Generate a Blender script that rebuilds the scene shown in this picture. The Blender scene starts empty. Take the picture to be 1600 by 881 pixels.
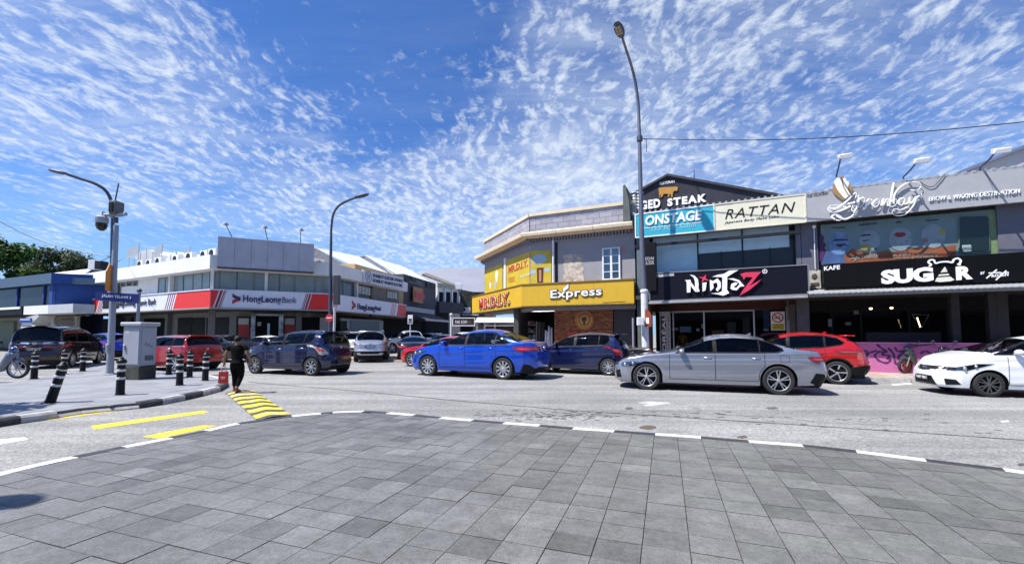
import bpy, math, random
import numpy as np
from mathutils import Vector, Matrix
R=random.Random(7)
SC=bpy.context.scene; COL=SC.collection
rad=math.radians
# ---------------------------------------------------------------- camera
F=680.; PITCH=rad(3.3); HOR=521.; CY=HOR-F*math.tan(PITCH); H=1.42; ROAD=-.12
cd=bpy.data.cameras.new('camera'); cam=bpy.data.objects.new('camera',cd); COL.objects.link(cam)
cam.location=(0,0,H); cam.rotation_euler=(math.pi/2+PITCH,0,0)
cd.sensor_width=36; cd.lens=F/1600*36; cd.shift_y=(CY-440.5)/1600; cd.clip_start=.05; cd.clip_end=3000
SC.camera=cam
def ray(px,py):
    x=(px-800)/F; u=(CY-py)/F
    return (x, math.cos(PITCH)-u*math.sin(PITCH), math.sin(PITCH)+u*math.cos(PITCH))
def gnd(px,py,z=ROAD):
    d=ray(px,py); t=(z-H)/d[2]; return (d[0]*t,d[1]*t)
def atY(px,py,Y):
    d=ray(px,py); t=Y/d[1]; return Vector((d[0]*t,Y,H+d[2]*t))
# ---------------------------------------------------------------- sun, sky
EL=rad(60); AZ=math.atan2(-.93,-.36)
sd=Vector((math.sin(AZ)*math.cos(EL),math.cos(AZ)*math.cos(EL),math.sin(EL)))
sl=bpy.data.lights.new('sun','SUN'); sl.energy=4.6; sl.angle=rad(.5); sl.color=(1,.965,.9)
so=bpy.data.objects.new('sun',sl); COL.objects.link(so); so.rotation_euler=(-sd).to_track_quat('-Z','Y').to_euler(); so.location=(0,0,40)
SC.view_settings.view_transform='Standard'; SC.view_settings.look='None'; SC.view_settings.exposure=.85; SC.view_settings.gamma=1
W=bpy.data.worlds.new('World'); SC.world=W; W.use_nodes=True
class NT:
    def __init__(s,t): s.t=t
    def n(s,ty,**k):
        nd=s.t.nodes.new(ty)
        for a,b in k.items():
            if a[0]=='_': nd.inputs[int(a[1:])].default_value=b
            else: setattr(nd,a,b)
        return nd
    def l(s,a,b): s.t.links.new(a,b)
    def math(s,op,a,b=0.,c=None,clamp=False):
        nd=s.t.nodes.new('ShaderNodeMath'); nd.operation=op; nd.use_clamp=clamp
        for i,v in enumerate((a,b,c)):
            if v is None: continue
            if isinstance(v,(int,float)): nd.inputs[i].default_value=v
            else: s.l(v,nd.inputs[i])
        return nd.outputs[0]
    def ramp(s,v,a,b,lo=0.,hi=1.):
        nd=s.t.nodes.new('ShaderNodeMapRange'); nd.interpolation_type='SMOOTHSTEP'
        s.l(v,nd.inputs[0]); nd.inputs[1].default_value=a; nd.inputs[2].default_value=b; nd.inputs[3].default_value=lo; nd.inputs[4].default_value=hi
        return nd.outputs[0]
    def mix(s,f,a,b,bt='MIX'):
        nd=s.t.nodes.new('ShaderNodeMix'); nd.data_type='RGBA'; nd.blend_type=bt
        for k,v in ((0,f),(6,a),(7,b)):
            if isinstance(v,(int,float)): nd.inputs[k].default_value=v
            elif isinstance(v,tuple): nd.inputs[k].default_value=(v+(1,))[:4]
            else: s.l(v,nd.inputs[k])
        return nd.outputs[2]
    def noise(s,vec,scale,detail=3.,rough=.5,dist=0.):
        nd=s.t.nodes.new('ShaderNodeTexNoise'); s.l(vec,nd.inputs['Vector'])
        nd.inputs['Scale'].default_value=scale; nd.inputs['Detail'].default_value=detail; nd.inputs['Roughness'].default_value=rough; nd.inputs['Distortion'].default_value=dist
        return nd.outputs['Fac']
    def mapping(s,vec,sc=(1,1,1),rot=(0,0,0),loc=(0,0,0)):
        nd=s.t.nodes.new('ShaderNodeMapping'); s.l(vec,nd.inputs[0])
        nd.inputs[1].default_value=loc; nd.inputs[2].default_value=rot; nd.inputs[3].default_value=sc
        return nd.outputs[0]
def build_sky():
    t=NT(W.node_tree); W.node_tree.nodes.clear()
    out=t.n('ShaderNodeOutputWorld'); bg=t.n('ShaderNodeBackground'); bg.inputs[1].default_value=SKYK
    sky=t.n('ShaderNodeTexSky',sky_type='NISHITA',sun_disc=False,sun_elevation=EL,sun_rotation=AZ,air_density=1.0,dust_density=.4,ozone_density=3.0)
    tc=t.n('ShaderNodeTexCoord'); d=tc.outputs['Generated']
    sep=t.n('ShaderNodeSeparateXYZ'); t.l(d,sep.inputs[0]); x,y,z=sep.outputs
    zz=t.math('MAXIMUM',z,.0); zz=t.math('ADD',zz,.13)
    cx=t.math('DIVIDE',x,zz); cy=t.math('DIVIDE',y,zz)
    cb=t.n('ShaderNodeCombineXYZ'); t.l(cx,cb.inputs[0]); t.l(cy,cb.inputs[1]); p=cb.outputs[0]
    def blob(px,py,a,b):
        v=Vector(ray(px,py)).normalized()
        nd=t.n('ShaderNodeVectorMath',operation='DOT_PRODUCT'); t.l(d,nd.inputs[0]); nd.inputs[1].default_value=v
        return t.ramp(nd.outputs['Value'],math.cos(rad(a)),math.cos(rad(b)))
    cover=None
    for (px,py,a,b,k) in BLOBS:
        q=t.math('MULTIPLY',blob(px,py,a,b),k)
        cover=q if cover is None else t.math('ADD',cover,q)
    big=t.noise(t.mapping(p,(1.1,.9,1),(0,0,rad(30))),1.3,3.,.55)
    cover=t.math('ADD',cover,t.ramp(big,.3,.7,-.22,.22))
    cover=t.math('SUBTRACT',cover,t.math('MULTIPLY',t.math('MAXIMUM',t.math('SUBTRACT',cover,.42),0.),.62))
    # cloudlets drawn out in rows, broken into puffs
    wv=t.n('ShaderNodeTexNoise'); t.l(p,wv.inputs['Vector']); wv.inputs['Scale'].default_value=2.0; wv.inputs['Detail'].default_value=3
    sub=t.n('ShaderNodeVectorMath',operation='SCALE'); t.l(wv.outputs['Color'],sub.inputs[0]); sub.inputs['Scale'].default_value=.25
    ad=t.n('ShaderNodeVectorMath',operation='ADD'); t.l(p,ad.inputs[0]); t.l(sub.outputs[0],ad.inputs[1]); pw=ad.outputs[0]
    rows=t.noise(t.mapping(pw,(23.,11.,1),(0,0,rad(ROWROT))),1.,2.5,.5)
    puff=t.noise(t.mapping(pw,(30.,25.,1),(0,0,rad(ROWROT+10))),1.,3.,.55)
    fine=t.noise(pw,75.,3.,.6)
    mid=t.noise(pw,6.,3.,.5)
    tex=t.math('ADD',t.math('MULTIPLY',rows,.48),t.math('ADD',t.math('MULTIPLY',puff,.34),t.math('MULTIPLY',fine,.18)))
    m=t.math('ADD',t.math('MULTIPLY',t.math('SUBTRACT',tex,.5),5.6),t.math('MULTIPLY',t.math('SUBTRACT',cover,.42),1.35))
    m=t.math('ADD',m,t.math('MULTIPLY',t.math('SUBTRACT',mid,.5),1.0))
    m=t.math('MULTIPLY',t.ramp(m,-.5,1.2),.88)
    veil=t.noise(t.mapping(p,(1.0,4.2,1),(0,0,rad(-25))),1.4,7.,.68,.5)
    veil=t.math('MULTIPLY',t.ramp(veil,.36,.78),t.ramp(cover,.05,.8,.06,.42))
    soft=t.math('MULTIPLY',t.ramp(cover,.15,.95,0.,.36),t.ramp(mid,.25,.7,.4,1.))
    m=t.math('MAXIMUM',m,t.math('ADD',veil,soft))
    lowh=t.math('MULTIPLY',blob(900,335,15,4),t.ramp(mid,.2,.75,.3,.8)); m=t.math('MAXIMUM',m,t.math('ADD',t.math('MULTIPLY',m,.6),t.math('MULTIPLY',lowh,.62)))
    m=t.math('MULTIPLY',m,t.ramp(z,.015,.10))
    tint=t.mix(1.,sky.outputs[0],SKYTINT,'MULTIPLY')
    hz=t.ramp(z,.0,.36,.62,.0)
    tint=t.mix(hz,tint,HAZECOL)
    c=t.mix(t.math('MULTIPLY',m,.93),tint,CLOUDCOL)
    # below the horizon: the sky seen past the ground's edge
    t.l(c,bg.inputs[0]); t.l(bg.outputs[0],out.inputs[0])
ROWROT=-35
SKYK=.085; SKYTINT=(.42,.68,1.08); CLOUDCOL=(5.6,6.2,6.9); HAZECOL=(2.7,4.5,6.9)
BLOBS=[(130,180,32,4,.64),(40,30,16,3,-.05),(330,250,16,3,.34),(20,300,12,3,.22),(570,50,21,5,-.80),(640,240,18,3,.52),(860,190,26,4,.42),(1080,90,36,5,.24),(1420,80,40,6,.42),(930,330,15,3,.60),(700,355,13,3,.62),(1300,225,11,3,-.08),(330,395,11,4,-.6),(40,385,11,4,-.6)]
build_sky()
# ---------------------------------------------------------------- materials
MATS={}
def mat(name,col,rough=.6,metal=0.,var=.08,scale=3.,bump=0.,bscale=60.,coat=0.,spec=.5,emit=0.,dirt=0.,dcol=(.05,.045,.04),rnd=0.,streak=0.):
    if name in MATS: return MATS[name]
    m=bpy.data.materials.new(name); m.use_nodes=True; t=NT(m.node_tree)
    b=m.node_tree.nodes['Principled BSDF']
    b.inputs['Roughness'].default_value=rough; b.inputs['Metallic'].default_value=metal; b.inputs['Specular IOR Level'].default_value=spec
    if coat: b.inputs['Coat Weight'].default_value=coat; b.inputs['Coat Roughness'].default_value=.03
    tc=t.n('ShaderNodeTexCoord'); v=tc.outputs['Object']
    nz=t.noise(v,scale,5.,.6)
    f=t.ramp(nz,.25,.75,1-var,1+var)
    if rnd:
        oi=t.n('ShaderNodeObjectInfo'); f=t.math('MULTIPLY',f,t.math('ADD',1-rnd,t.math('MULTIPLY',oi.outputs['Random'],2*rnd)))
    c=t.mix(1.,tuple(col),(1,1,1),'MULTIPLY')
    vm=t.n('ShaderNodeVectorMath',operation='SCALE'); t.l(c,vm.inputs[0]); t.l(f,vm.inputs['Scale']); c=vm.outputs[0]
    if dirt:
        d=t.noise(v,scale*.7+.3,6.,.7,.3); d=t.math('MULTIPLY',t.ramp(d,.5,.75),dirt); c=t.mix(d,c,dcol)
    if streak:
        d=t.noise(t.mapping(v,(7,7,.35)),1.,5.,.65); d=t.math('MULTIPLY',t.ramp(d,.48,.78),streak); c=t.mix(d,c,dcol)
    t.l(c,b.inputs['Base Color'])
    if emit: t.l(c,b.inputs['Emission Color']); b.inputs['Emission Strength'].default_value=emit
    if bump:
        bn=t.noise(v,bscale,4.,.6); bp=t.n('ShaderNodeBump'); bp.inputs['Strength'].default_value=bump; bp.inputs['Distance'].default_value=.02; t.l(bn,bp.inputs['Height']); t.l(bp.outputs[0],b.inputs['Normal'])
    MATS[name]=m; return m
def glass(name,tint,gl=(.9,.95,1),rough=.02,base=.06):
    if name in MATS: return MATS[name]
    m=bpy.data.materials.new(name); m.use_nodes=True; t=NT(m.node_tree); m.node_tree.nodes.clear()
    out=t.n('ShaderNodeOutputMaterial'); tr=t.n('ShaderNodeBsdfTransparent'); tr.inputs[0].default_value=tuple(tint)+(1,)
    g=t.n('ShaderNodeBsdfGlossy'); g.inputs[0].default_value=tuple(gl)+(1,); g.inputs['Roughness'].default_value=rough
    fr=t.n('ShaderNodeFresnel'); ge=t.n('ShaderNodeNewGeometry'); t.l(t.math('SUBTRACT',1.5,t.math('MULTIPLY',ge.outputs['Backfacing'],1.5-1/1.5)),fr.inputs[0])
    f=t.math('ADD',fr.outputs[0],base,clamp=True)
    mx=t.n('ShaderNodeMixShader'); t.l(f,mx.inputs[0]); t.l(tr.outputs[0],mx.inputs[1]); t.l(g.outputs[0],mx.inputs[2]); t.l(mx.outputs[0],out.inputs[0])
    MATS[name]=m; return m
def paint(name,col,metal=0.,rough=.3): return mat(name,col,rough,metal,.02,2.,coat=1.,dirt=.0)
# ---------------------------------------------------------------- mesh helpers
class MB:
    def __init__(s): s.v=[]; s.f=[]; s.mi=[]; s.m=0
    def add(s,vs,fs):
        o=len(s.v); s.v+= [tuple(p) for p in vs]; s.f+=[tuple(i+o for i in f) for f in fs]; s.mi+=[s.m]*len(fs)
    def box(s,x0,x1,y0,y1,z0,z1):
        if x0>x1:x0,x1=x1,x0
        if y0>y1:y0,y1=y1,y0
        if z0>z1:z0,z1=z1,z0
        s.add([(x0,y0,z0),(x1,y0,z0),(x1,y1,z0),(x0,y1,z0),(x0,y0,z1),(x1,y0,z1),(x1,y1,z1),(x0,y1,z1)],
              [(0,3,2,1),(4,5,6,7),(0,1,5,4),(1,2,6,5),(2,3,7,6),(3,0,4,7)])
    def bbox(s,x0,x1,y0,y1,z0,z1,b=.01):   # box with chamfered edges
        xs=(x0,x1);ys=(y0,y1);zs=(z0,z1); vs=[];idx={}
        for i in (0,1):
            for j in (0,1):
                for k in (0,1):
                    p=(xs[i],ys[j],zs[k]); sx=b if i==0 else -b; sy=b if j==0 else -b; sz=b if k==0 else -b
                    for a,q in enumerate(((p[0],p[1]+sy,p[2]+sz),(p[0]+sx,p[1],p[2]+sz),(p[0]+sx,p[1]+sy,p[2]))):
                        idx[(i,j,k,a)]=len(vs); vs.append(q)
        fs=[]
        for i in (0,1):
            q=[idx[(i,0,0,0)],idx[(i,1,0,0)],idx[(i,1,1,0)],idx[(i,0,1,0)]]; fs.append(q if i else q[::-1])
            q=[idx[(0,i,0,1)],idx[(1,i,0,1)],idx[(1,i,1,1)],idx[(0,i,1,1)]]; fs.append(q[::-1] if i else q)
            q=[idx[(0,0,i,2)],idx[(1,0,i,2)],idx[(1,1,i,2)],idx[(0,1,i,2)]]; fs.append(q if i else q[::-1])
        for i in (0,1):
            for j in (0,1):
                fs.append([idx[(i,j,0,0)],idx[(i,j,1,0)],idx[(i,j,1,1)],idx[(i,j,0,1)]][::1 if i!=j else -1])
                fs.append([idx[(i,0,j,0)],idx[(i,1,j,0)],idx[(i,1,j,2)],idx[(i,0,j,2)]][::-1 if i!=j else 1])
                fs.append([idx[(0,i,j,1)],idx[(1,i,j,1)],idx[(1,i,j,2)],idx[(0,i,j,2)]][::1 if i!=j else -1])
                for k in (0,1):
                    fs.append([idx[(i,j,k,0)],idx[(i,j,k,1)],idx[(i,j,k,2)]][::1 if (i+j+k)%2 else -1])
        s.add(vs,fs)
    def prism(s,poly,y0,y1):   # (x,z) outline extruded along y; front face at y0
        a=sum(poly[i][0]*poly[(i+1)%len(poly)][1]-poly[(i+1)%len(poly)][0]*poly[i][1] for i in range(len(poly)))
        if a<0: poly=poly[::-1]
        n=len(poly); vs=[(x,y0,z) for x,z in poly]+[(x,y1,z) for x,z in poly]
        s.add(vs,[tuple(range(n)),tuple(range(2*n-1,n-1,-1))]+[(i,i+n,(i+1)%n+n,(i+1)%n) for i in range(n)])
    def slab(s,poly,z0,z1):    # (x,y) outline extruded in z
        a=sum(poly[i][0]*poly[(i+1)%len(poly)][1]-poly[(i+1)%len(poly)][0]*poly[i][1] for i in range(len(poly)))
        if a<0: poly=poly[::-1]
        n=len(poly); vs=[(x,y,z0) for x,y in poly]+[(x,y,z1) for x,y in poly]
        s.add(vs,[tuple(range(n-1,-1,-1)),tuple(range(n,2*n))]+[(i,(i+1)%n,(i+1)%n+n,i+n) for i in range(n)])
    def tube(s,pts,r,n=8,cap=True,flat=None):
        pts=[Vector(p) for p in pts]; rs=r if isinstance(r,(list,tuple)) else [r]*len(pts)
        rings=[]; up=None
        for i,p in enumerate(pts):
            a=pts[max(i-1,0)]; b=pts[min(i+1,len(pts)-1)]; t=(b-a).normalized()
            if up is None: up=Vector((0,0,1)) if abs(t.z)<.9 else Vector((1,0,0))
            x=t.cross(up)
            if x.length<1e-5: x=t.cross(Vector((0,1,.1)))
            x.normalize(); y=x.cross(t); up=y
            k=flat or 1.
            rings.append([p+x*math.cos(q)*rs[i]*k+y*math.sin(q)*rs[i] for q in [2*math.pi*j/n for j in range(n)]])
        vs=[v for g in rings for v in g]; fs=[]
        for i in range(len(pts)-1):
            for j in range(n):
                a=i*n+j; b=i*n+(j+1)%n; fs.append((a,a+n,b+n,b))
        if cap: fs.append(tuple(range(n))); fs.append(tuple(range(len(vs)-1,len(vs)-n-1,-1)))
        s.add(vs,fs)
    def cyl(s,p0,p1,r,n=12,r1=None): s.tube([p0,p1],[r,r if r1 is None else r1],n)
    def lathe(s,prof,n=16,M=None):   # (r,z) about z
        vs=[];fs=[]
        for j in range(n):
            a=2*math.pi*j/n
            for r,z in prof: vs.append((r*math.cos(a),r*math.sin(a),z))
        k=len(prof)
        for j in range(n):
            for i in range(k-1):
                a=j*k+i; b=((j+1)%n)*k+i; fs.append((a,b,b+1,a+1))
        if M is not None: vs=[tuple(M@Vector(v)) for v in vs]
        s.add(vs,fs)
    def ball(s,c,rx,ry=None,rz=None,n=12,m=8):
        ry=ry or rx; rz=rz or rx; vs=[];fs=[]
        for i in range(m+1):
            a=math.pi*i/m
            for j in range(n):
                b=2*math.pi*j/n; vs.append((c[0]+rx*math.sin(a)*math.cos(b),c[1]+ry*math.sin(a)*math.sin(b),c[2]+rz*math.cos(a)))
        for i in range(m):
            for j in range(n): fs.append((i*n+j,(i+1)*n+j,(i+1)*n+(j+1)%n,i*n+(j+1)%n))
        s.add(vs,fs)
    def disc(s,c,r,y0,y1,n=24,r0=0.):  # disc/ring facing -y, centre (x,z)
        if r0<=0: s.prism([(c[0]+r*math.cos(2*math.pi*i/n),c[1]+r*math.sin(2*math.pi*i/n)) for i in range(n)],y0,y1); return
        vs=[];fs=[]
        for i in range(n):
            a=2*math.pi*i/n
            for rr,y in ((r,y0),(r0,y0),(r0,y1),(r,y1)): vs.append((c[0]+rr*math.cos(a),y,c[1]+rr*math.sin(a)))
        for i in range(n):
            for k in range(4): fs.append((i*4+k,i*4+(k+1)%4,((i+1)%n)*4+(k+1)%4,((i+1)%n)*4+k))
        s.add(vs,fs)
    def stroke(s,pts,w,y0,y1):  # flat stroke of given width(s) in (x,z)
        ws=w if isinstance(w,(list,tuple)) else [w]*len(pts); L=[];Rr=[]
        for i,p in enumerate(pts):
            a=pts[max(i-1,0)]; b=pts[min(i+1,len(pts)-1)]; dx,dz=b[0]-a[0],b[1]-a[1]; l=math.hypot(dx,dz) or 1
            nx,nz=-dz/l*ws[i]/2,dx/l*ws[i]/2; L.append((p[0]+nx,p[1]+nz)); Rr.append((p[0]-nx,p[1]-nz))
        n=len(pts); vs=[(x,y0,z) for x,z in L]+[(x,y0,z) for x,z in Rr]+[(x,y1,z) for x,z in L]+[(x,y1,z) for x,z in Rr]; fs=[]
        for i in range(n-1):
            fs+=[(n+i,n+i+1,i+1,i),(i,i+1,2*n+i+1,2*n+i),(n+i+1,n+i,3*n+i,3*n+i+1)]
        fs+=[(0,2*n,3*n,n),(n-1,2*n-1,4*n-1,3*n-1)]
        s.add(vs,fs)
    def xf(s,M,start=0): s.v=s.v[:start]+[tuple(M@Vector(p)) for p in s.v[start:]]
    def mesh(s,name,smooth=False):
        me=bpy.data.meshes.new(name); me.from_pydata(s.v,[],s.f); me.update()
        if smooth:
            me.shade_smooth()
            if smooth!=1: me.set_sharp_from_angle(angle=rad(smooth))
        return me
def link(name,me,ms=None,parent=None):
    o=bpy.data.objects.new(name,me); COL.objects.link(o)
    if ms is not None:
        for m in (ms if isinstance(ms,(list,tuple)) else [ms]): me.materials.append(m)
    if parent is not None: o.parent=parent
    return o
def part(name,mb,m,parent=None,smooth=False):
    me=mb.mesh(name,smooth)
    o=link(name,me,m,parent)
    if isinstance(m,(list,tuple)) and len(m)>1: me.polygons.foreach_set('material_index',mb.mi)
    return o
def tag(o,label=None,cat=None,group=None,kind=None):
    for k,v in (('label',label),('category',cat),('group',group),('kind',kind)):
        if v: o[k]=v
    return o
def thing(name,label,cat,loc=(0,0,0),rz=0.,group=None):
    o=bpy.data.objects.new(name,None); COL.objects.link(o); o.location=loc; o.rotation_euler=(0,0,rz); o.empty_display_size=.2
    return tag(o,label,cat,group)
def copy_tree(o,parent=None,kids=None):
    c=o.copy(); COL.objects.link(c)
    if parent is not None: c.parent=parent
    for ch in o.children: copy_tree(ch,c)
    return c
class Fr:   # a facade: local x along it (to the right), y inward, z up
    def __init__(s,x,y,ang): s.x=x;s.y=y;s.a=ang;s.e=(math.cos(ang),math.sin(ang));s.i=(-math.sin(ang),math.cos(ang))
    def px(s,px,py,d=0.):
        r=ray(px,py); ox=s.x+s.i[0]*d; oy=s.y+s.i[1]*d
        t=(ox*s.i[0]+oy*s.i[1])/(r[0]*s.i[0]+r[1]*s.i[1])
        X,Y=r[0]*t-ox,r[1]*t-oy
        return (X*s.e[0]+Y*s.e[1], H+r[2]*t)
    def s(s,px,d=0.): return s.px(px,500,d)[0]
    def w(s,a,d,z=0): return Vector((s.x+s.e[0]*a+s.i[0]*d,s.y+s.e[1]*a+s.i[1]*d,z))
    def thing(s,name,label,cat,group=None,at=None):
        if at is None: return thing(name,label,cat,(s.x,s.y,0),s.a,group)
        o=thing(name,label,cat,s.w(*at),s.a,group); return o
def fr_from(p,q): return Fr(p[0],p[1],math.atan2(q[1]-p[1],q[0]-p[0]))
# text: built-in font, fitted into a quad given by its lower edge and heights
def text_mb(txt,bold=0.,shear=0.,ext=.01,space=1.):
    cu=bpy.data.curves.new('t','FONT'); cu.body=txt; cu.offset=bold; cu.shear=shear; cu.extrude=ext; cu.space_character=space; cu.resolution_u=3
    o=bpy.data.objects.new('t',cu); COL.objects.link(o); dg=bpy.context.evaluated_depsgraph_get(); dg.update()
    me=bpy.data.meshes.new_from_object(o.evaluated_get(dg)); bpy.data.objects.remove(o); bpy.data.curves.remove(cu)
    vs=[tuple(v.co) for v in me.vertices]; fs=[tuple(p.vertices) for p in me.polygons]; bpy.data.meshes.remove(me)
    return vs,fs
TC={}
def text_into(mb,txt,x0,z0,x1,z1,y=-.02,th=.02,bold=.0,shear=0.,space=1.,skew=0.):
    """text in the rectangle (x0,z0)-(x1,z1); skew lifts the right end by that much"""
    k=(txt,bold,shear,space)
    if k not in TC: TC[k]=text_mb(txt,bold,shear,.5,space)
    vs,fs=TC[k]; a=np.array(vs); mn=a.min(0); mx=a.max(0); w=mx-mn
    u=(a-mn)/np.where(w>1e-9,w,1)
    X=x0+u[:,0]*(x1-x0); Z=z0+u[:,1]*(z1-z0)+u[:,0]*skew; Y=y-u[:,2]*th
    mb.add(list(zip(X,Y,Z)),fs)
def smooth_pts(pts,n=8,closed=False):   # Catmull-Rom through points
    P=[tuple(p) for p in pts]; out=[]; m=len(P)
    for i in range(m if closed else m-1):
        if closed: a,b,c,d=P[(i-1)%m],P[i],P[(i+1)%m],P[(i+2)%m]
        else: a,b,c,d=P[max(i-1,0)],P[i],P[i+1],P[min(i+2,m-1)]
        for j in range(n):
            t=j/n; out.append(tuple(.5*((2*b[k])+(-a[k]+c[k])*t+(2*a[k]-5*b[k]+4*c[k]-d[k])*t*t+(-a[k]+3*b[k]-3*c[k]+d[k])*t**3) for k in range(len(b))))
    if not closed: out.append(P[-1])
    return out
# ---------------------------------------------------------------- cars
RUB=mat('tyre_rubber',(.018,.018,.019),.85,bump=.2); BLK=mat('black_plastic',(.012,.012,.013),.5,spec=.15); GAP=mat('dark_gap',(.006,.006,.007),.8)
DRK=mat('dark_inside',(.012,.012,.013),.9); SEAT=mat('seat_cloth',(.035,.035,.04),.9); ALLOY=mat('alloy',(.62,.63,.65),.28,.9,.03); ALLOYD=mat('alloy_dark',(.16,.165,.17),.35,.8,.03)
CHR=mat('chrome',(.85,.86,.88),.12,1.,.02); GLS=glass('car_glass',(.30,.33,.34),(.6,.62,.64),base=0.); GLD=glass('car_glass_dark',(.08,.085,.09),(.55,.57,.6),base=0.); GLC=glass('lamp_glass',(.75,.78,.8),base=.12)
REDL=mat('tail_red',(.24,.008,.012),.15,coat=1.); TSTR=mat('tail_strip',(.55,.05,.05),.2,coat=1.); LAMPI=mat('lamp_inside',(.55,.57,.6),.15,.7); GRILL=mat('grille',(.018,.018,.02),.4,spec=.2); PLB=mat('plate_black',(.02,.02,.025),.4); PLBL=mat('plate_blue',(.03,.05,.14),.4); WHT=mat('white_plain',(.8,.8,.8),.5,var=.02)
SILV=mat('diffuser_silver',(.5,.51,.53),.35,.6)
def sm_interp(pts,x,k=.05):
    xs=np.array([p[0] for p in pts]);ys=np.array([p[1] for p in pts]); o=np.argsort(xs); xs=xs[o];ys=ys[o]
    acc=0
    for d,w in ((-1,.12),(-.6,.2),(0,.36),(.6,.2),(1,.12)): acc=acc+w*np.interp(x+d*k,xs,ys)
    return acc
def inpoly(poly,X,Y):
    r=np.zeros(X.shape,bool); n=len(poly); j=n-1
    for i in range(n):
        xi,yi=poly[i];xj,yj=poly[j]
        c=((yi>Y)!=(yj>Y))&(X<(xj-xi)*(Y-yi)/((yj-yi) or 1e-9)+xi); r^=c; j=i
    return r
def wheel_meshes(r,w,style,n,dark):
    """tyre, rim, barrel lying in x-z plane, outer face at +y"""
    Mr=Matrix.Rotation(-math.pi/2,4,'X')  # z -> y
    rr=r*.70
    ty=MB(); ty.lathe([(rr,-w*.46),(r*.93,-w*.5),(r,-w*.36),(r,w*.36),(r*.985,w*.44),(r*.93,w*.5),(rr*1.04,w*.47),(rr*.99,w*.40)],36,Mr)
    ba=MB(); ba.lathe([(rr,-w*.4),(rr,w*.36)],28,Mr); ba.lathe([(0,.0),(rr*.72,.0),(rr*.74,-.02)],24,Mr); ba.lathe([(0,-w*.2),(rr,-w*.25)],24,Mr)
    ri=MB(); ri.lathe([(rr*.97,w*.22),(rr*.97,w*.43),(rr*1.0,w*.45),(rr*1.04,w*.44),(rr*1.03,w*.30)],36,Mr)
    ri.lathe([(0,w*.40),(r*.07,w*.41),(r*.13,w*.36),(r*.14,w*.2)],16,Mr)
    def spoke(a0,a1,w0,w1,y0,y1,tilt=0.):
        p0=Vector((math.cos(a0),0,math.sin(a0)))*r*.10; p1=Vector((math.cos(a1),0,math.sin(a1)))*rr*.985
        d=(p1-p0).normalized(); s=Vector((-d.z,0,d.x)); vs=[]
        for p,ww,y in ((p0,w0,y0),(p1,w1,y1)):
            for q,yy in ((-1,y),(1,y),(1,y-.03),(-1,y-.03)): vs.append(p+s*ww*.5*q+Vector((0,yy,0)))
        ri.add(vs,[(0,1,5,4),(1,2,6,5),(3,0,4,7),(2,3,7,6)])
    for i in range(n):
        a=2*math.pi*i/n+math.pi/2
        if style=='double':
            for q in (-1,1): spoke(a+q*.10,a+q*.17,r*.075,r*.07,w*.37,w*.42)
        elif style=='blade': spoke(a,a,r*.10,r*.16,w*.37,w*.42)
        elif style=='swirl':
            spoke(a,a+.28,r*.09,r*.13,w*.37,w*.42)
        elif style=='y':
            spoke(a,a-.2,r*.09,r*.07,w*.37,w*.42); spoke(a,a+.2,r*.09,r*.07,w*.37,w*.42)
        else: spoke(a,a,r*.09,r*.09,w*.37,w*.42)
    return ty.mesh('tyre',40),ri.mesh('rim',30),ba.mesh('wheel',40)
PLAN=[(0,.60),(.06,.73),(.16,.83),(.35,.925),(.7,.98),(1.2,1.)]
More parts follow.
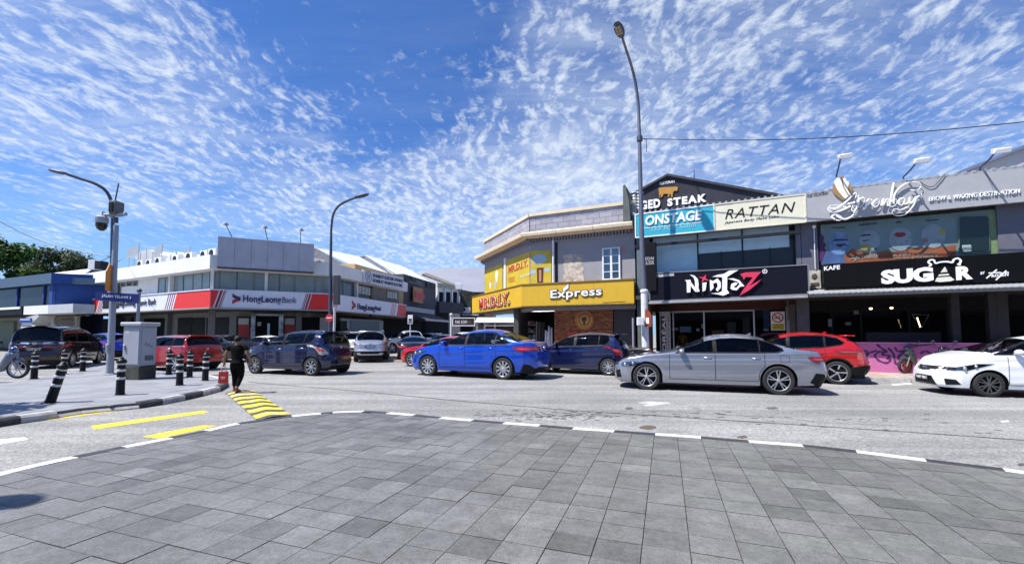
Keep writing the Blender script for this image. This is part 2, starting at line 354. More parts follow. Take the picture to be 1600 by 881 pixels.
def car(name,label,cat,S,loc,ang,pm,scale=1.,step=.03,rim=None,group=None,glassm=None,plate=None,second=None,sills=None):
    wb=S['wb'];W2=S['W']/2;r=S['r'];xf=wb/2+S['fo'];xr=-wb/2-S['ro']; H_=S['H']
    root=thing(name,label,cat,(loc[0],loc[1],ROAD),ang,group); root.scale=(scale,)*3
    gm=glassm or GLD
    arch=r+S.get('arch',.055); zw=r
    xs=list(np.arange(xr,xf+1e-6,step)); xs[-1]=xf
    for xw in (wb/2,-wb/2):
        xs=[x for x in xs if not (abs(abs(x-xw)-arch)<step*.7)]
        for q in (-1,1): xs+= [xw+q*arch, xw+q*(arch-.004), xw+q*(arch-.02)]
    xs=np.array(sorted(xs)); nx=len(xs)
    top=lambda x: sm_interp(S['top'],x,S.get('ts',.06)); shd=lambda x: np.minimum(sm_interp(S['belt'],x,.08),top(x)-.012)
    sill=lambda x: sm_interp(S.get('sill',[(xr,.27),(xr+.3,.24),(-wb/2,.2),(wb/2,.2),(xf-.3,.2),(xf,.2)]),x,.03)
    def plan(x):
        a=np.interp(xf-x,[p[0] for p in PLAN],[p[1] for p in S.get('planf',PLAN)]); b=np.interp(x-xr,[p[0] for p in PLAN],[p[1] for p in S.get('planr',PLAN)])
        return W2*np.minimum(a,b)
    nn=S.get('n',6.); tum=S.get('tum',.32)
    creases=S.get('crease',[])
    def yside(x,z):
        x=np.asarray(x,float);z=np.asarray(z,float)
        hw=plan(x);zs=shd(x);z0=sill(x);zt=top(x)
        u=np.clip((z-z0)/np.maximum(zs-z0,.05),0,1)
        f=np.where(u<.6,1-.075*((.6-u)/.6)**2,1-.03*((u-.6)/.4)**2)
        y=hw*f
        for (xa,za,xb,zb,dp,sg) in creases:
            zc=za+(zb-za)*(x-xa)/(xb-xa); y=y-dp*np.exp(-((z-zc)/sg)**2)*np.clip((x-min(xa,xb)+.15)/.3,0,1)*np.clip((max(xa,xb)+.15-x)/.3,0,1)
        b=np.maximum(zt-zs,.01); q=np.clip((z-zs)/b,0,1)
        a=hw*.97-S.get('ledge',.015)
        up=a*np.sqrt(np.maximum(1-q**nn,0))-tum*np.maximum(z-zs,0)*np.clip(b/.3,0,1)-S.get('gh',.0)*np.clip(q*2,0,1)*np.clip(b/.3,0,1)
        return np.where(z<=zs,y,np.maximum(up,0))
    # section points
    J1=28 if step<=.03 else 14;J2=10;J3=9
    P=np.zeros((nx,J1+J2+J3,3))
    z0=sill(xs).copy(); zst=shd(xs); zt=top(xs)
    for xw in (wb/2,-wb/2):
        dx=np.abs(xs-xw); m=dx<arch-.003; h=zw+np.sqrt(np.maximum(arch**2-dx**2,0)); z0=np.where(m,np.minimum(h,zst-.05),z0)
    for j in range(J1):
        z=z0+(zst-z0)*(j/(J1-1)); P[:,j,0]=xs;P[:,j,2]=z;P[:,j,1]=yside(xs,np.minimum(z,zst-1e-4))
    b=np.maximum(zt-zst,.01); q1=.78
    for j in range(J2):
        q=q1*(j+.15)/J2; z=zst+b*q; P[:,J1+j,0]=xs;P[:,J1+j,2]=z;P[:,J1+j,1]=yside(xs,z)
    c1=math.sqrt(1-q1**nn)
    for j in range(J3):
        c=c1*(1-j/(J3-1)); q=(1-c*c)**(1/nn); z=zst+b*q
        P[:,J1+J2+j,0]=xs;P[:,J1+J2+j,2]=z
        y=yside(xs,z); P[:,J1+J2+j,1]=y if j<J3-1 else 0
    NJ=J1+J2+J3
    full=np.concatenate([P,P[:,NJ-2::-1]*np.array([1,-1,1])],axis=1); NC=full.shape[1]
    verts=full.reshape(-1,3); vid=np.arange(nx*NC).reshape(nx,NC)
    quads=[];reg=[]
    a=vid[:-1,:-1].ravel();b_=vid[1:,:-1].ravel();c_=vid[1:,1:].ravel();d_=vid[:-1,1:].ravel()
    quads.append(np.stack([a,d_,c_,b_],1)); reg.append(np.zeros(len(a),int))
    K=max(8,int(S["W"]*.8/step)); vl=[verts]; base=len(verts)
    for end,code in ((nx-1,1),(0,2)):
        pr=P[end]; ids=np.zeros((NJ,K+1),int); nv=[]
        for j in range(NJ):
            for k in range(K+1):
                if k==0: ids[j,k]=vid[end,j]
                elif k==K: ids[j,k]=vid[end,NC-1-j]
                else:
                    cc=1-2*k/K; bul=.05*(1-cc*cc)*(1 if code==1 else -1)
                    ids[j,k]=base+len(nv); nv.append((pr[j,0]+bul,pr[j,1]*cc,pr[j,2]))
        vl.append(np.array(nv)); base+=len(nv)
        a=ids[:-1,:-1].ravel();b2=ids[1:,:-1].ravel();c2=ids[1:,1:].ravel();d2=ids[:-1,1:].ravel()
        quads.append(np.stack([a,b2,c2,d2],1) if code==2 else np.stack([a,d2,c2,b2],1)); reg.append(np.full(len(a),code))
    V=np.concatenate(vl); Q=np.concatenate(quads); G=np.concatenate(reg)
    C0=V[Q].mean(1)   # unwarped centroids used for classification
    # nose and tail lean
    def lean(V):
        V=V.copy(); x=V[:,0];z=V[:,2]
        w=np.clip((x-(xf-.55))/.55,0,1)**2; V[:,0]=x-w*np.interp(z,[p[0] for p in S['nose']],[p[1] for p in S['nose']])
        w=np.clip(((xr+.5)-x)/.5,0,1)**2; V[:,0]+=w*np.interp(z,[p[0] for p in S['tail']],[p[1] for p in S['tail']])
        return V
    Vw=lean(V)
    e1=Vw[Q[:,2]]-Vw[Q[:,0]];e2=Vw[Q[:,3]]-Vw[Q[:,1]]; N=np.cross(e1,e2); N/=np.maximum(np.linalg.norm(N,axis=1),1e-9)[:,None]
    x,y,z=C0.T; ay=np.abs(y); zsx=shd(x); ztx=top(x)
    yrel=ay/np.maximum(plan(x),.1)
    cls=np.full(len(Q),'body',dtype=object)
    low=(z<zsx)&(G==0)
    # doors
    for (xa,xb) in S['doors']:
        m=low&(x>xb)&(x<xa)&(z>S.get('doorz',.3)); cls[m&(y>0)]='door'; cls[m&(y<0)]='door_'
    # paint contrast: lower cladding
    if 'clad' in S:
        cz=S['clad']; cls[(z<cz)]='trim'
        if S.get('archclad'):
            for xw in (wb/2,-wb/2): cls[(G==0)&(np.hypot(x-xw,z-zw)<arch+S['archclad'])&(z<zsx-.05)]='trim'
    up=(G==0)&(z>zsx+.015)&((ztx-zsx)>.12)
    side=up&(np.abs(N[:,1])>.40)&(z<zsx+.85*(ztx-zsx))
    dlo=inpoly(S['dlo'],x,z)
    cls[side&dlo]='swin'
    for (xa,xb) in S['pillars']: cls[side&dlo&(x<xa)&(x>xb)]='pillar'
    wx0,wx1=S['ws']; wsb=wx0-.16*(yrel)**2
    cls[up&(N[:,0]>.18)&(np.abs(N[:,1])<.62)&(x<wsb)&(x>wx1)&(cls=='body')]='windshield'
    rx0,rx1=S['rw']
    rm=up&(N[:,0]<-.15)&(np.abs(N[:,1])<.66)&(x<rx0)&(x>rx1+.10*yrel**2)
    if 'rwz' in S: rm=((up&(N[:,0]<-.15)&(np.abs(N[:,1])<.66)&(x<rx0))|((G==2)&(ay<plan(np.full_like(x,xr))*.93)))&(z>S['rwz'])&(z<S.get('rwz1',9))
    cls[rm]='rear_window'
    def colspan(poly,q):
        zs_=[]; n=len(poly)
        for i in range(n):
            (a0,b0),(a1,b1)=poly[i],poly[(i+1)%n]
            if (a0<=q<=a1 or a1<=q<=a0):
                if abs(a1-a0)<1e-9: zs_+=[b0,b1]
                else: zs_.append(b0+(b1-b0)*(q-a0)/(a1-a0))
        return (min(zs_),max(zs_)) if zs_ else None
    def surf(q,z,end,sg,off):
        """point on the nose or tail: q runs out from the middle and round the corner along the side"""
        e=nx-1 if end=='f' else 0; xe=xs[e]; qc=None
        zc=min(max(z,P[e,0,2]),P[e,-1,2]-.002); qc=float(yside(xe,zc)); d_=-1 if end=='f' else 1
        if q<=qc: x=xe-d_*.05*(1-(q/max(qc,.01))**2); y=q
        else: x=xe+d_*(q-qc)*1.; 
        if q>qc: y=float(yside(x,min(z,float(top(np.array([x]))[0])-.004)))
        t_=min(1,max(0,(q-qc+.12)/.3)); x+=-d_*off*(1-t_); y+=off*(t_+.15)
        return (x,y*sg,z)
    def patch(nm,poly,end,sg,mt,off,parent=root,rows=5):
        q0=min(p[0] for p in poly); q1=max(p[0] for p in poly); dq=max(step,.02); n=max(4,int((q1-q0)/dq))
        qs=sorted(set([q0+1e-4+(q1-q0-2e-4)*i/n for i in range(n+1)]+[p[0] for p in poly if q0+1e-3<p[0]<q1-1e-3]))
        cols=[]
        for q in qs:
            sp=colspan(poly,q)
            if sp is None: continue
            cols.append((q,sp))
        if q0<.02: cols=[(-q,sp) for q,sp in cols[::-1] if q>1e-3]+cols
        vs=[];fs=[]
        for q,(za,zb_) in cols:
            for k in range(rows+1): vs.append(surf(abs(q),za+(zb_-za)*k/rows,end,(1 if q>=0 else -1) if q0<.02 else sg,off))
        for i in range(len(cols)-1):
            for k in range(rows): a_=i*(rows+1)+k; fs.append((a_,a_+1,a_+rows+2,a_+rows+1))
        vs=lean(np.array(vs)); me=bpy.data.meshes.new(nm); me.from_pydata(vs.tolist(),[],fs); me.update(); me.shade_smooth()
        return link(nm,me,mt,parent)
    if S.get('roofx'): cls[(cls=='body')&up&(N[:,2]>.6)&(z>S['roofx'])]='roof'
    def sub(nm,ks,mt,parent=root,off=0.):
        m=np.isin(cls,ks)
        if not m.any(): return None
        q=Q[m]; u,inv=np.unique(q,return_inverse=True); vv=Vw[u]
        me=bpy.data.meshes.new(nm); me.from_pydata(vv.tolist(),[],inv.reshape(-1,4).tolist()); me.update(); me.shade_smooth(); me.set_sharp_from_angle(angle=rad(50))
        return link(nm,me,mt,parent)
    sub('body',['body']+([] if second else ['roof']),pm)
    if second: sub('roof',['roof'],second)
    # one mesh per door
    for sgn,key in ((1,'door'),(-1,'door_')):
        for (xa,xb) in S['doors']:
            sel=(cls==key)&(x>xb)&(x<xa); old=cls.copy(); cls[sel]='one'
            d=sub('door',['one'],pm); cls[:]=old
            if d is None: continue
            if step>.06: continue
            hx=xb+(xa-xb)*S.get('hx',.16); hz=S.get('hz')or float(shd(np.array([hx]))[0])-.07
            hz=hz+S.get('hslope',0)*hx; hy=float(yside(hx,hz))*sgn
            mb=MB(); mb.bbox(hx-.09,hx+.09,hy-.012,hy+.022,hz-.016,hz+.016,.01)
            part('handle',mb,CHR if S.get('chrh') else pm,d,40)
    sub('trim',['trim','pillar'],BLK)
    xm=(S['pillars'][0][0]+S['pillars'][0][1])/2
    for sgn in (1,-1):
        for lo,hi in ((xm,9),(-9,xm)):
            sel=(cls=='swin')&(y*sgn>0)&(x>lo)&(x<hi); old=cls.copy(); cls[sel]='one'; sub('side_window',['one'],S.get('gside',gm)); cls[:]=old
    sub('windshield',['windshield'],GLS); sub('rear_window',['rear_window'],S.get('grear',gm))
    for key,end,nm,mt in (('grille','f','grille',GRILL),('intake','f','air_intake',BLK),('rgarn','r','rear_garnish',S.get('garnm',CHR)),('rlow','r','rear_diffuser',BLK),('rsilver','r','skid_plate',SILV)):
        for i,poly in enumerate(S.get(key,[])):
            if min(p[0] for p in poly)<.02: patch(nm,poly,end,1,mt,.006+.003*(key=='rsilver'))
            else:
                for sg in (1,-1): patch(nm,poly,end,sg,mt,.006)
    lsq=lambda P,f:[(p[0] if p[0]<.55 else .55+(p[0]-.55)*f,p[1]) for p in P]
    for poly in S.get('taill',[]):
        poly=lsq(poly,S.get('tls',1.))
        for sg in (1,-1):
            tl_=patch('taillight',poly,'r',sg,S.get('tailm',REDL),.010)
            if step<=.05:
                cq=sum(p[0] for p in poly)/len(poly);cz_=sum(p[1] for p in poly)/len(poly); patch('lamp_strip',[(cq+(p[0]-cq)*.72,cz_+(p[1]-cz_)*.30) for p in poly],'r',sg,TSTR,.013,tl_,2)
    for poly in S.get('head',[]):
        poly=lsq(poly,S.get('hls',.62))
        for sg in (1,-1):
            hl=patch('headlight',poly,'f',sg,GRILL,.005)
            cq=sum(p[0] for p in poly)/len(poly)
            if step<=.06:
                for f_ in (-.13,.08):
                    q_=cq+f_; sp=colspan(poly,q_)
                    if sp is None: continue
                    r_=max(.018,(sp[1]-sp[0])*.40); mb=MB(); c=surf(q_,(sp[0]+sp[1])/2,'f',sg,.009); c=lean(np.array([c]))[0]; mb.ball(tuple(c),r_*.8,r_*.8,r_,10,6); part('bulb',mb,LAMPI,hl,True)
            patch('lens',poly,'f',sg,GLC,.014,hl)
    # ribbons: seals, shut lines
    def ribbon(mb,pts,w,sgn,off=.004,dens=.03):
        out=[]
        for i in range(len(pts)-1):
            n=max(1,int(math.dist(pts[i],pts[i+1])/dens))
            out+=[(pts[i][0]+(pts[i+1][0]-pts[i][0])*k/n,pts[i][1]+(pts[i+1][1]-pts[i][1])*k/n) for k in range(n)]
        out.append(pts[-1]); L=[];Rr=[]
        for i,p in enumerate(out):
            a=out[max(i-1,0)];b=out[min(i+1,len(out)-1)];dx,dz=b[0]-a[0],b[1]-a[1];l=math.hypot(dx,dz) or 1
            ux,uz=-dz/l*w/2,dx/l*w/2
            for lst,s2 in ((L,1),(Rr,-1)):
                X,Z=p[0]+ux*s2,p[1]+uz*s2; zt_=float(top(np.array([X]))[0]); zq_=float(shd(np.array([X]))[0]); Z2=min(Z,max(zq_+.84*(zt_-zq_),min(zq_,zt_-.006)))
                lst.append((X,(float(yside(X,Z2))+off)*sgn,Z2))
        L=[tuple(v) for v in lean(np.array(L))];Rr=[tuple(v) for v in lean(np.array(Rr))]
        n=len(out); mb.add(L+Rr,[(i,i+1,n+i+1,n+i) if sgn<0 else (n+i,n+i+1,i+1,i) for i in range(n-1)])
    if step<=.06:
        seal=MB();gap=MB();bright=MB()
        for sgn in (1,-1):
            d=S['dlo']; ribbon(seal,d+[d[0]],.03,sgn)
            for (xa,xb) in S['doors']:
                z1=float(shd(np.array([xa]))[0]);z2=float(shd(np.array([xb]))[0]); zb_=S.get('doorz',.3)
                rb=S.get('rdcut')
                pts=[(xa,z1),(xa-.0,zb_),(xb+.0,zb_),(xb,z2)]
                if xb<-wb/2+arch: pts=[(xa,z1),(xa,zb_),(-wb/2+arch+.02,zb_)]+[(-wb/2+(arch+.035)*math.cos(t),zw+(arch+.035)*math.sin(t)) for t in np.linspace(.3,max(.35,math.acos(max(-1,min(1,(xb+wb/2)/(arch+.035))))),7)]+[(xb,z2)]
                ribbon(gap,pts,.012,sgn,.003)
            for poly in S.get('brights',[]): ribbon(bright,poly,.016,sgn,.008)
            if 'fuel' in S and sgn==S.get('fuelside',1):
                fx,fz=S['fuel']; ribbon(gap,[(fx-.09,fz-.08),(fx+.09,fz-.08),(fx+.09,fz+.08),(fx-.09,fz+.08),(fx-.09,fz-.08)],.007,sgn,.003)
        part('window_seal',seal,S.get('sealm',BLK),root); part('shut_line',gap,GAP,root)
        if bright.v: part('window_trim',bright,CHR,root)
    # underbody, liners
    ub=MB(); ub.box(xr+.15,xf-.15,-W2+.28,W2-.28,.17,.55)
    for xw in (wb/2,-wb/2):
        for sgn in (1,-1):
            k=12; vs=[];fs=[]
            for i in range(k+1):
                t=math.pi*i/k; 
                for yy in (W2*.93,W2-.30): vs.append((xw+(arch+.012)*math.cos(t),yy*sgn if yy<W2*.9 else (float(yside(xw+(arch+.012)*math.cos(t),min(zw+(arch+.012)*math.sin(t),float(shd(np.array([xw]))[0])-.05)))-.012)*sgn,zw+(arch+.012)*math.sin(t)))
            for i in range(k): fs.append((2*i,2*i+1,2*i+3,2*i+2))
            ub.add(vs,fs); ub.prism([(xw+(arch+.01)*math.cos(t),max(.16,zw+(arch+.01)*math.sin(t))) for t in np.linspace(-.3,math.pi+.3,14)],(W2-.30)*sgn,(W2-.31)*sgn)
    part('underbody',ub,DRK,root)
    # cabin
    zb=float(shd(np.array([0.]))[0]); ins=MB(); ins.box(-wb/2-.2,wb/2-.35,-W2+.14,W2-.14,.3,zb-.30)
    ins.box(wb/2-.75,wb/2-.40,-W2+.2,W2-.2,zb-.3,zb-.02); ins.box(-wb/2-.35,-wb/2-.1,-W2+.2,W2-.2,.4,zb-.02)
    part('cabin',ins,DRK,root)
    if step<=.06:
        sx=S.get('seatx',.05)
        for xx in (sx,sx-.85):
            for yy in (-.37,.37):
                mb=MB(); mb.bbox(-.12,.06,-.24,.24,-.25,.27,.05); mb.bbox(-.13,-.03,-.13,.13,.29,.43,.03); mb.bbox(-.1,-.06,-.05,.05,.25,.32,.01); mb.xf(Matrix.Translation((xx-.12,yy*W2/.9,zb-.12))@Matrix.Rotation(rad(-12),4,'Y'))
                part('seat',mb,SEAT,root,40)
        mb=MB(); mb.lathe([(.19+.014*math.cos(t),.014*math.sin(t)) for t in np.linspace(0,2*math.pi,7)],20,Matrix.Translation((wb/2-.88,-.37*W2/.9,zb+.0))@Matrix.Rotation(rad(-65),4,'Y')); part('steering_wheel',mb,DRK,root,True)
    # wheels
    st,ns=S['rim']; rm=rim or ALLOY
    ty,ri,ba=wheel_meshes(r,S.get('tw',.2),st,ns,False)
    ty.materials.append(RUB);ri.materials.append(rm);ba.materials.append(DRK)
    for xw in (wb/2,-wb/2):
        for sgn in (1,-1):
            w=link('wheel',ba,None,root); w.location=(xw,(W2-.125)*sgn,r)
            if sgn<0: w.rotation_euler=(0,0,math.pi)
            w.rotation_euler.y=R.uniform(0,1.2)*0
            link('tyre',ty,None,w); link('rim',ri,None,w)
    # mirrors
    mx,mz=S['mirror']
    for sgn in (1,-1):
        yb=float(yside(mx,mz)); mb=MB(); mb.ball((0,0,0),.085,.10,.07,12,8)
        mb.v=[(min(p[0],.07)*1.2 if p[0]>0 else max(p[0],-.045),p[1],p[2]*(1-.25*(p[1]/.1>.2))) for p in mb.v]
        mb.xf(Matrix.Translation((mx,(yb+.125)*sgn,mz+.04))@Matrix.Scale(sgn,4,(0,1,0)))
        s0=len(mb.v); mb.box(mx-.03,mx+.04,(yb-.05)*sgn,(yb+.07)*sgn,mz-.02,mz+.015)
        part('wing_mirror',mb,S.get('mirm',pm),root,50)
    if plate:
        for (end,pt) in plate:
            z_=S['platez'][0 if end=='f' else 1]; 
            mb=MB(); txt=MB(); wd=.26
            mb.bbox(-wd,wd,-.012,.0,-.065,.065,.004)
            if pt[1]: text_into(txt,pt[1],-wd*.82,-.035,wd*.82,.035,-.014,.004,.01)
            fx=float(lean(np.array([[xf+.05,0,z_]]))[0,0])+.015 if end=='f' else float(lean(np.array([[xr-.05,0,z_]]))[0,0])-.015
            M_=Matrix.Translation((fx,0,z_))@Matrix.Rotation(math.pi/2 if end=='f' else -math.pi/2,4,'Z')
            mb.xf(M_); p=part('number_plate',mb,pt[0],root)
            if txt.v: txt.xf(M_); part('plate_text',txt,WHT,p)
    for ex in S.get('extra',[]): ex(root,dict(pm=pm,yside=yside,top=top,shd=shd,lean=lean,xf=xf,xr=xr,W2=W2))
    return root
# add-ons
def ex_badge(z,r=.045,end='r'):
    def f(root,c):
        x=float(c['lean'](np.array([[ (c['xr']-.05) if end=='r' else c['xf']+.05,0,z]]))[0,0]); mb=MB(); s=-1 if end=='r' else 1
        mb.lathe([(r*.62,0),(r*.8,.012),(r,0.004),(r,-.02)],18,Matrix.Translation((x+.006*s,0,z))@Matrix.Rotation(s*math.pi/2,4,'Y')); mb.box(x-.004,x+.014*s,-r*.7,r*.7,z-.008,z+.008)
        part('badge',mb,CHR,root,40)
    return f
def ex_spoiler(x0,z,dx=.22,w=.85):
    def f(root,c):
        mb=MB(); mb.bbox(x0-dx,x0+.05,-c['W2']*w*.86,c['W2']*w*.86,z-.02,z+.018,.012); part('roof_spoiler',mb,c['pm'],root,40)
    return f
def ex_antenna(x,k=.09):
    def f(root,c):
        z=float(c['top'](np.array([x]))[0]); mb=MB(); mb.prism([(x+.07,z-.01),(x-.07,z-.01),(x-.075,z+.05),(x-.03,z+.045)],-.015,.015); part('roof_fin',mb,c['pm'],root)
    return f
def ex_rails(x0,x1,yy=.78,m=None):
    def f(root,c):
        for s in (1,-1):
            pts=[]
            for x in np.linspace(x0,x1,7):
                z=float(c['top'](np.array([x]))[0]); pts.append((x,s*c['W2']*yy*.82,z-.01+.03*(1 if x not in (x0,x1) else -.3)))
            mb=MB(); mb.tube(pts,.018,6); part('roof_rail',mb,m or SILV,root,True)
    return f
# shapes of the cars: side outlines in metres, front axle at +wb/2
def sedan(**k):
    S=dict(wb=2.90,fo=.83,ro=1.03,W=1.82,H=1.44,r=.335,tw=.22,
     top=[(2.35,.50),(2.29,.66),(2.20,.745),(1.95,.83),(1.5,.905),(1.0,.965),(.80,1.0),(.05,1.345),(-.25,1.415),(-.6,1.435),(-.95,1.41),(-1.30,1.33),(-1.95,1.075),(-2.15,1.055),(-2.40,1.03),(-2.46,.99),(-2.5,.9)],
     belt=[(2.35,.48),(2.25,.66),(2.1,.73),(1.5,.85),(.9,.915),(0,.93),(-1,.95),(-1.8,.985),(-2.2,.98),(-2.45,.93),(-2.5,.85)],
     nose=[(.15,.10),(.25,.03),(.40,0),(.55,.01),(.66,.05),(.75,.12)],tail=[(.2,.12),(.4,.02),(.55,0),(.8,.03),(.95,.09),(1.05,.10)],
     dlo=[(.78,.955),(.18,1.28),(-.1,1.355),(-.55,1.38),(-.95,1.345),(-1.35,1.22),(-1.58,1.08),(-1.60,1.03),(-1.45,.985)],pillars=[(-.10,-.17),(-1.10,-1.13)],
     doors=[(.92,-.13),(-.13,-1.20)],ws=(.86,.08),rw=(-1.25,-1.92),tum=.34,gh=.03,n=6.,
     head=[[(.42,.60),(.60,.585),(1.02,.66),(1.10,.71),(.80,.725),(.42,.69)]],grille=[[(0,.42),(.34,.44),(.38,.66),(0,.68)]],intake=[[(0,.23),(.60,.23),(.55,.36),(0,.36)]],
     taill=[[(.35,.78),(.85,.76),(1.22,.80),(1.28,.87),(.9,.90),(.35,.90)]],rlow=[[(0,.2),(.6,.2),(.6,.38),(0,.38)]],
     crease=[(1.6,.80,-2.2,.87,.012,.05),(1.0,.36,-1.1,.44,-.012,.06),(1.4,.62,-2.0,.70,.014,.10)],
     rim=('double',5),mirror=(.62,.96),platez=(.42,.62),seatx=.05,fuel=(-1.62,.84),hz=.84,tls=.62)
    S.update(k); return S
BMW=sedan(wb=2.96,planf=[(0,.62),(0,.76),(0,.86),(0,.945),(0,.985),(0,1.)],planr=[(0,.72),(0,.82),(0,.89),(0,.95),(0,.99),(0,1.)],extra=[ex_antenna(-1.0),],brights=[],
     head=[[(.46,.585),(.62,.57),(1.02,.64),(1.30,.70),(.9,.72),(.46,.68)]],taill=[[(.25,.80),(.80,.78),(1.12,.77),(1.30,.82),(1.36,.885),(.9,.905),(.25,.90)]],rlow=[[(0,.2),(.75,.2),(1.0,.30),(.92,.52),(.72,.50),(.6,.36),(0,.36)]],
     intake=[[(0,.22),(.5,.22),(.45,.34),(0,.34)],[(.60,.28),(.74,.30),(.72,.50),(.62,.48)]])
VIOS=sedan(wb=2.62,tls=.8,fo=.82,ro=.98,W=1.74,H=1.475,r=.315,
     top=[(2.16,.52),(2.10,.70),(1.95,.80),(1.6,.90),(1.15,.98),(.92,1.02),(.20,1.38),(-.1,1.45),(-.5,1.475),(-.85,1.45),(-1.2,1.36),(-1.85,1.10),(-2.08,1.09),(-2.24,1.08),(-2.28,1.02),(-2.3,.9)],
     belt=[(2.16,.48),(2.06,.68),(1.9,.78),(1.4,.88),(.9,.935),(0,.955),(-1,.985),(-1.7,1.02),(-2.1,1.02),(-2.25,.97),(-2.3,.85)],
     dlo=[(.85,.975),(.28,1.31),(.05,1.375),(-.45,1.41),(-.85,1.375),(-1.2,1.24),(-1.5,1.08),(-1.52,1.045),(-1.3,1.005)],pillars=[(0,-.08),(-1.02,-1.05)],doors=[(.86,-.04),(-.04,-1.08)],ws=(.97,.18),rw=(-1.15,-1.83),
     head=[[(.40,.66),(.60,.64),(1.0,.72),(1.25,.79),(.9,.80),(.4,.75)]],grille=[[(0,.30),(.62,.30),(.42,.58),(0,.60)],[(0,.70),(.4,.70),(.4,.74),(0,.74)]],intake=[[(0,.2),(.5,.2),(.5,.28),(0,.28)]],
     taill=[[(.20,.86),(.75,.83),(1.05,.80),(1.30,.90),(1.30,.945),(.9,.955),(.2,.93)]],rlow=[[(0,.24),(.95,.24),(.86,.46),(.70,.44),(.55,.34),(0,.34)]],rim=('blade',10),tw=.2,mirror=(.66,1.0),platez=(.4,.78),fuel=(-1.5,.86),hz=.89,
     crease=[(1.5,.86,-2.0,.93,.012,.045),(1.0,.34,-1.0,.42,-.014,.06),(1.2,.62,-1.9,.72,.012,.09)],extra=[ex_badge(.90,.05)])
def hatch(**k):
    S=dict(wb=2.46,fo=.66,ro=.56,W=1.64,H=1.51,r=.295,tw=.18,
     top=[(1.89,.55),(1.84,.74),(1.70,.86),(1.45,.94),(1.15,1.01),(.98,1.06),(.35,1.39),(.05,1.475),(-.4,1.51),(-.9,1.50),(-1.35,1.445),(-1.50,1.41),(-1.60,1.30),(-1.72,1.03),(-1.76,1.0),(-1.79,.9)],
     belt=[(1.89,.5),(1.80,.72),(1.65,.82),(1.2,.93),(.8,.965),(0,.99),(-.8,1.03),(-1.5,1.06),(-1.72,.97),(-1.79,.85)],
     nose=[(.15,.08),(.3,.02),(.45,0),(.6,.01),(.75,.05),(.85,.12)],tail=[(.2,.06),(.35,0),(.5,0),(.62,.05),(.9,.07),(1.0,.08)],
     dlo=[(.90,.99),(.42,1.32),(.20,1.40),(-.3,1.44),(-.9,1.425),(-1.22,1.38),(-1.28,1.22),(-1.16,1.07),(-.9,1.035)],pillars=[(.02,-.08),(-.88,-.91)],doors=[(.86,-.03),(-.03,-1.0)],ws=(1.04,.30),rw=(-1.44,-1.73),rwz=1.045,rwz1=1.385,tum=.30,gh=.02,n=6.,
     head=[[(.36,.66),(.55,.64),(.95,.74),(1.2,.84),(.8,.83),(.36,.77)]],grille=[[(0,.55),(.35,.57),(.35,.64),(0,.64)]],intake=[[(0,.24),(.5,.24),(.45,.45),(0,.45)]],
     taill=[[(.50,.72),(.62,.68),(.74,.70),(.86,.88),(.93,1.0),(.84,1.03),(.68,1.0),(.56,.86)]],rlow=[[(0,.24),(.5,.24),(.45,.34),(0,.34)]],
     crease=[(1.3,.84,-1.5,.93,.012,.045),(.95,.34,-.9,.40,-.012,.06),(1.1,.62,-1.4,.72,.010,.09)],rim=('swirl',8),mirror=(.68,1.02),platez=(.42,.45),seatx=.15,hz=.88,hslope=-.03,extra=[ex_spoiler(-1.42,1.435),ex_badge(.93,.045)])
    S.update(k); return S
SUV=dict(wb=2.67,fo=.90,ro=1.06,W=1.82,H=1.72,r=.36,tw=.22,
     top=[(2.24,.6),(2.2,.82),(2.0,.95),(1.6,1.03),(1.05,1.12),(.90,1.16),(.30,1.56),(.05,1.66),(-.5,1.70),(-1.3,1.69),(-1.85,1.66),(-2.02,1.62),(-2.18,1.40),(-2.30,1.14),(-2.36,1.08),(-2.4,.95)],
     belt=[(2.24,.55),(2.15,.8),(1.9,.92),(1.2,1.02),(0,1.08),(-1,1.10),(-2.1,1.14),(-2.32,1.06),(-2.4,.9)],sill=[(-2.4,.34),(-2.1,.28),(-1.3,.24),(1.3,.24),(2.0,.26),(2.24,.28)],
     nose=[(.2,.12),(.35,.03),(.5,0),(.8,.02),(.95,.1)],tail=[(.3,.10),(.45,.0),(.62,0),(.72,.05),(1.0,.07),(1.1,.08)],
     dlo=[(.86,1.08),(.36,1.48),(.1,1.58),(-.5,1.61),(-1.4,1.60),(-1.88,1.53),(-1.95,1.35),(-1.85,1.17),(-1.5,1.13)],pillars=[(-.02,-.12),(-1.02,-1.08)],doors=[(.85,-.07),(-.07,-1.12)],ws=(1.0,.26),rw=(-1.98,-2.3),rwz=1.19,rwz1=1.58,tum=.26,gh=.02,n=6.,clad=.42,archclad=.06,
     head=[[(.42,.80),(.95,.82),(1.1,.94),(.42,.92)]],grille=[[(0,.62),(.4,.64),(.42,.88),(0,.88)]],intake=[[(0,.3),(.7,.3),(.6,.5),(0,.5)]],
     taill=[[(.44,.97),(.70,.93),(1.02,.95),(1.12,1.08),(.85,1.12),(.62,1.07),(.44,1.05)]],rlow=[[(0,.30),(1.4,.30),(1.4,.60),(.70,.60),(0,.60)]],rsilver=[[(0,.40),(.55,.40),(.62,.52),(.48,.52),(.44,.46),(0,.46)]],
     crease=[(1.5,.92,-2.0,.98,.012,.05),(1.0,.42,-1.1,.50,-.012,.07)],rim=('y',5),mirror=(.66,1.13),platez=(.5,.85),hz=.97,extra=[ex_rails(.2,-1.8),ex_badge(1.0,.05),ex_spoiler(-1.92,1.655,.2),ex_antenna(-1.6)])
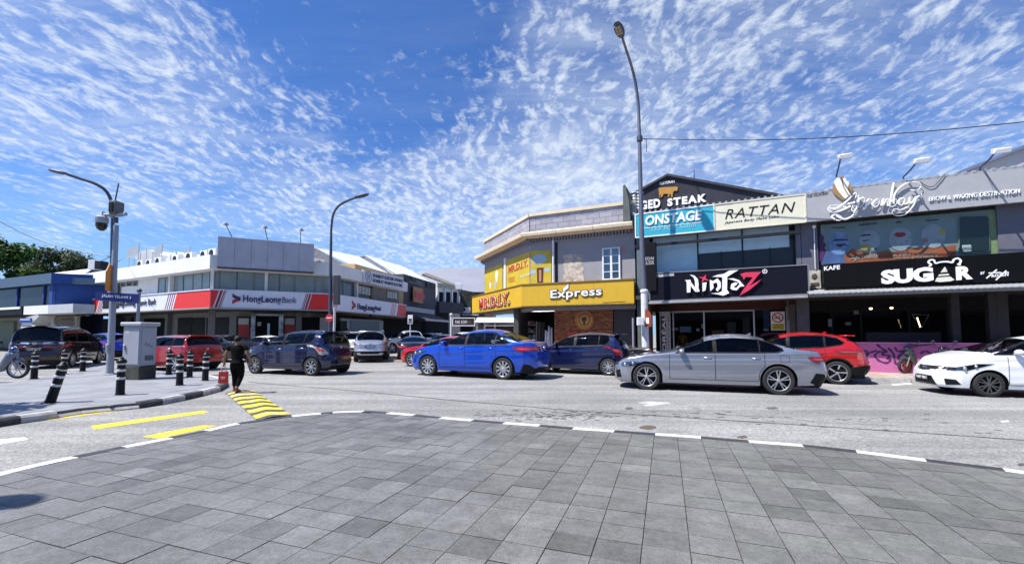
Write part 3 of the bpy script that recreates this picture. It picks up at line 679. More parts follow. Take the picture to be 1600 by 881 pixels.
HRV=dict(SUV,wb=2.61,fo=.84,ro=.86,W=1.78,H=1.605,r=.35,
     top=[(2.13,.6),(2.1,.80),(1.9,.92),(1.5,1.01),(1.05,1.09),(.90,1.12),(.20,1.48),(-.1,1.565),(-.5,1.60),(-.9,1.585),(-1.35,1.52),(-1.62,1.44),(-1.78,1.35),(-2.02,1.09),(-2.08,1.05),(-2.13,.9)],
     belt=[(2.13,.55),(2.05,.78),(1.8,.90),(1.2,.99),(0,1.03),(-1,1.08),(-1.6,1.13),(-1.95,1.08),(-2.08,1.0),(-2.13,.85)],sill=[(-2.15,.36),(-1.9,.28),(-1.3,.23),(1.3,.23),(2.0,.24),(2.13,.26)],
     tail=[(.3,.10),(.45,.0),(.62,0),(.72,.04),(.95,.09),(1.1,.10)],
     dlo=[(.86,1.06),(.30,1.40),(.05,1.47),(-.5,1.515),(-.95,1.49),(-1.35,1.40),(-1.52,1.27),(-1.45,1.20),(-.9,1.10)],pillars=[(-.02,-.12),(-1.0,-1.05)],doors=[(.85,-.07),(-.07,-1.02)],ws=(.98,.16),rw=(-1.60,-2.02),rwz=1.12,rwz1=1.38,
     taill=[[(.50,.94),(.75,.92),(1.06,.93),(1.2,1.03),(.9,1.06),(.5,1.03)]],rlow=[[(0,.30),(1.4,.30),(1.4,.45),(.70,.58),(0,.58)]],rsilver=[],clad=.36,archclad=.05,rim=('swirl',5),crease=[(1.3,.98,-1.2,1.0,.014,.05),(-.2,.95,-2.0,1.0,-.016,.07),(1.0,.42,-1.1,.52,-.014,.07)],hz=.93,
     extra=[ex_spoiler(-1.56,1.475,.26,.8),ex_antenna(-1.1)])
CHR_SUV=dict(HRV)
MPV=dict(wb=3.0,fo=.90,ro=1.05,W=1.85,H=1.93,r=.35,tw=.22,
     top=[(2.4,.6),(2.37,.85),(2.2,1.0),(1.8,1.10),(1.45,1.2),(.75,1.70),(.45,1.84),(0,1.91),(-1,1.93),(-2.0,1.90),(-2.30,1.84),(-2.42,1.60),(-2.50,1.2),(-2.53,1.1),(-2.55,.9)],
     belt=[(2.4,.55),(2.3,.85),(2.1,.97),(1.3,1.06),(0,1.10),(-1,1.12),(-2.3,1.16),(-2.5,1.05),(-2.55,.85)],
     nose=[(.2,.08),(.4,0),(.9,.03),(1.0,.1)],tail=[(.25,.06),(.4,0),(.6,0),(.75,.03),(1.1,.05)],
     dlo=[(1.35,1.14),(.75,1.62),(.4,1.74),(-.8,1.80),(-2.0,1.78),(-2.25,1.70),(-2.3,1.25),(-2.0,1.19)],pillars=[(.25,.15),(-1.0,-1.1)],doors=[(1.1,.2),(.2,-1.05)],ws=(1.55,.7),rw=(-2.25,-2.5),rwz=1.22,rwz1=1.76,tum=.17,gh=.0,n=7.,planr=[(0,.80),(0,.88),(0,.93),(0,.97),(0,.99),(0,1.)],
     head=[[(.4,.75),(1.0,.8),(1.1,.95),(.4,.9)]],grille=[[(0,.4),(.5,.45),(.55,.85),(0,.88)]],intake=[],rgarn=[[(0,1.08),(.62,1.08),(.62,1.16),(0,1.16)]],
     taill=[[(.28,.94),(.75,.92),(1.15,.95),(1.18,1.12),(.95,1.22),(.80,1.10),(.28,1.03)]],rlow=[[(0,.25),(.85,.25),(.8,.40),(0,.40)]],
     crease=[(1.5,.92,-2.0,.98,.012,.05),(1.0,.40,-1.1,.46,-.012,.07)],rim=('y',7),mirror=(1.0,1.18),platez=(.5,.85),hz=1.0,extra=[ex_badge(1.12,.06),ex_spoiler(-2.2,1.875,.2)])
MINI=dict(wb=2.5,fo=.72,ro=.64,W=1.73,H=1.46,r=.31,tw=.2,
     top=[(1.97,.55),(1.94,.76),(1.8,.88),(1.5,.95),(1.15,1.01),(1.05,1.05),(.55,1.36),(.35,1.42),(-.3,1.46),(-1.0,1.45),(-1.5,1.425),(-1.66,1.36),(-1.78,1.10),(-1.84,.98),(-1.89,.9)],
     belt=[(1.97,.5),(1.88,.74),(1.7,.85),(1.2,.93),(0,.98),(-1,1.0),(-1.6,1.02),(-1.80,.96),(-1.89,.8)],
     nose=[(.2,.06),(.4,0),(.7,.02),(.85,.1)],tail=[(.2,.08),(.35,0),(.5,0),(.65,.03),(1.0,.06)],
     dlo=[(1.0,.99),(.6,1.30),(.4,1.36),(-.5,1.40),(-1.3,1.385),(-1.55,1.34),(-1.6,1.15),(-1.55,1.05)],pillars=[(.05,-.05),(-1.0,-1.06)],doors=[(.95,0),(0,-1.05)],ws=(1.1,.5),rw=(-1.6,-1.8),rwz=1.04,rwz1=1.33,tum=.22,gh=.0,n=7.,planr=[(0,.78),(0,.86),(0,.91),(0,.96),(0,.99),(0,1.)],
     head=[[(.45,.68),(.8,.68),(.9,.85),(.5,.86)]],grille=[[(0,.4),(.4,.4),(.45,.62),(0,.66)]],intake=[],
     taill=[[(.56,.70),(.68,.68),(.80,.72),(.82,.88),(.70,.93),(.58,.90)]],rlow=[[(0,.22),(.9,.22),(.85,.36),(0,.36)]],
     crease=[(1.3,.84,-1.6,.90,.010,.05),(1.0,.36,-1.0,.42,-.012,.07)],rim=('blade',8),mirror=(.78,1.02),platez=(.4,.62),hz=.90,chrh=1,brights=[[(1.0,.955),(-1.6,1.005)]],extra=[ex_spoiler(-1.5,1.42,.24,.82),ex_badge(.88,.05)])
PICKUP=dict(SUV,wb=3.08,fo=.95,ro=1.3,W=1.85,H=1.8,r=.38,
     top=[(2.48,.7),(2.45,.95),(2.2,1.06),(1.7,1.13),(1.35,1.18),(1.2,1.22),(.55,1.64),(.3,1.75),(-.3,1.80),(-.9,1.77),(-1.05,1.70),(-1.15,1.20),(-1.3,1.17),(-2.75,1.17),(-2.82,1.1),(-2.84,.9)],
     belt=[(2.48,.6),(2.4,.92),(2.1,1.0),(1.2,1.08),(0,1.12),(-1,1.13),(-2.8,1.13),(-2.84,.9)],sill=[(-2.84,.5),(-1.5,.42),(1.3,.4),(2.48,.42)],
     dlo=[(1.15,1.14),(.6,1.55),(.3,1.66),(-.3,1.69),(-.85,1.66),(-.98,1.2)],pillars=[(.28,.18),(-5,-6)],doors=[(1.1,.23),(.23,-.98)],ws=(1.28,.5),rw=(-1.0,-1.15),rwz=1.25,rwz1=1.65,archclad=.0,clad=.45,
     taill=[[(.7,.75),(1.0,.75),(1.0,1.1),(.7,1.1)]],rsilver=[],rlow=[[(0,.4),(.8,.4),(.8,.6),(0,.6)]],head=[[(.45,.85),(1.1,.9),(1.15,1.02),(.45,1.0)]],extra=[],mirror=(.95,1.18),fuel=(-1.8,.95))
PERS=dict(hatch(),hls=.72,wb=2.56,fo=.86,ro=.9,W=1.72,H=1.52,r=.305,
     top=[(2.14,.58),(2.11,.72),(2.03,.82),(1.8,.935),(1.55,1.01),(1.36,1.06),(1.24,1.095),(.32,1.43),(-.1,1.50),(-.5,1.52),(-1.0,1.48),(-1.4,1.36),(-1.75,1.14),(-1.85,1.10),(-2.1,1.08),(-2.15,1.0),(-2.18,.9)],
     belt=[(2.14,.52),(2.06,.72),(1.9,.83),(1.5,.95),(.9,.995),(0,1.01),(-1,1.02),(-1.8,1.04),(-2.1,.98),(-2.18,.85)],
     nose=[(.15,.10),(.25,.02),(.40,0),(.58,.015),(.72,.09),(.82,.2)],
     dlo=[(1.16,1.03),(.40,1.35),(.15,1.41),(-.4,1.44),(-1.0,1.41),(-1.35,1.25),(-1.4,1.12),(-1.2,1.05)],pillars=[(.05,-.05),(-1.0,-1.04)],doors=[(.92,0),(0,-1.02)],ws=(1.31,.30),rw=(-1.35,-1.75),planf=[(0,.62),(0,.74),(0,.83),(0,.92),(0,.98),(0,1.)],
     head=[[(.44,.62),(.62,.615),(1.0,.71),(1.42,.81),(.95,.80),(.44,.71)]],grille=[[(0,.59),(.44,.615),(.44,.71),(0,.72)]],intake=[[(0,.23),(.46,.23),(.34,.46),(0,.47)],[(.60,.26),(.86,.28),(.78,.40),(.60,.42)]],taill=[[(.5,.8),(1.0,.8),(1.0,1.0),(.5,1.0)]],rim=('y',6),mirror=(.74,1.05),platez=(.40,.6),rwz=1.12,extra=[ex_badge(.655,.055,'f')])
PERS.pop('rwz1',None); PERS.pop('rwz',None)
# ---------------------------------------------------------------- ground, road, pavements
def asphalt():
    m=bpy.data.materials.new('asphalt'); m.use_nodes=True; t=NT(m.node_tree); b=m.node_tree.nodes['Principled BSDF']
    tc=t.n('ShaderNodeTexCoord'); v=tc.outputs['Object']
    n1=t.noise(v,.35,5.,.6); n2=t.noise(t.mapping(v,(.5,2.2,1),(0,0,rad(20))),.9,6.,.65,.3); n3=t.noise(v,38.,4.,.7); n4=t.noise(v,9.,5.,.7)
    f=t.math('MULTIPLY',t.ramp(n1,.3,.7,.86,1.12),t.ramp(n3,.3,.7,.5,1.5)); f=t.math('MULTIPLY',f,t.ramp(n4,.3,.7,.90,1.1))
    f=t.math('MULTIPLY',f,t.ramp(n2,.56,.80,1.,.62))
    n5=t.noise(t.mapping(v,(.05,1.0,1),(0,0,rad(19.4))),1.,5.,.6,.2); f=t.math('MULTIPLY',f,t.ramp(n5,.32,.68,.74,1.12)); n6=t.noise(v,2.6,6.,.72,.6); f=t.math('MULTIPLY',f,t.ramp(n6,.60,.74,1.,.78))
    vm=t.n('ShaderNodeVectorMath',operation='SCALE'); t.l(t.mix(1.,ASPH,(1,1,1),'MULTIPLY'),vm.inputs[0]); t.l(f,vm.inputs['Scale'])
    c=vm.outputs[0]
    sp=t.n('ShaderNodeTexVoronoi'); t.l(v,sp.inputs['Vector']); sp.inputs['Scale'].default_value=38.
    c=t.mix(t.math('MULTIPLY',t.ramp(sp.outputs['Distance'],.12,.30,1.,0.),.35),c,(.42,.41,.39))
    ck=t.n('ShaderNodeTexVoronoi',feature='DISTANCE_TO_EDGE'); wv=t.noise(v,1.5,4.,.6); 
    cw=t.n('ShaderNodeVectorMath',operation='ADD'); t.l(t.mapping(v,(.16,.30,.2),(0,0,rad(25))),cw.inputs[0])
    cs=t.n('ShaderNodeCombineXYZ'); t.l(t.math('MULTIPLY',wv,.5),cs.inputs[0]); t.l(t.math('MULTIPLY',n4,.18),cs.inputs[1]); t.l(cs.outputs[0],cw.inputs[1]); t.l(cw.outputs[0],ck.inputs['Vector']); ck.inputs['Scale'].default_value=1.
    crack=t.math('MULTIPLY',t.ramp(ck.outputs['Distance'],.0,.006,1.,0.),t.ramp(n1,.45,.62)); c=t.mix(t.math('MULTIPLY',crack,.6),c,(.05,.048,.045))
    t.l(c,b.inputs['Base Color']); b.inputs['Roughness'].default_value=.82
    bp=t.n('ShaderNodeBump'); bp.inputs['Strength'].default_value=.55; bp.inputs['Distance'].default_value=.012; t.l(n3,bp.inputs['Height']); t.l(bp.outputs[0],b.inputs['Normal'])
    return m
ASPH=(.245,.242,.236)
AS=asphalt()
mb=MB(); mb.add([(-700,-300,ROAD),(700,-300,ROAD),(700,1200,ROAD),(-700,1200,ROAD)],[(0,1,2,3)]); tag(part('road',mb,AS),kind='structure')
# near pavement: its kerb line as it runs in plan
KPX=[(-330,838),(-120,772),(0,737),(110,712.6),(188,697),(261.5,683),(316,672),(368,660.5),(454,649),(500,644.6),(520.6,642.8),(570.5,641.2),(610,643.6),(651,647),(692.5,651),(742,655),(790,659),(845.5,662.8),(897,667),(960.6,671.5),(1024,676),(1094.7,681),(1168.6,687),(1253,693.5),(1337,702.5),(1445,716),(1565.6,730.5),(1680,747),(1900,783)]
KCOL='wwwbwbwbwbwbwbwbwbwbwbwbwbwb'
KP=[gnd(x,y,0) for x,y in KPX]
T_=rad(19.4); TU=(math.cos(T_),-math.sin(T_)); TV=(math.sin(T_),math.cos(T_))
KW=mat('kerb_white',(.60,.60,.58),.7,var=.12,scale=7,dirt=.75,dcol=(.27,.26,.245)); KB=mat('kerb_black',(.035,.035,.038),.6,var=.2,scale=9,dirt=.4,dcol=(.14,.13,.125))
def inset(P,i,w):   # point offset to the pavement side
    a=P[max(i-1,0)];b=P[min(i+1,len(P)-1)];dx,dy=b[0]-a[0],b[1]-a[1];l=math.hypot(dx,dy); return (P[i][0]+dy/l*w,P[i][1]-dx/l*w)
KI=[inset(KP,i,.155) for i in range(len(KP))]
base=[(p[0],p[1]) for p in KI]+[(9,-4),(-8,-4)]
PBASE=mat('paving_bed',(.03,.029,.028),.95,scale=1.1,dirt=.85,dcol=(.30,.29,.27))
mb=MB(); mb.slab(base,ROAD-.02,-.012); pav=tag(part('near_pavement',mb,PBASE),kind='structure')
for i in range(len(KP)-1):
    n=3; mb=MB(); pts=[]
    g=.004
    for k in range(n+1):
        f=g+(1-2*g)*k/n
        def Cm(P):
            a=P[max(i-1,0)];b=P[i];c=P[i+1];d=P[min(i+2,len(P)-1)]
            return tuple(.5*((2*b[q])+(-a[q]+c[q])*f+(2*a[q]-5*b[q]+4*c[q]-d[q])*f*f+(-a[q]+3*b[q]-3*c[q]+d[q])*f**3) for q in (0,1))
        pts.append((Cm(KP),Cm(KI)))
    out=[p[0] for p in pts]; inn=[p[1] for p in pts][::-1]
    # bevelled outer edge
    vs=[];fs=[]
    for (o,q) in pts:
        ox=o[0]-(o[0]-q[0])*.1; oy=o[1]-(o[1]-q[1])*.1
        vs+= [(o[0],o[1],ROAD-.02),(o[0],o[1],-.03),(ox,oy,.002),(q[0],q[1],.002),(q[0],q[1],-.05)]
    for k in range(n):
        for j in range(4): a=k*5+j; fs.append((a,a+1,a+6,a+5))
    fs+=[(0,4,3,2,1),(n*5,n*5+1,n*5+2,n*5+3,n*5+4)]
    mb.add(vs,[f[::-1] for f in fs]); part('kerb_stone',mb,KW if KCOL[i]=='w' else KB,pav)
# tiles
def tile_mat():
    m=bpy.data.materials.new('granite_tile'); m.use_nodes=True; t=NT(m.node_tree); b=m.node_tree.nodes['Principled BSDF']
    tc=t.n('ShaderNodeTexCoord'); g=t.n('ShaderNodeNewGeometry'); v=g.outputs['Position']
    at=t.n('ShaderNodeAttribute'); at.attribute_name='tone'
    n1=t.noise(v,5.,5.,.65); n2=t.noise(v,110.,3.,.7); n3=t.noise(v,.7,4.,.6); n4=t.noise(v,26.,5.,.7,.4)
    f=t.math('MULTIPLY',t.ramp(n1,.28,.72,.84,1.16),t.ramp(n2,.3,.7,.7,1.3)); f=t.math('MULTIPLY',f,t.ramp(n3,.35,.65,.88,1.10)); f=t.math('MULTIPLY',f,t.ramp(n4,.35,.68,1.08,.80))
    vm=t.n('ShaderNodeVectorMath',operation='SCALE'); t.l(at.outputs['Color'],vm.inputs[0]); t.l(f,vm.inputs['Scale'])
    st=t.noise(v,.45,6.,.7,.8); vm2=t.n('ShaderNodeVectorMath',operation='SCALE'); t.l(vm.outputs[0],vm2.inputs[0]); t.l(t.ramp(st,.56,.72,1.,.80),vm2.inputs['Scale']); vm=vm2
    spot=t.noise(v,13.,2.,.5); c=t.mix(t.ramp(spot,.735,.76,0,.35),vm.outputs[0],(.30,.29,.27))
    t.l(c,b.inputs['Base Color']); t.l(t.ramp(n1,.3,.7,.62,.48),b.inputs['Roughness']); b.inputs['Specular IOR Level'].default_value=.35
    bp=t.n('ShaderNodeBump'); bp.inputs['Strength'].default_value=.25; bp.inputs['Distance'].default_value=.004; t.l(n2,bp.inputs['Height']); t.l(bp.outputs[0],b.inputs['Normal'])
    return m
TM=tile_mat()
def clip(poly,a,b):  # keep the side to the right of a->b
    out=[];n=len(poly)
    sd_=lambda p:(b[0]-a[0])*(p[1]-a[1])-(b[1]-a[1])*(p[0]-a[0])
    for i in range(n):
        p,q=poly[i],poly[(i+1)%n]; s1,s2=sd_(p),sd_(q)
        if s1<=0: out.append(p)
        if (s1<0<s2) or (s2<0<s1): t=s1/(s1-s2); out.append((p[0]+(q[0]-p[0])*t,p[1]+(q[1]-p[1])*t))
    return out
TS=.302; TSV=.265
o0=gnd(1000,881,0)
# tile tones: grey-blue to the left, greener to the right, some darker stones
tones=[]
def tone(cx,cy,i,j):
    rr=random.Random(i*7919+j*104729+3); k=rr.random(); big=math.sin(i*.9+j*.35)+math.sin(j*.8-i*.27)
    base=.142*(1+.10*(rr.random()-.5)*2+.03*big)
    if k<.10: base*=.79
    elif k<.2: base*=.90
    elif k>.92: base*=1.14
    g=rr.random(); w=min(1,max(0,(cx+1.0)/4))
    return (base*(1.02-.02*w*g),base*(1.01+.02*w*g),base*(.985-.05*w*g),1)
tl=[]
for i in range(-44,46):
    off=0.
    for j in range(-8,50):
        u0=i*TS;v0=j*TSV+off; g=.0029
        q=[(u0+g,v0+g),(u0+TS-g,v0+g),(u0+TS-g,v0+TSV-g),(u0+g,v0+TSV-g)]
        P=[(o0[0]+TU[0]*a+TV[0]*b_,o0[1]+TU[1]*a+TV[1]*b_) for a,b_ in q]
        cx=sum(p[0] for p in P)/4; cy=sum(p[1] for p in P)/4
        if cy<1.2 or abs(cx)>2.6+cy*1.35: continue
        # near the kerb: trim to the inner kerb line
        dmin=min(math.dist((cx,cy),k) for k in KI)
        seg=[(k,KI[k],KI[k+1]) for k in range(len(KI)-1)]
        # locate the segments whose range covers the tile
        ok=True; best=None
        for k,a,b_ in seg:
            dx,dy=b_[0]-a[0],b_[1]-a[1];l=math.hypot(dx,dy); t=max(0,min(1,((cx-a[0])*dx+(cy-a[1])*dy)/l/l))
            dd=math.hypot(cx-a[0]-dx*t,cy-a[1]-dy*t); sg=(dx*(cy-a[1])-dy*(cx-a[0]))
            if best is None or dd<best[0]-1e-6: best=(dd,sg)
        if best[1]>0 and best[0]>.24: continue
        for k,a,b_ in seg:
            dx,dy=b_[0]-a[0],b_[1]-a[1];l=math.hypot(dx,dy); t=((cx-a[0])*dx+(cy-a[1])*dy)/l/l
            if -.2<t*1.<1.2 and abs(dx*(cy-a[1])-dy*(cx-a[0]))/l<.34: P=clip(P,a,b_)
            if len(P)<3: ok=False;break
        if not ok: continue
        if cy>KI[14][1]+.6: continue
        tl.append((cy+abs(cx)*.25,P,tone(cx,cy,i,j),(cx,cy),(i,j)))
tl.sort(key=lambda q:q[0])
def tile_mesh(lst,name,org=None):
    vs=[];fs=[];cols=[]
    for (_,P,c,cc,ij) in lst:
        rr=random.Random(ij[0]*31+ij[1]*17); dz=rr.uniform(-.0022,.0018); tx=rr.uniform(-.003,.003); ty=rr.uniform(-.003,.003)
        a=sum(P[i][0]*P[(i+1)%len(P)][1]-P[(i+1)%len(P)][0]*P[i][1] for i in range(len(P)))
        if a<0: P=P[::-1]
        n=len(P); o=len(vs); ox,oy=(cc if org else (0,0))
        vs+=[(p[0]-ox,p[1]-oy,dz+(p[0]-cc[0])*tx+(p[1]-cc[1])*ty) for p in P]+[(p[0]-ox,p[1]-oy,-.03) for p in P]
        fs.append(tuple(range(o,o+n))); cols.append(c)
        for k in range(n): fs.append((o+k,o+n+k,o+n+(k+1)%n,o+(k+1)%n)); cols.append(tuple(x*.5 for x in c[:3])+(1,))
    me=bpy.data.meshes.new(name); me.from_pydata(vs,[],fs); me.update()
    at=me.attributes.new('tone','FLOAT_COLOR','FACE'); at.data.foreach_set('color',np.array(cols,dtype=np.float32).ravel())
    me.materials.append(TM); return me
vis=[t for t in tl if abs(t[3][0])<.2+t[3][1]*1.22 and t[3][1]>2.4]
ids=set(id(t) for t in vis[:290])
for t in vis[:290]:
    o=bpy.data.objects.new('paving_tile',tile_mesh([t],'paving_tile',1)); COL.objects.link(o); o.location=(t[3][0],t[3][1],0); o.parent=pav
rest=[t for t in tl if id(t) not in ids]
o=link('paving_tiles',tile_mesh(rest,'paving_tiles'),None,pav); o['kind']='stuff'
# ---- left island with its bollards
IPX=[(-420,700),(-200,690),(-60,666),(0,655.5),(33,650.5),(90,643),(128,637.5),(175,633),(218,629),(255,623.5),(290,617),(318,611),(345,604),(356,598),(354,592),(330,586),(250,579),(160,571),(42,594),(-100,610),(-420,640)]
IP=[gnd(x,y,0) for x,y in IPX]
def island_mat():
    m=mat('island_paving',(.235,.24,.255),.62,var=.12,scale=1.2,bump=.1,dirt=.25,dcol=(.15,.15,.155)); return m
mb=MB(); mb.slab([inset(IP,i,-.06) if 0<i<len(IP)-1 else p for i,p in enumerate(IP)],ROAD-.02,-.006); isl=tag(part('island_pavement',mb,mat('island_bed',(.10,.10,.105),.9)),kind='structure')
ivs=MB(); IM=island_mat()
def inside(p,P): return bool(inpoly(P,np.array([p[0]]),np.array([p[1]]))[0])
xs_=[p[0] for p in IP];ys_=[p[1] for p in IP]; a2=rad(-8); e2=(math.cos(a2),math.sin(a2));i2=(-math.sin(a2),math.cos(a2))
big=[]
S2=.6
cxm,cym=gnd(187,618,0)
for i in range(-60,30):
    for j in range(-14,22):
        P=[(cxm+e2[0]*a+i2[0]*b_,cym+e2[1]*a+i2[1]*b_) for a,b_ in ((i*S2+.003,j*S2+.003),(i*S2+S2-.003,j*S2+.003),(i*S2+S2-.003,j*S2+S2-.003),(i*S2+.003,j*S2+S2-.003))]
        if all(inside(p,IP) for p in P) and abs(P[0][0])<1.35*P[0][1]+1: big.append(P)
big.sort(key=lambda P:P[0][1])
IMs=[mat('island_stone_%s'%c,tuple(v*k for v in (.235,.24,.258)),.6,var=.1,scale=2.5,bump=.08,dirt=.25,dcol=(.15,.15,.155)) for c,k in (('pale',1.07),('mid',1.),('deep',.9))]
for P in big[:280]:
    mb=MB(); mb.slab(P,-.02,R.uniform(-.001,.002)); part('paving_slab',mb,R.choice(IMs),isl)
mb=MB()
for P in big[280:]: mb.slab(P,-.02,0)
# fill between the whole slabs and the kerb: cut stones
if mb.v: tag(part('paving_slabs',mb,IMs[1],isl),kind='stuff')
mb=MB(); mb.slab([inset(IP,i,-.10) if 2<i<15 else p for i,p in enumerate(IP)],-.02,-.004); part('cut_edge',mb,IMs[1],isl)
KWD=mat('kerb_white_worn',(.42,.41,.40),.8,var=.2,scale=6,dirt=.6,dcol=(.13,.125,.12)); KBD=mat('kerb_black_worn',(.05,.05,.052),.75,var=.25,scale=6,dirt=.5,dcol=(.2,.19,.185))
def kerb_run(idx,cols,parent,top=.015,w=-.16,name='kerb_stone',PP=IP):
    for k,c in zip(idx,cols):
        a,b_=PP[k],PP[k+1]; ai,bi=inset(PP,k,w),inset(PP,k+1,w)
        L=math.dist(a,b_); n=max(1,int(L/1.0+.5)) if c is None else 1
        for q in range(n):
            f0,f1=q/n+.006,(q+1)/n-.006
            lp=lambda s,e,f:(s[0]+(e[0]-s[0])*f,s[1]+(e[1]-s[1])*f)
            o0_,o1_,i0_,i1_=lp(a,b_,f0),lp(a,b_,f1),lp(ai,bi,f0),lp(ai,bi,f1)
            m0,m1=lp(o0_,i0_,.22),lp(o1_,i1_,.22)
            mb=MB(); vs=[]
            for o_,m_,i_ in ((o0_,m0,i0_),(o1_,m1,i1_)): vs+=[(o_[0],o_[1],ROAD-.02),(o_[0],o_[1],top-.04),(m_[0],m_[1],top),(i_[0],i_[1],top),(i_[0],i_[1],-.03)]
            mb.add(vs,[(0,1,6,5)[::-1],(1,2,7,6)[::-1],(2,3,8,7)[::-1],(3,4,9,8)[::-1],(0,4,3,2,1)[::-1],(5,6,7,8,9)[::-1]])
            part(name,mb,(KWD,KBD)[(q+k)%2] if c is None else (KWD if c=='w' else KBD),parent)
kerb_run([1,2,3,4,8,9,10,11,12,13,14],['w','w','b','w','b','w','b','w','b','w','w'],isl); kerb_run([5,6,7],['w','w','w'],isl,-.055)
# ---- right-hand pavement in front of the shops, side-street pavement by the bank
def pave(name,px,m,z=0.,kerb=None):
    P=[gnd(x,y,z) for x,y in px]; mb=MB(); mb.slab(P,ROAD-.02,z); return tag(part(name,mb,m),kind='structure'),P
# ---- markings
YEL=mat('yellow_line',(.66,.50,.03),.7,var=.15,scale=9,dirt=.6,dcol=(.38,.34,.22)); WLN=mat('white_line',(.72,.72,.70),.7,var=.1,scale=8,dirt=.5,dcol=(.3,.3,.29))
TAR=mat('tar_seam',(.028,.027,.026),.7,var=.3,scale=12); STN=mat('road_stain',(.085,.082,.078),.75,var=.4,scale=14); RUST=mat('rust_patch',(.10,.075,.055),.85,var=.3,scale=20)
def flat(name,px,m,z=.004,kind='structure'):
    P=[gnd(x,y,ROAD+z) for x,y in px]; a=sum(P[i][0]*P[(i+1)%len(P)][1]-P[(i+1)%len(P)][0]*P[i][1] for i in range(len(P)))
    if a<0:P=P[::-1]
    mb=MB(); mb.add([(x,y,ROAD+z) for x,y in P],[tuple(range(len(P)))]); return tag(part(name,mb,m),kind=kind)
flat('yellow_line',[(141,665),(318,641),(327,644),(148,670.5)],YEL); flat('yellow_line',[(73,652.5),(204,636.3),(207,638.5),(76,656)],YEL); flat('yellow_line',[(221,682),(262,674),(318,664),(340,664.5),(250,685)],YEL)
flat('white_line',[(-60,694),(0,686),(38,683),(44,686),(0,694),(-60,708)],WLN); flat('white_line',[(210,636),(262,627.5),(264,628.6),(214,637.5)],WLN)
flat('white_arrow',[(996,629),(1012,626.5),(1045,628.5),(1050,630.5),(1036,631.5),(1012,634.5),(1003,632.5),(1016,631)],mat('worn_arrow',(.42,.42,.41),.8,var=.3,scale=6,dirt=.9,dcol=(.24,.24,.23))); flat('white_line',[(1563,657),(1575,656.5),(1577,658.5),(1565,659.5)],WLN)
flat('white_line',[(1392,600),(1422,598),(1426,599.5),(1396,602)],WLN)
def seam(px,w,name='tar_seam',m=TAR):
    P=[gnd(x,y,ROAD+.006) for x,y in smooth_pts(px,5)]; L=[];Rr=[]
    for i in range(len(P)):
        a=inset(P,i,w/2*R.uniform(.6,1.4)); b_=inset(P,i,-w/2*R.uniform(.6,1.4)); L.append(a+(ROAD+.006,)); Rr.append(b_+(ROAD+.006,))
    n=len(P); mb=MB(); mb.add(L+Rr,[(i,i+1,n+i+1,n+i)[::-1] for i in range(n-1)]); tag(part(name,mb,m),kind='structure')
seam([(388,596),(440,601),(500,605.5),(600,614.5),(720,626),(810,633.5),(900,641),(1050,650.5),(1200,660),(1350,670),(1480,678.5),(1640,690)],.03)
seam([(1000,640),(1100,646),(1230,653),(1290,660),(1400,664)],.012)
for (px,py,w,h,m) in ((1012,667,13,3.2,RUST),(1160,682,8,2,RUST),(983,637.5,7,1.8,STN),(1206,637,9,1.6,STN),(1597,725,8,2,STN)):
    flat('iron_cover' if m is RUST else 'road_stain',[(px+w*math.cos(t)*R.uniform(.85,1.1),py+h*math.sin(t)*R.uniform(.85,1.1)) for t in np.linspace(0,2*math.pi,13)[:-1]],m,.005)
mb=MB()
for i in range(230):
    px=R.gauss(870,60);py=R.gauss(648.5,4)
    if i>170: px=R.uniform(1050,1560);py=648+(px-1050)*.035+R.gauss(0,7)
    x,y=gnd(px,py,ROAD); rr=R.uniform(.008,.045); a=R.uniform(-.5,.2); k=7
    mb.add([(x+rr*2.*math.cos(t)*math.cos(a)*q,y+rr*.8*math.sin(t)*q+rr*2*math.cos(t)*math.sin(a)*q,ROAD+.0035+i*.00001) for t,q in [(2*math.pi*j/k,R.uniform(.5,1.2)) for j in range(k)]],[tuple(range(k))])
tag(part('oil_spots',mb,STN),kind='stuff')
# ---- speed hump at the mouth of the side road
hl0,hl1=gnd(352,613.5,ROAD),gnd(402,657.5,ROAD); hr0,hr1=gnd(398,610.5,ROAD),gnd(461,651.5,ROAD)
hump=thing('speed_hump','yellow striped speed hump under the walking woman','speed hump',((hl0[0]+hr1[0])/2,(hl0[1]+hr1[1])/2,ROAD))
HC=Vector(hump.location)
def hpt(u,v,dz=0):   # u along the road 0..1, v across -1..1
    a=(hl0[0]+(hl1[0]-hl0[0])*u,hl0[1]+(hl1[1]-hl0[1])*u); b_=(hr0[0]+(hr1[0]-hr0[0])*u,hr0[1]+(hr1[1]-hr0[1])*u); f=(v+1)/2
    return (a[0]+(b_[0]-a[0])*f-HC.x,a[1]+(b_[1]-a[1])*f-HC.y,.055*(1-v*v)+dz)
HM=mat('hump_asphalt',(.07,.068,.065),.85,var=.25,scale=14,bump=.3); HY=mat('hump_yellow',(.66,.52,.05),.65,var=.2,scale=10,dirt=.75,dcol=(.42,.36,.2))
HYF=mat('hump_yellow_faded',(.60,.50,.16),.7,var=.2,scale=10,dirt=.8,dcol=(.40,.37,.3))
mb=MB(); n=10; vs=[hpt(u,v) for u in (0,1) for v in np.linspace(-1,1,n+1)]; mb.add(vs,[(i,i+1,n+2+i,n+1+i)[::-1] for i in range(n)]); part('hump_body',mb,HM,hump,True)
for k in range(7):
    u0=.02+k*.141;u1=u0+.076; mb=MB(); vs=[]
    for u in (u0,u1):
        for v in np.linspace(-.97,.97,n+1): vs.append(hpt(u+.012*math.sin(v*5+k)+ .03*(1-v*v),v,.006))
    mb.add(vs,[(i,i+1,n+2+i,n+1+i)[::-1] for i in range(n)]); part('yellow_stripe',mb,HYF if k in(0,1) else HY,hump,True)
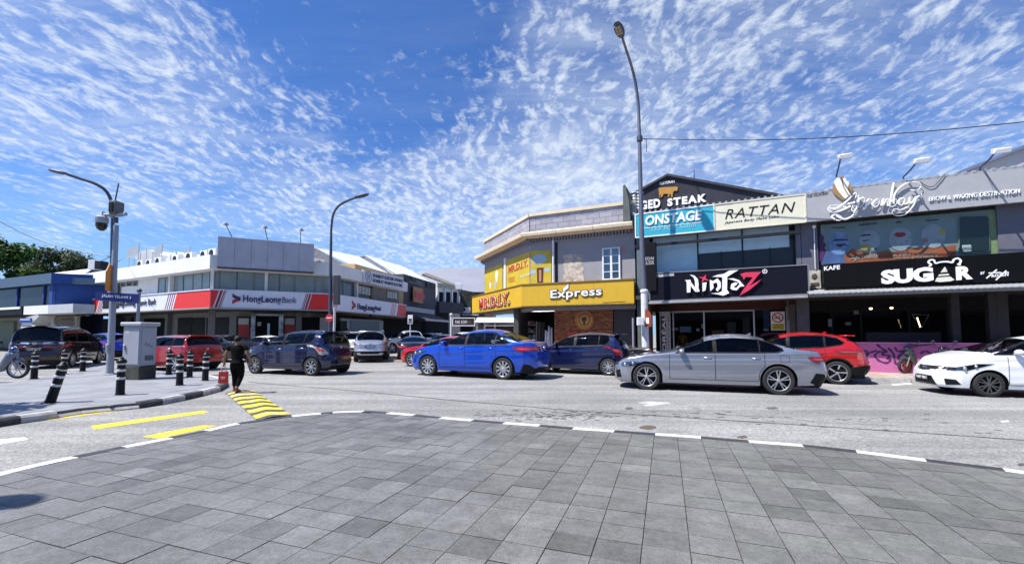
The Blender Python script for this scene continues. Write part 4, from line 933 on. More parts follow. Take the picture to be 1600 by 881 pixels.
# ---------------------------------------------------------------- right-hand shop row
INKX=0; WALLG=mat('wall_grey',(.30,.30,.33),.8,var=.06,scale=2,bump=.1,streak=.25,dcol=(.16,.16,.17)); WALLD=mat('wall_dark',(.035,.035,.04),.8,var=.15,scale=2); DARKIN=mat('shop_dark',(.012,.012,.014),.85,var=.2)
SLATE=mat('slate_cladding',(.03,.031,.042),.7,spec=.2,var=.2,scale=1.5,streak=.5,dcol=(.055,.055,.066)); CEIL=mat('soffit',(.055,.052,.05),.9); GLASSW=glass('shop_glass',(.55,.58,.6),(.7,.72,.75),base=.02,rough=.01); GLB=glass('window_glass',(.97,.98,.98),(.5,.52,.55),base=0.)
BLIND=mat('roller_blind',(.50,.68,.76),.8,var=.06,scale=3,streak=.15,dcol=(.40,.57,.65)); ALU=mat('aluminium',(.5,.51,.53),.4,.7); STEEL=mat('galvanised',(.42,.43,.44),.5,.5,streak=.3,dcol=(.25,.24,.23)); FRAMED=mat('frame_dark',(.018,.019,.021),.5,spec=.2)
TEAL=mat('sign_teal',(.03,.36,.48),.45,var=.04); CREAM=mat('sign_cream',(.66,.63,.49),.55,var=.05,streak=.2,dcol=(.50,.47,.36)); LGREY=mat('sign_grey',(.33,.335,.35),.6,var=.05,streak=.2,dcol=(.29,.30,.32)); BLACKS=mat('sign_black',(.004,.004,.005),.5,spec=.12); NAVYS=mat('sign_navy_black',(.006,.0065,.013),.45,spec=.15)
WSIGN=mat('letter_white',(.82,.82,.82),.45,var=.02); REDN=mat('letter_crimson',(.62,.035,.09),.4,var=.03); INK=mat('letter_ink',(.008,.008,.008),.5,spec=.2); OCH=mat('cow_ochre',(.42,.20,.03),.6,var=.1); GREENL=mat('arc_green',(.16,.42,.16),.5)
PINK=mat('pink_wall',(.48,.135,.31),.8,var=.06,scale=2,bump=.15,streak=.25,dcol=(.38,.11,.25)); PURP=mat('graffiti_purple',(.075,.02,.10),.7,var=.2,scale=5); REDBR=mat('red_brown_band',(.05,.012,.008),.7)
G0=gnd(1386,582,0); RF=Fr(G0[0],G0[1],rad(-27))
P1m=RF.w(RF.s(991),0)
s_=RF.s
def zz(px,py,d=0): return RF.px(px,py,d)[1]
pv=tag(part('shop_pavement',(lambda mb:(mb.slab([tuple(RF.w(a,b)[:2]) for a,b in ((-26,-2.3),(40,-2.3),(40,14),(-12,14),(-12,30),(-26,30))],ROAD-.02,0),mb)[1])(MB()),mat('shop_paving',(.34,.25,.21),.8,var=.2,scale=2,bump=.1,dirt=.4,dcol=(.22,.2,.19))),kind='structure')
PVM=[mat('brick_paver_%s'%c,v,.85,var=.12,scale=6) for c,v in (('rose',(.38,.24,.20)),('sand',(.42,.33,.26)),('grey',(.33,.30,.28)))]
k=0
for i in range(-4,26):
    for j in range(5):
        a=-2.2+i*.42+(.21 if j%2 else 0); b_=-2.05+j*.41; mb=MB(); mb.slab([tuple(RF.w(x,y)[:2]) for x,y in ((a,b_),(a+.41,b_),(a+.41,b_+.40),(a,b_+.40))],-.01,.004+R.uniform(0,.002)); part('paver',mb,PVM[(i*7+j*3)%3],pv)
for i in range(-13,22):
    a=i*1.0; P=[tuple(RF.w(x,y)[:2]) for x,y in ((a,-2.46),(a+.98,-2.46),(a+.98,-2.302),(a,-2.302))]; mb=MB(); mb.slab(P,ROAD-.02,.012); part('kerb_stone',mb,KWD if i%2 else mat('kerb_plain',(.36,.35,.33),.8,var=.15,scale=5),pv)
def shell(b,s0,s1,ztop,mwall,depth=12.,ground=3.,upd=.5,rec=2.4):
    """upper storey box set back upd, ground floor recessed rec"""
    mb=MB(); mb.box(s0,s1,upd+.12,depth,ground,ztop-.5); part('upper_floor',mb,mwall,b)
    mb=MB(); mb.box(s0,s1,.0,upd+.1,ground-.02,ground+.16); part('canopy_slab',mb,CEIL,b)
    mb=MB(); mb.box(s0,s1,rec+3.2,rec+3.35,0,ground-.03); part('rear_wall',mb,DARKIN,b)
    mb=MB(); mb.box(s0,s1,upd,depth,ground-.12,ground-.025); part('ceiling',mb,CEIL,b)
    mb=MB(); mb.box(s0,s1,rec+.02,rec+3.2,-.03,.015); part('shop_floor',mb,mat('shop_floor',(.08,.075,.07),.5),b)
# ---- shop with the teal and cream sign band
sA,sB,sC=s_(994),s_(1258.5),s_(1258.5)+13.2
ZT=zz(1258,303); zc0=zz(1258,347)
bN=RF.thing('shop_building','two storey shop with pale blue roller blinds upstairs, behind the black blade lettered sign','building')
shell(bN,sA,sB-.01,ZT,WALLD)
zl=zz(1100,430,.5)-.3; zu=zz(1100,372,.5)+.35
def pxs(px,d): return RF.s(px,d)
# window band
d=.5
w0,w1=pxs(1018,d),pxs(1247,d); wz0=3.05; wz1=zz(1180,357,d)+.05
mb=MB(); mb.box(sA,w0,.35,.62,3.16,wz1+.1); mb2=MB(); part('corner_pier',mb,mat('pier_blue_grey',(.10,.14,.17),.7),bN)
mb=MB(); mb.box(w1,sB-.02,.30,.62,3.16,wz1+.1); part('corner_pier',mb,mat('pier_grey',(.12,.12,.15),.8,var=.08),bN)
mb=MB(); mb.box(w0,w1,.40,.60,wz1-.06,wz1+.10); part('window_head',mb,mat('head_blue_grey',(.17,.24,.26),.7),bN)
mb=MB(); mb.box(w0,w1,.58,.62,3.16,wz1-.06); part('window_backing',mb,DARKIN,bN)
m1,m2=pxs(1093,d),pxs(1163.5,d)
edges=[w0,m1,m2,w1]; bx=[(w0+.12,m1-.03,3.2),(m1+.03,m2-.03,None),(m2+.03,w1-.2,None)]
for k,(a,b_,zb) in enumerate(bx):
    z0=zb or zz(1180,388.5,d)+.0 if zb is None else zb
    mb=MB(); n=8
    for i in range(n):   # cloth hangs in slight folds
        f0,f1=i/n,(i+1)/n; y0,y1=.53+.006*math.sin(i*2.1),.53+.006*math.sin((i+1)*2.1); xa=a+(b_-a)*f0; xb=a+(b_-a)*f1
        mb.add([(xa,y0,z0),(xb,y1,z0),(xb,y1,wz1-.06),(xa,y0,wz1-.06)],[(0,1,2,3)])
    part('roller_blind',mb,BLIND,bN); mb=MB(); mb.box(a,b_,.525,.545,z0-.03,z0); part('blind_bar',mb,ALU,bN)
for k in range(3):
    a,b_=edges[k],edges[k+1]; mb=MB(); mb.add([(a,.508,3.16),(b_,.508,3.16),(b_,.508,wz1-.06),(a,.508,wz1-.06)],[(0,1,2,3)])
    part('window_pane',mb,GLB,bN)
for x in [w0+.03,m1,m2,w1-.06]+[pxs(1130,d),pxs(1207,d)]:
    mb=MB(); mb.box(x-.025,x+.025,.49,.53,3.16,wz1-.06 if x in(w0+.03,m1,m2,w1-.06) else zz(1180,388.5,d)); part('mullion',mb,FRAMED,bN)
mb=MB(); mb.ball((pxs(1187,d),.75,zz(1187,400,d)),.05); 
# band behind signs
mb=MB(); mb.box(sA,sB-.012,.02,.60,wz1+.10,ZT-.05); part('sign_band',mb,mat('band_grey',(.2,.2,.21),.8),bN)
mb=MB(); mb.box(sA,sB-.012,-.12,12,ZT-.05,ZT+.01); part('roof_edge',mb,STEEL,bN)
mb=MB(); mb.box(sA,sB-.02,-.10,.02,zz(1100,374)-.12,zz(1100,374)); part('sign_ledge',mb,FRAMED,bN)
# corrugated roof lip
mb=MB()
for i in range(int((sC-sA)/.24)):
    a=sA+i*.24; mb.cyl((a,-.13,ZT+.03),(a,1.2,ZT+.09),.055,6)
tag(part('roof_sheet',mb,STEEL,bN),kind='stuff')
# ---- ground floor of that shop
gd=2.4
g0,g1=pxs(1030,gd),pxs(1252,gd); gz=zz(1110,485,gd)
mb=MB(); mb.box(sA,sB,gd-.1,gd+.1,gz,2.95); part('shop_fascia',mb,REDBR,bN)
for (a,b_) in ((1052,1100),(1100,1178),(1178,1244)):
    x0,x1=pxs(a,gd),pxs(b_,gd); mb=MB(); mb.add([(x0+.03,gd,.15),(x1-.03,gd,.15),(x1-.03,gd,gz),(x0+.03,gd,gz)],[(0,1,2,3)]); part('shop_window',mb,GLASSW,bN)
    mb=MB(); mb.box(x0-.03,x0+.03,gd-.04,gd+.06,0,gz); part('shop_mullion',mb,ALU,bN)
mb=MB(); mb.box(g0,pxs(1178,gd),gd-.06,gd+.05,gz-.07,gz-.005); part('window_rail',mb,ALU,bN)
mb=MB(); mb.box(g0,g1,gd-.05,gd+.05,.0,.15); part('shop_plinth',mb,FRAMED,bN)
mb=MB(); mb.box(pxs(1228,gd),pxs(1233,gd),gd-.12,gd-.02,0,gz+.1); part('door_post',mb,STEEL,bN)
mb=MB(); mb.box(sA,sA+.35,.3,gd,0,2.95); part('pier',mb,mat('pier_green_grey',(.09,.11,.10),.8,var=.2),bN)
mb=MB(); mb.box(sB-.25,sB+.15,.10,.5,0,3.0); part('pier',mb,mat('pier_plain',(.06,.06,.06),.8,var=.15),bN)
# posters and shelves inside
for (a,b_,y0,y1,c) in ((1062,1080,510,519,(.18,.30,.42)),(1088,1093,513,517,(.6,.6,.6)),(1096,1101,506,513,(.65,.66,.7)),(1050,1060,512,516,(.45,.45,.45)),(1112,1131,516,524,(.20,.09,.06)),(1193,1201,513,517,(.5,.5,.52)),(1192,1203,483,512,(.05,.09,.22)),(1136,1150,503,520,(.06,.07,.08)),(1160,1172,496,520,(.05,.05,.06))):
    x0,z1=RF.px(a,y0,gd+.05); x1,z0=RF.px(b_,y1,gd+.05); mb=MB(); mb.box(x0,x1,gd+.03,gd+.05,z0,z1); part('notice',mb,mat('notice_%d'%a,c,.6),bN)
# no smoking sign
x0,z1=RF.px(1204,487,gd-.1); x1,z0=RF.px(1227,516,gd-.1); ns=RF.thing('no_smoking_sign','white no smoking notice with a red ring and yellow foot on the shop window','sign',at=(x0,gd-.1,z0)); w_,h_=x1-x0,z1-z0
mb=MB(); mb.box(0,w_,0,.03,0,h_); part('board',mb,WSIGN,ns); mb=MB(); mb.box(.03,w_-.03,-.006,-.001,.03,h_*.36); part('yellow_panel',mb,mat('notice_yellow',(.60,.47,.03),.6),ns)
mb=MB(); mb.disc((w_/2,h_*.68),w_*.42,-.008,-.001,24,w_*.33); mb.stroke([(w_*.24,h_*.86),(w_*.76,h_*.50)],w_*.08,-.0085,-.001); part('ring',mb,mat('notice_red',(.5,.03,.04),.5),ns)
mb=MB(); mb.box(w_*.25,w_*.68,-.005,-.001,h_*.645,h_*.69); mb.stroke(smooth_pts([(w_*.66,h_*.72),(w_*.6,h_*.77),(w_*.68,h_*.80)],4),w_*.035,-.005,-.001); part('cigarette',mb,INK,ns)
for q in range(3): mb=MB(); mb.box(w_*.15,w_*.85,-.009,-.006,h_*(.09+q*.09),h_*(.115+q*.09)); part('print_line',mb,INK,ns)
# vertical hair brand stand
x0,z1=RF.px(1030.5,487,gd-.55); x1,_=RF.px(1047,487,gd-.55); vs_=RF.thing('vertical_sign','tall upright shop sign with letters running up, left of the salon window','sign',at=(x0,gd-.55,0)); w_=x1-x0
zb=zz(1038,553,gd-.55); 
mb=MB(); mb.box(0,w_,0,.08,zb-.3,z1+.0); part('board',mb,mat('vsign_grey',(.42,.42,.43),.5),vs_)
mb=MB(); mb.box(w_*.08,w_*.60,-.012,-.001,zb-.28,z1-.22); part('face',mb,mat('vsign_dark',(.045,.045,.05),.4),vs_)
mb=MB(); mb.box(0,w_,-.004,.08,z1+.002,z1+.27); part('top_panel',mb,FRAMED,vs_)
t=MB(); text_into(t,"L'ORÉAL",0,0,z1-zb+.10,w_*.40,-.012,.006,.01); t.v=[(w_*.13+w_*.42-(v[2]),v[1],zb-.27+v[0]) for v in t.v]; part('lettering',t,WSIGN,vs_)
t=MB(); text_into(t,"PROFESSIONNEL",0,0,z1-zb-.05,w_*.13,-.003,.004,.0); t.v=[(w_*.88-v[2],v[1],zb-.10+v[0]) for v in t.v]; part('small_lettering',t,INK,vs_)
# ---- teal sign
def sign(name,label,px0,px1,yT0,yB0,yT1,yB1,d,th,face,cat='sign',trim=None,group=None):
    a,zt0=RF.px(px0,yT0,d);_,zb0=RF.px(px0,yB0,d);b_,zt1=RF.px(px1,yT1,d);_,zb1=RF.px(px1,yB1,d)
    o=RF.thing(name,label,cat,group,at=(a,d,0)); L=b_-a
    mb=MB(); mb.prism([(0,zb0),(L,zb1),(L,zt1),(0,zt0)],0,th); part('panel',mb,face,o)
    if trim:
        mb=MB(); e=.045; mb.stroke([(0,zt0),(L,zt1)],e,-.02,th*.5); mb.stroke([(0,zb0),(L,zb1)],e,-.02,th*.5); mb.stroke([(0,zb0),(0,zt0)],e,-.021,th*.5); mb.stroke([(L,zb1),(L,zt1)],e,-.021,th*.5); part('frame',mb,trim,o)
    return o,a,L,(zb0,zb1,zt0,zt1)
def sxz(o_a,px,py,d): s,z=RF.px(px,py,d); return s-o_a,z
def ltext(o,a,d,txt,m,px0,yb0,px1,yb1,hpx0,bold=.0,shear=0.,space=1.,th=.03,name='lettering'):
    """text whose base runs from (px0,yb0) to (px1,yb1); cap height hpx0 pixels at its left end"""
    x0,z0=sxz(a,px0,yb0,d); x1,z1=sxz(a,px1,yb1,d); _,zt=sxz(a,px0,yb0-hpx0,d)
    mb=MB(); text_into(mb,txt,x0,z0,x1,zt,-.002,th,bold,shear,space,skew=z1-z0); return part(name,mb,m,o)
d=-.12
o,a,L,q=sign('teal_shop_sign','teal hair salon sign with white letters, left end of the upper sign band',992.5,1115.5,335.5,371.5,320,360,d,.14,TEAL,trim=WSIGN)
ltext(o,a,d,'ONSTAGE',WSIGN,1008.5,353,1097,343.5,15,.03,.12,1.0,.04)
mb=MB(); x0,z0=sxz(a,1004,357,d);x1,z1=sxz(a,1098,347,d); mb.stroke([(x0,z0),(x1,z1)],.025,-.012,-.001); part('underline',mb,WSIGN,o)
ltext(o,a,d,'The Hair Salon',mat('letter_pale_teal',(.35,.62,.70),.5),1017,361.5,1087,354,6,.0,.1,1.25,.01,'small_lettering'); ltext(o,a,d,'SALON',INK,995,336.8,1014,333.8,4.5,.0,.0,1.1,.01,'small_lettering')
o,a,L,q=sign('cream_shop_sign','cream sign with black brush lettering, right of the teal sign',1116,1258,320,360,303.5,347,d,.14,CREAM,trim=mat('sign_trim_cream',(.6,.58,.47),.6))
ltext(o,a,d,'RATTAN',INK,1133,342.3,1243,330.8,14.5,-.004,.30,1.12,.012)
ltext(o,a,d,'Japanese Body Make Labo',INK,1132,350.8,1217,341,4.6,.0,.3,1.1,.008,'small_lettering'); ltext(o,a,d,'PUSAT RAWATAN BADAN',mat('letter_faint',(.33,.32,.27),.6),1118,322.5,1146,319,4,.0,0,1.,.006,'small_lettering')
# ---- black upper board hung in front of the left pier
x0,z0=RF.px(1002.5,455,-.5); x1,z1=RF.px(1024.5,378,-.5); hb=RF.thing('hanging_board','tall dark board with small white words hung beside the street lamp','sign',at=(x0,-.5,z0)); w_,h_=x1-x0,z1-z0
mb=MB(); mb.bbox(0,w_,0,.22,0,h_,.01); part('board',mb,mat('board_black',(.008,.008,.01),.5,spec=.15),hb)
for i,(y0,y1,tx) in enumerate(((.64,.70,'KEDAI'),(.54,.625,'AERIAL DRONE'))):
    t=MB(); text_into(t,tx,w_*.12,h_*y0,w_*.86,h_*y1,-.001,.008,.01,0,1.,.0); part('lettering',t,mat('letter_grey',(.42,.43,.46),.5),hb)
mb=MB(); mb.box(w_*.3,w_*.7,.22,.65,h_*.9,h_*.93); mb.box(w_*.3,w_*.7,.22,.65,h_*.1,h_*.13); part('bracket',mb,FRAMED,hb)
# ---- salon sign with the blade letters
d=-.42
o,a,L,q=sign('salon_fascia_sign','long black sign with white blade letters and a crimson last letter',1014.5,1262.5,427.5,470.5,413.5,459.5,d,.35,NAVYS,trim=mat('sign_edge_grey',(.16,.16,.18),.5))
mb=MB(); x0,z0=sxz(a,1014,471.5,d);x1,z1=sxz(a,1262,461,d); mb.prism([(x0,z0-.09),(x1,z1-.09),(x1,z1),(x0,z0)],-.10,.45); part('sign_ledge',mb,STEEL,o)
def poly(pts,d=d,a=a): return [sxz(a,x,y,d) for x,y in pts]
# letters traced in the sign's own plane (N, i with star, n, T, a, Z)
cs=lambda pts:[(990+x/8.,400+y/8.) for x,y in pts]
def strokes(lst,m,o,nm):
    for pts in lst:
        mb=MB(); mb.prism(poly(cs(pts)),-.09,-.005); part(nm,mb,m,o)
strokes([[(645,303),(715,300),(718,335),(712,455),(668,458),(665,330)],[(712,318),(790,420),(806,452),(770,446),(714,372)],[(705,235),(760,245),(805,290),(815,350),(812,400),(828,442),(790,450),(772,408),(768,320),(752,272)],
 [(862,338),(915,330),(900,430),(862,445)],[(952,300),(990,312),(1003,400),(960,440)],[(985,320),(1050,280),(1090,330),(1092,395),(1050,445),(1028,420),(1052,378),(1040,330),(1000,345)],
 [(985,262),(1050,238),(1130,225),(1195,185),(1310,178),(1245,215),(1172,262),(1168,420),(1195,465),(1122,496),(1060,482),(965,468),(1060,462),(1105,440),(1110,268),(1040,262)],
 [(1178,285),(1250,280),(1320,305),(1385,378),(1330,385),(1290,430),(1235,425),(1210,405),(1222,350),(1270,330),(1300,338),(1285,365),(1255,380),(1262,400),(1288,396),(1325,352),(1290,318),(1230,300)]],WSIGN,o,'letter')
strokes([[(1330,230),(1400,208),(1594,200),(1545,255),(1450,375),(1598,292),(1540,350),(1440,432),(1325,496),(1365,428),(1490,268),(1400,262),(1378,300),(1362,262)]],REDN,o,'letter')
strokes([[(812,262),(868,268),(908,235),(902,278),(945,312),(888,302),(852,332),(862,290)]],REDN,o,'star')
mb=MB(); c=sxz(a,1195,424,d); mb.disc(c,.09,-.02,-.001,18,.065); part('ring_mark',mb,WSIGN,o); t=MB(); text_into(t,'R',c[0]-.03,c[1]-.04,c[0]+.03,c[1]+.04,-.001,.01,.02); part('ring_letter',t,WSIGN,o)
ltext(o,a,d,'LF TELEKOMUNIKASI',WSIGN,1025,433.5,1053,431,4,.02,0,1,.006,'small_lettering'); ltext(o,a,d,'ninjaz.salon.my | 011-2345',mat('letter_grey2',(.5,.5,.52),.5),1217,459.5,1259,457.5,2.4,0,0,1,.006,'small_lettering') if False else None
mb=MB()
c=sxz(a,1024.5,446,d)
for r_ in (.26,.15): mb.stroke([(c[0]+r_*math.cos(t),c[1]-.12+r_*1.35*math.sin(t)) for t in np.linspace(rad(88),rad(188),9)],.04,-.02,-.001)
mb.disc((c[0]+.02,c[1]+.0),.03,-.02,-.001,10); part('green_arcs',mb,GREENL,o)
# ---- gable behind with the steak house letters
d=3.2
gp=[RF.px(x,y,d) for x,y in ((960,330),(1002,297),(1043,275),(1203,303),(1330,330))]
gb=RF.thing('gable_building','dark gabled steak house behind the sign band with an ochre cow','building'); zb=ZT-1.2
pk=gp[2]
mb=MB(); x0=gp[1][0]-.25; mb.prism([(x0,zb),(gp[4][0],zb),gp[4],gp[3],pk,(x0,gp[1][1]-.12)],d,d+9); part('gable_wall',mb,SLATE,gb)
mb=MB(); mb.stroke([gp[4],gp[3],(pk[0],pk[1]+.03),(x0-.1,gp[1][1]-.14)],.12,d-.12,d+9.2); part('roof_edge',mb,mat('roof_edge_navy',(.018,.02,.03),.6),gb)
def gtext(txt,m,px0,yb0,px1,yb1,h,**k):
    x0,z0=RF.px(px0,yb0,d);x1,z1=RF.px(px1,yb1,d);_,zt=RF.px(px0,yb0-h,d); mb=MB(); text_into(mb,txt,x0,z0,x1,zt,d-.003,k.get('th',.06),k.get('bold',.0),k.get('shear',0),k.get('space',1),skew=z1-z0); return part(k.get('name','lettering'),mb,m,gb)
gtext('RESTORAN',WSIGN,1031,289.5,1054,286,4.2,th=.03,bold=.01,name='small_lettering')
gtext('AGED',WSIGN,990,330.5,1032,324.5,14,bold=.05,space=1.15); gtext('STEAK',WSIGN,1043,323,1104,315.5,12,bold=.05,space=1.25)
cw=lambda pts:[RF.px(990+x/8.,260+y/8.,d) for x,y in pts]
mb=MB(); mb.prism(cw([(312,285),(325,272),(400,264),(470,262),(520,258),(535,255),(545,265),(556,262),(550,280),(552,300),(535,312),(515,305),(500,318),(490,345),(488,385),(472,388),(465,350),(450,350),(447,382),(432,386),(428,375),(436,348),(400,345),(372,350),(365,380),(345,388),(340,360),(330,358),(336,392),(326,396),(318,340)]),d-.05,d-.005); part('cow_emblem',mb,OCH,gb)
mb=MB(); x,z=RF.px(1085,281,d); mb.cyl((x,d-.05,z-.1),(x,d-.05,z+.5),.02,6); 
x2,z2=RF.px(1094,306,d); mb.tube([(x,d-.06,z-.1),(x2,d-.06,z2)],.02,5); part('conduit',mb,FRAMED,gb)
# vents left of the gable
for (px,h) in ((992,12),(1000,13)):
    a_,z_=RF.px(px,328,1.6); _,zt=RF.px(px,302,1.6); v=RF.thing('roof_duct','ribbed steel roof duct at the left end of the teal sign' if px==992 else 'second ribbed steel roof duct beside the lamp post','duct','roof ducts',at=(a_,1.6,0)); mb=MB(); mb.cyl((0,0,z_-1),(0,0,zt),.16,12)
    for k in range(5): mb.lathe([(.16,z_+k*.16),(.18,z_+k*.16+.04),(.16,z_+k*.16+.08)],12)
    part('duct_pipe',mb,STEEL,v,40); mb=MB(); mb.lathe([(0,zt+.1),(.2,zt+.04),(.21,zt-.02)],12); part('cap',mb,STEEL,v)
# ---- shop with the script sign and cafe below
bS=RF.thing('shop_building','two storey shop with grey script sign band above the pink walled cafe','building'); s0,s1=sB+.0,sC
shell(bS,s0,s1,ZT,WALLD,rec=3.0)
wz1b=zz(1400,330,.5)+.25
mb=MB(); mb.box(s0,pxs(1281,.5),.3,.62,3.16,wz1b+.1); part('corner_pier',mb,mat('pier_mauve_grey',(.12,.12,.15),.8,var=.08),bS)
mb=MB(); mb.box(pxs(1563,.5),s1,.3,.62,3.16,wz1b+.1); part('corner_pier',mb,mat('pier_mauve_grey',(.12,.12,.15),.8),bS)
mb=MB(); mb.box(s0,s1,.45,.60,3.16,wz1b+.1); part('upper_wall',mb,WALLD,bS)
mb=MB(); mb.box(s0,s1,.03,.60,wz1b+.1,ZT-.05); part('sign_band',mb,mat('band_grey',(.2,.2,.21),.8),bS); mb=MB(); mb.box(s0,s1,-.12,12,ZT-.052,ZT+.012); part('roof_edge',mb,STEEL,bS)
# small posters on the pier between the shops
x0,z1=RF.px(1263,423,.25); x1,z0=RF.px(1283,450,.25); po=RF.thing('wall_poster','small cream poster with a brown cup on the pier between the two black signs','poster',at=(x0,.26,z0)); mb=MB(); mb.box(0,x1-x0,0,.03,0,z1-z0); part('sheet',mb,mat('poster_cream',(.42,.41,.36),.7,var=.3,scale=4),po); mb=MB(); mb.ball(((x1-x0)*.5,0,(z1-z0)*.65),.10,.02,.13); mb.box(.05,x1-x0-.05,-.01,0,.08,.22); part('print',mb,mat('poster_brown',(.07,.05,.035),.7,var=.4,scale=9),po)
x0,z0=RF.px(1274,420,.2); x1,z1=RF.px(1272,356,.2); wl=RF.thing('wall_cable','thin pale cable with a round head down the pier between the shops','cable',at=(0,0,0)); mb=MB(); mb.tube([(x1,.22,z1),(x0,.22,z0)],.014,5); part('wire',mb,WSIGN,wl); mb=MB(); mb.ball((x1,.22,z1+.05),.07); part('head',mb,WSIGN,wl,True)
# script sign panel
d=-.12
o,a,L,q=sign('script_shop_sign','long light grey sign with white raised script lettering and a golden wing',1258.6,1760,303.5,347,237,300,d,.14,LGREY)
ltext(o,a,d,'PUSAT KECANTIKAN',INK,1261.5,309.5,1294,304.5,5.5,.0,.05,.95,.006,'small_lettering')
ltext(o,a,d,'BROW & WAXING DESTINATION',WSIGN,1451,315,1593,302.5,6.5,.0,.12,1.08,.05,'small_lettering')
x0,z0=sxz(a,1538,265,d);x1,z1=sxz(a,1558,310,d); mb=MB(); mb.stroke([(x0,z0),(x1,z1)],.025,-.006,-.001); part('panel_joint',mb,mat('joint_grey',(.2,.2,.22),.7),o)
ws=lambda pts:[sxz(a,1250+x/4.406,220+y/4.406,d) for x,y in pts]
def script(pts,w,n=6):
    P=smooth_pts(ws(pts),n); W_=[w*(.62+.38*math.sin(i/len(P)*math.pi*2+.5)) for i in range(len(P))]
    mb=MB(); s0=0; vs=[(x,-.09,z) for x,z in P]; mb.tube(vs,[q*.5 for q in W_],6); mb.v=[(v[0],v[1],v[2]) for v in mb.v]; part('script_stroke',mb,WSIGN,o,True)
tk=.08
for pts in ([(345,455),(290,482),(225,500),(190,478),(205,452),(260,450),(330,470)],[(240,548),(215,530),(240,512),(280,525),(275,550),(245,552)],[(245,520),(310,545),(375,500),(345,440),(330,470)],
 [(200,470),(250,470),(320,420),(370,368),(385,372),(365,430),(352,478),(365,490)],[(325,440),(380,425),(400,380)],[(405,400),(385,470),(345,530),(320,545)],[(400,410),(430,400),(440,420),(420,455),(392,462)],
 [(445,470),(462,415),(480,405),(490,415)],[(520,410),(495,440),(510,462),(535,445),(540,415),(520,408)],[(555,455),(570,405),(565,455),(590,410),(605,405),(595,450),(615,445)],
 [(640,300),(640,300),(625,380),(612,450),(640,455),(662,430),(650,405),(622,425)],[(640,440),(645,380),(680,330),(740,295),(800,292),(828,315),(800,345),(755,345)],[(710,400),(680,410),(675,440),(700,445),(718,400),(712,440),(735,435)],
 [(752,395),(745,430),(770,430),(795,390),(775,450),(720,510),(660,520),(628,500),(645,475),(690,480),(735,460)],[(795,395),(830,380),(822,362)]): script(pts,tk)
# wing emblem
mb1=MB();mb2=MB(); GOLD=mat('wing_gold',(.40,.25,.10),.4,.3)
for i,(bx,by,tx,ty) in enumerate([(300,410,222,330),(305,405,228,300),(312,400,238,275),(320,395,250,258),(326,390,270,250),(335,385,285,245),(342,380,300,262),(348,376,318,285),(352,374,338,305)]):
    p0,p1=ws([(bx,by),(tx,ty)]); cxm_=((p0[0]+p1[0])/2-.05,(p0[1]+p1[1])/2+.02); mb=mb1 if i<5 else mb2
    P=[p0,((p0[0]*2+p1[0])/3-.03,(p0[1]*2+p1[1])/3),((p0[0]+p1[0]*2)/3-.03,(p0[1]+p1[1]*2)/3),p1]
    mb=MB(); mb.stroke(smooth_pts(P,4),[.03]+[.06+.05*math.sin(k/12*math.pi) for k in range(11)]+[.01],-.06-.01*i,-.01); part('feather',mb,WSIGN if i in(2,3,4,6,7) else GOLD,o)
# mural
d=.38
o,a,L,q=sign('beauty_mural','printed beauty mural with four round face pictures above the cafe sign',1282,1563,351.5,424,326,402,d,.06,mat('mural_teal',(.13,.20,.21),.6,var=.08,scale=1.5))
mz=lambda x,y:sxz(a,1260+x/7.273,330+y/7.273,d)
def mpoly(pts,m,k,n=4,closed=True):
    mb=MB(); mb.prism(smooth_pts([mz(*p) for p in pts],n,True) if n else [mz(*p) for p in pts],-.004-.004*k,-.0005); part('print',mb,m,o)
OR=mat('mural_orange',(.26,.075,.025),.6,var=.3,scale=2); BL=mat('mural_blue',(.05,.10,.24),.6,var=.3,scale=3); PU=mat('mural_purple',(.055,.012,.07),.6,var=.3,scale=3); PT=mat('mural_pale',(.20,.26,.29),.6,var=.15,scale=3); GY=mat('mural_olive',(.25,.24,.08),.6,var=.3,scale=3); MK=mat('mural_ink',(.012,.014,.02),.6)
mpoly([(400,600),(420,520),(520,420),(640,470),(760,490),(900,440),(1000,465),(1150,430),(1300,420),(1580,400),(1700,380),(1700,520),(1200,550),(800,575)],OR,0,0)
mpoly([(165,600),(200,500),(260,440),(420,480),(440,590)],BL,1,0); mpoly([(150,240),(205,300),(190,340),(225,380),(205,420),(225,450),(180,560),(150,580)],PU,2,0)
for (cx_,cy_,rx,ry,m) in ((370,370,122,130,mat('mural_moon',(.11,.19,.34),.6,var=.4,scale=4)),(715,345,118,130,PT),(1070,320,135,132,PT),(1440,285,138,135,PT)):
    mpoly([(cx_+rx*math.cos(t),cy_+ry*math.sin(t)) for t in np.linspace(0,2*math.pi,13)[:-1]],m,3)
for pts in ([(285,350),(330,318),(470,318),(475,332),(340,338)],[(320,380),(380,372),(440,370),(470,392),(420,388),(390,410),(350,400)],[(600,290),(640,265),(730,262),(735,275),(640,285)],[(630,335),(730,320),(700,335),(640,345)],[(1110,345),(1150,335),(1140,348)],[(1165,280),(1195,300),(1180,298)],[(1060,380),(1100,375),(1090,386)],[(760,440),(820,405),(790,438)]): mpoly(pts,MK,4,0)
mpoly([(995,268),(1030,240),(1060,246),(1090,238),(1130,262),(1100,290),(1060,298),(1020,290)],mat('mural_lips',(.17,.015,.02),.5),4,3); mpoly([(610,390),(720,375),(740,440),(680,470),(620,440)],GY,4); mpoly([(1490,220),(1560,200),(1580,270),(1510,260)],GY,4); mpoly([(1320,320),(1370,310),(1375,350),(1325,355)],mat('mural_rose',(.25,.12,.1),.6),4)
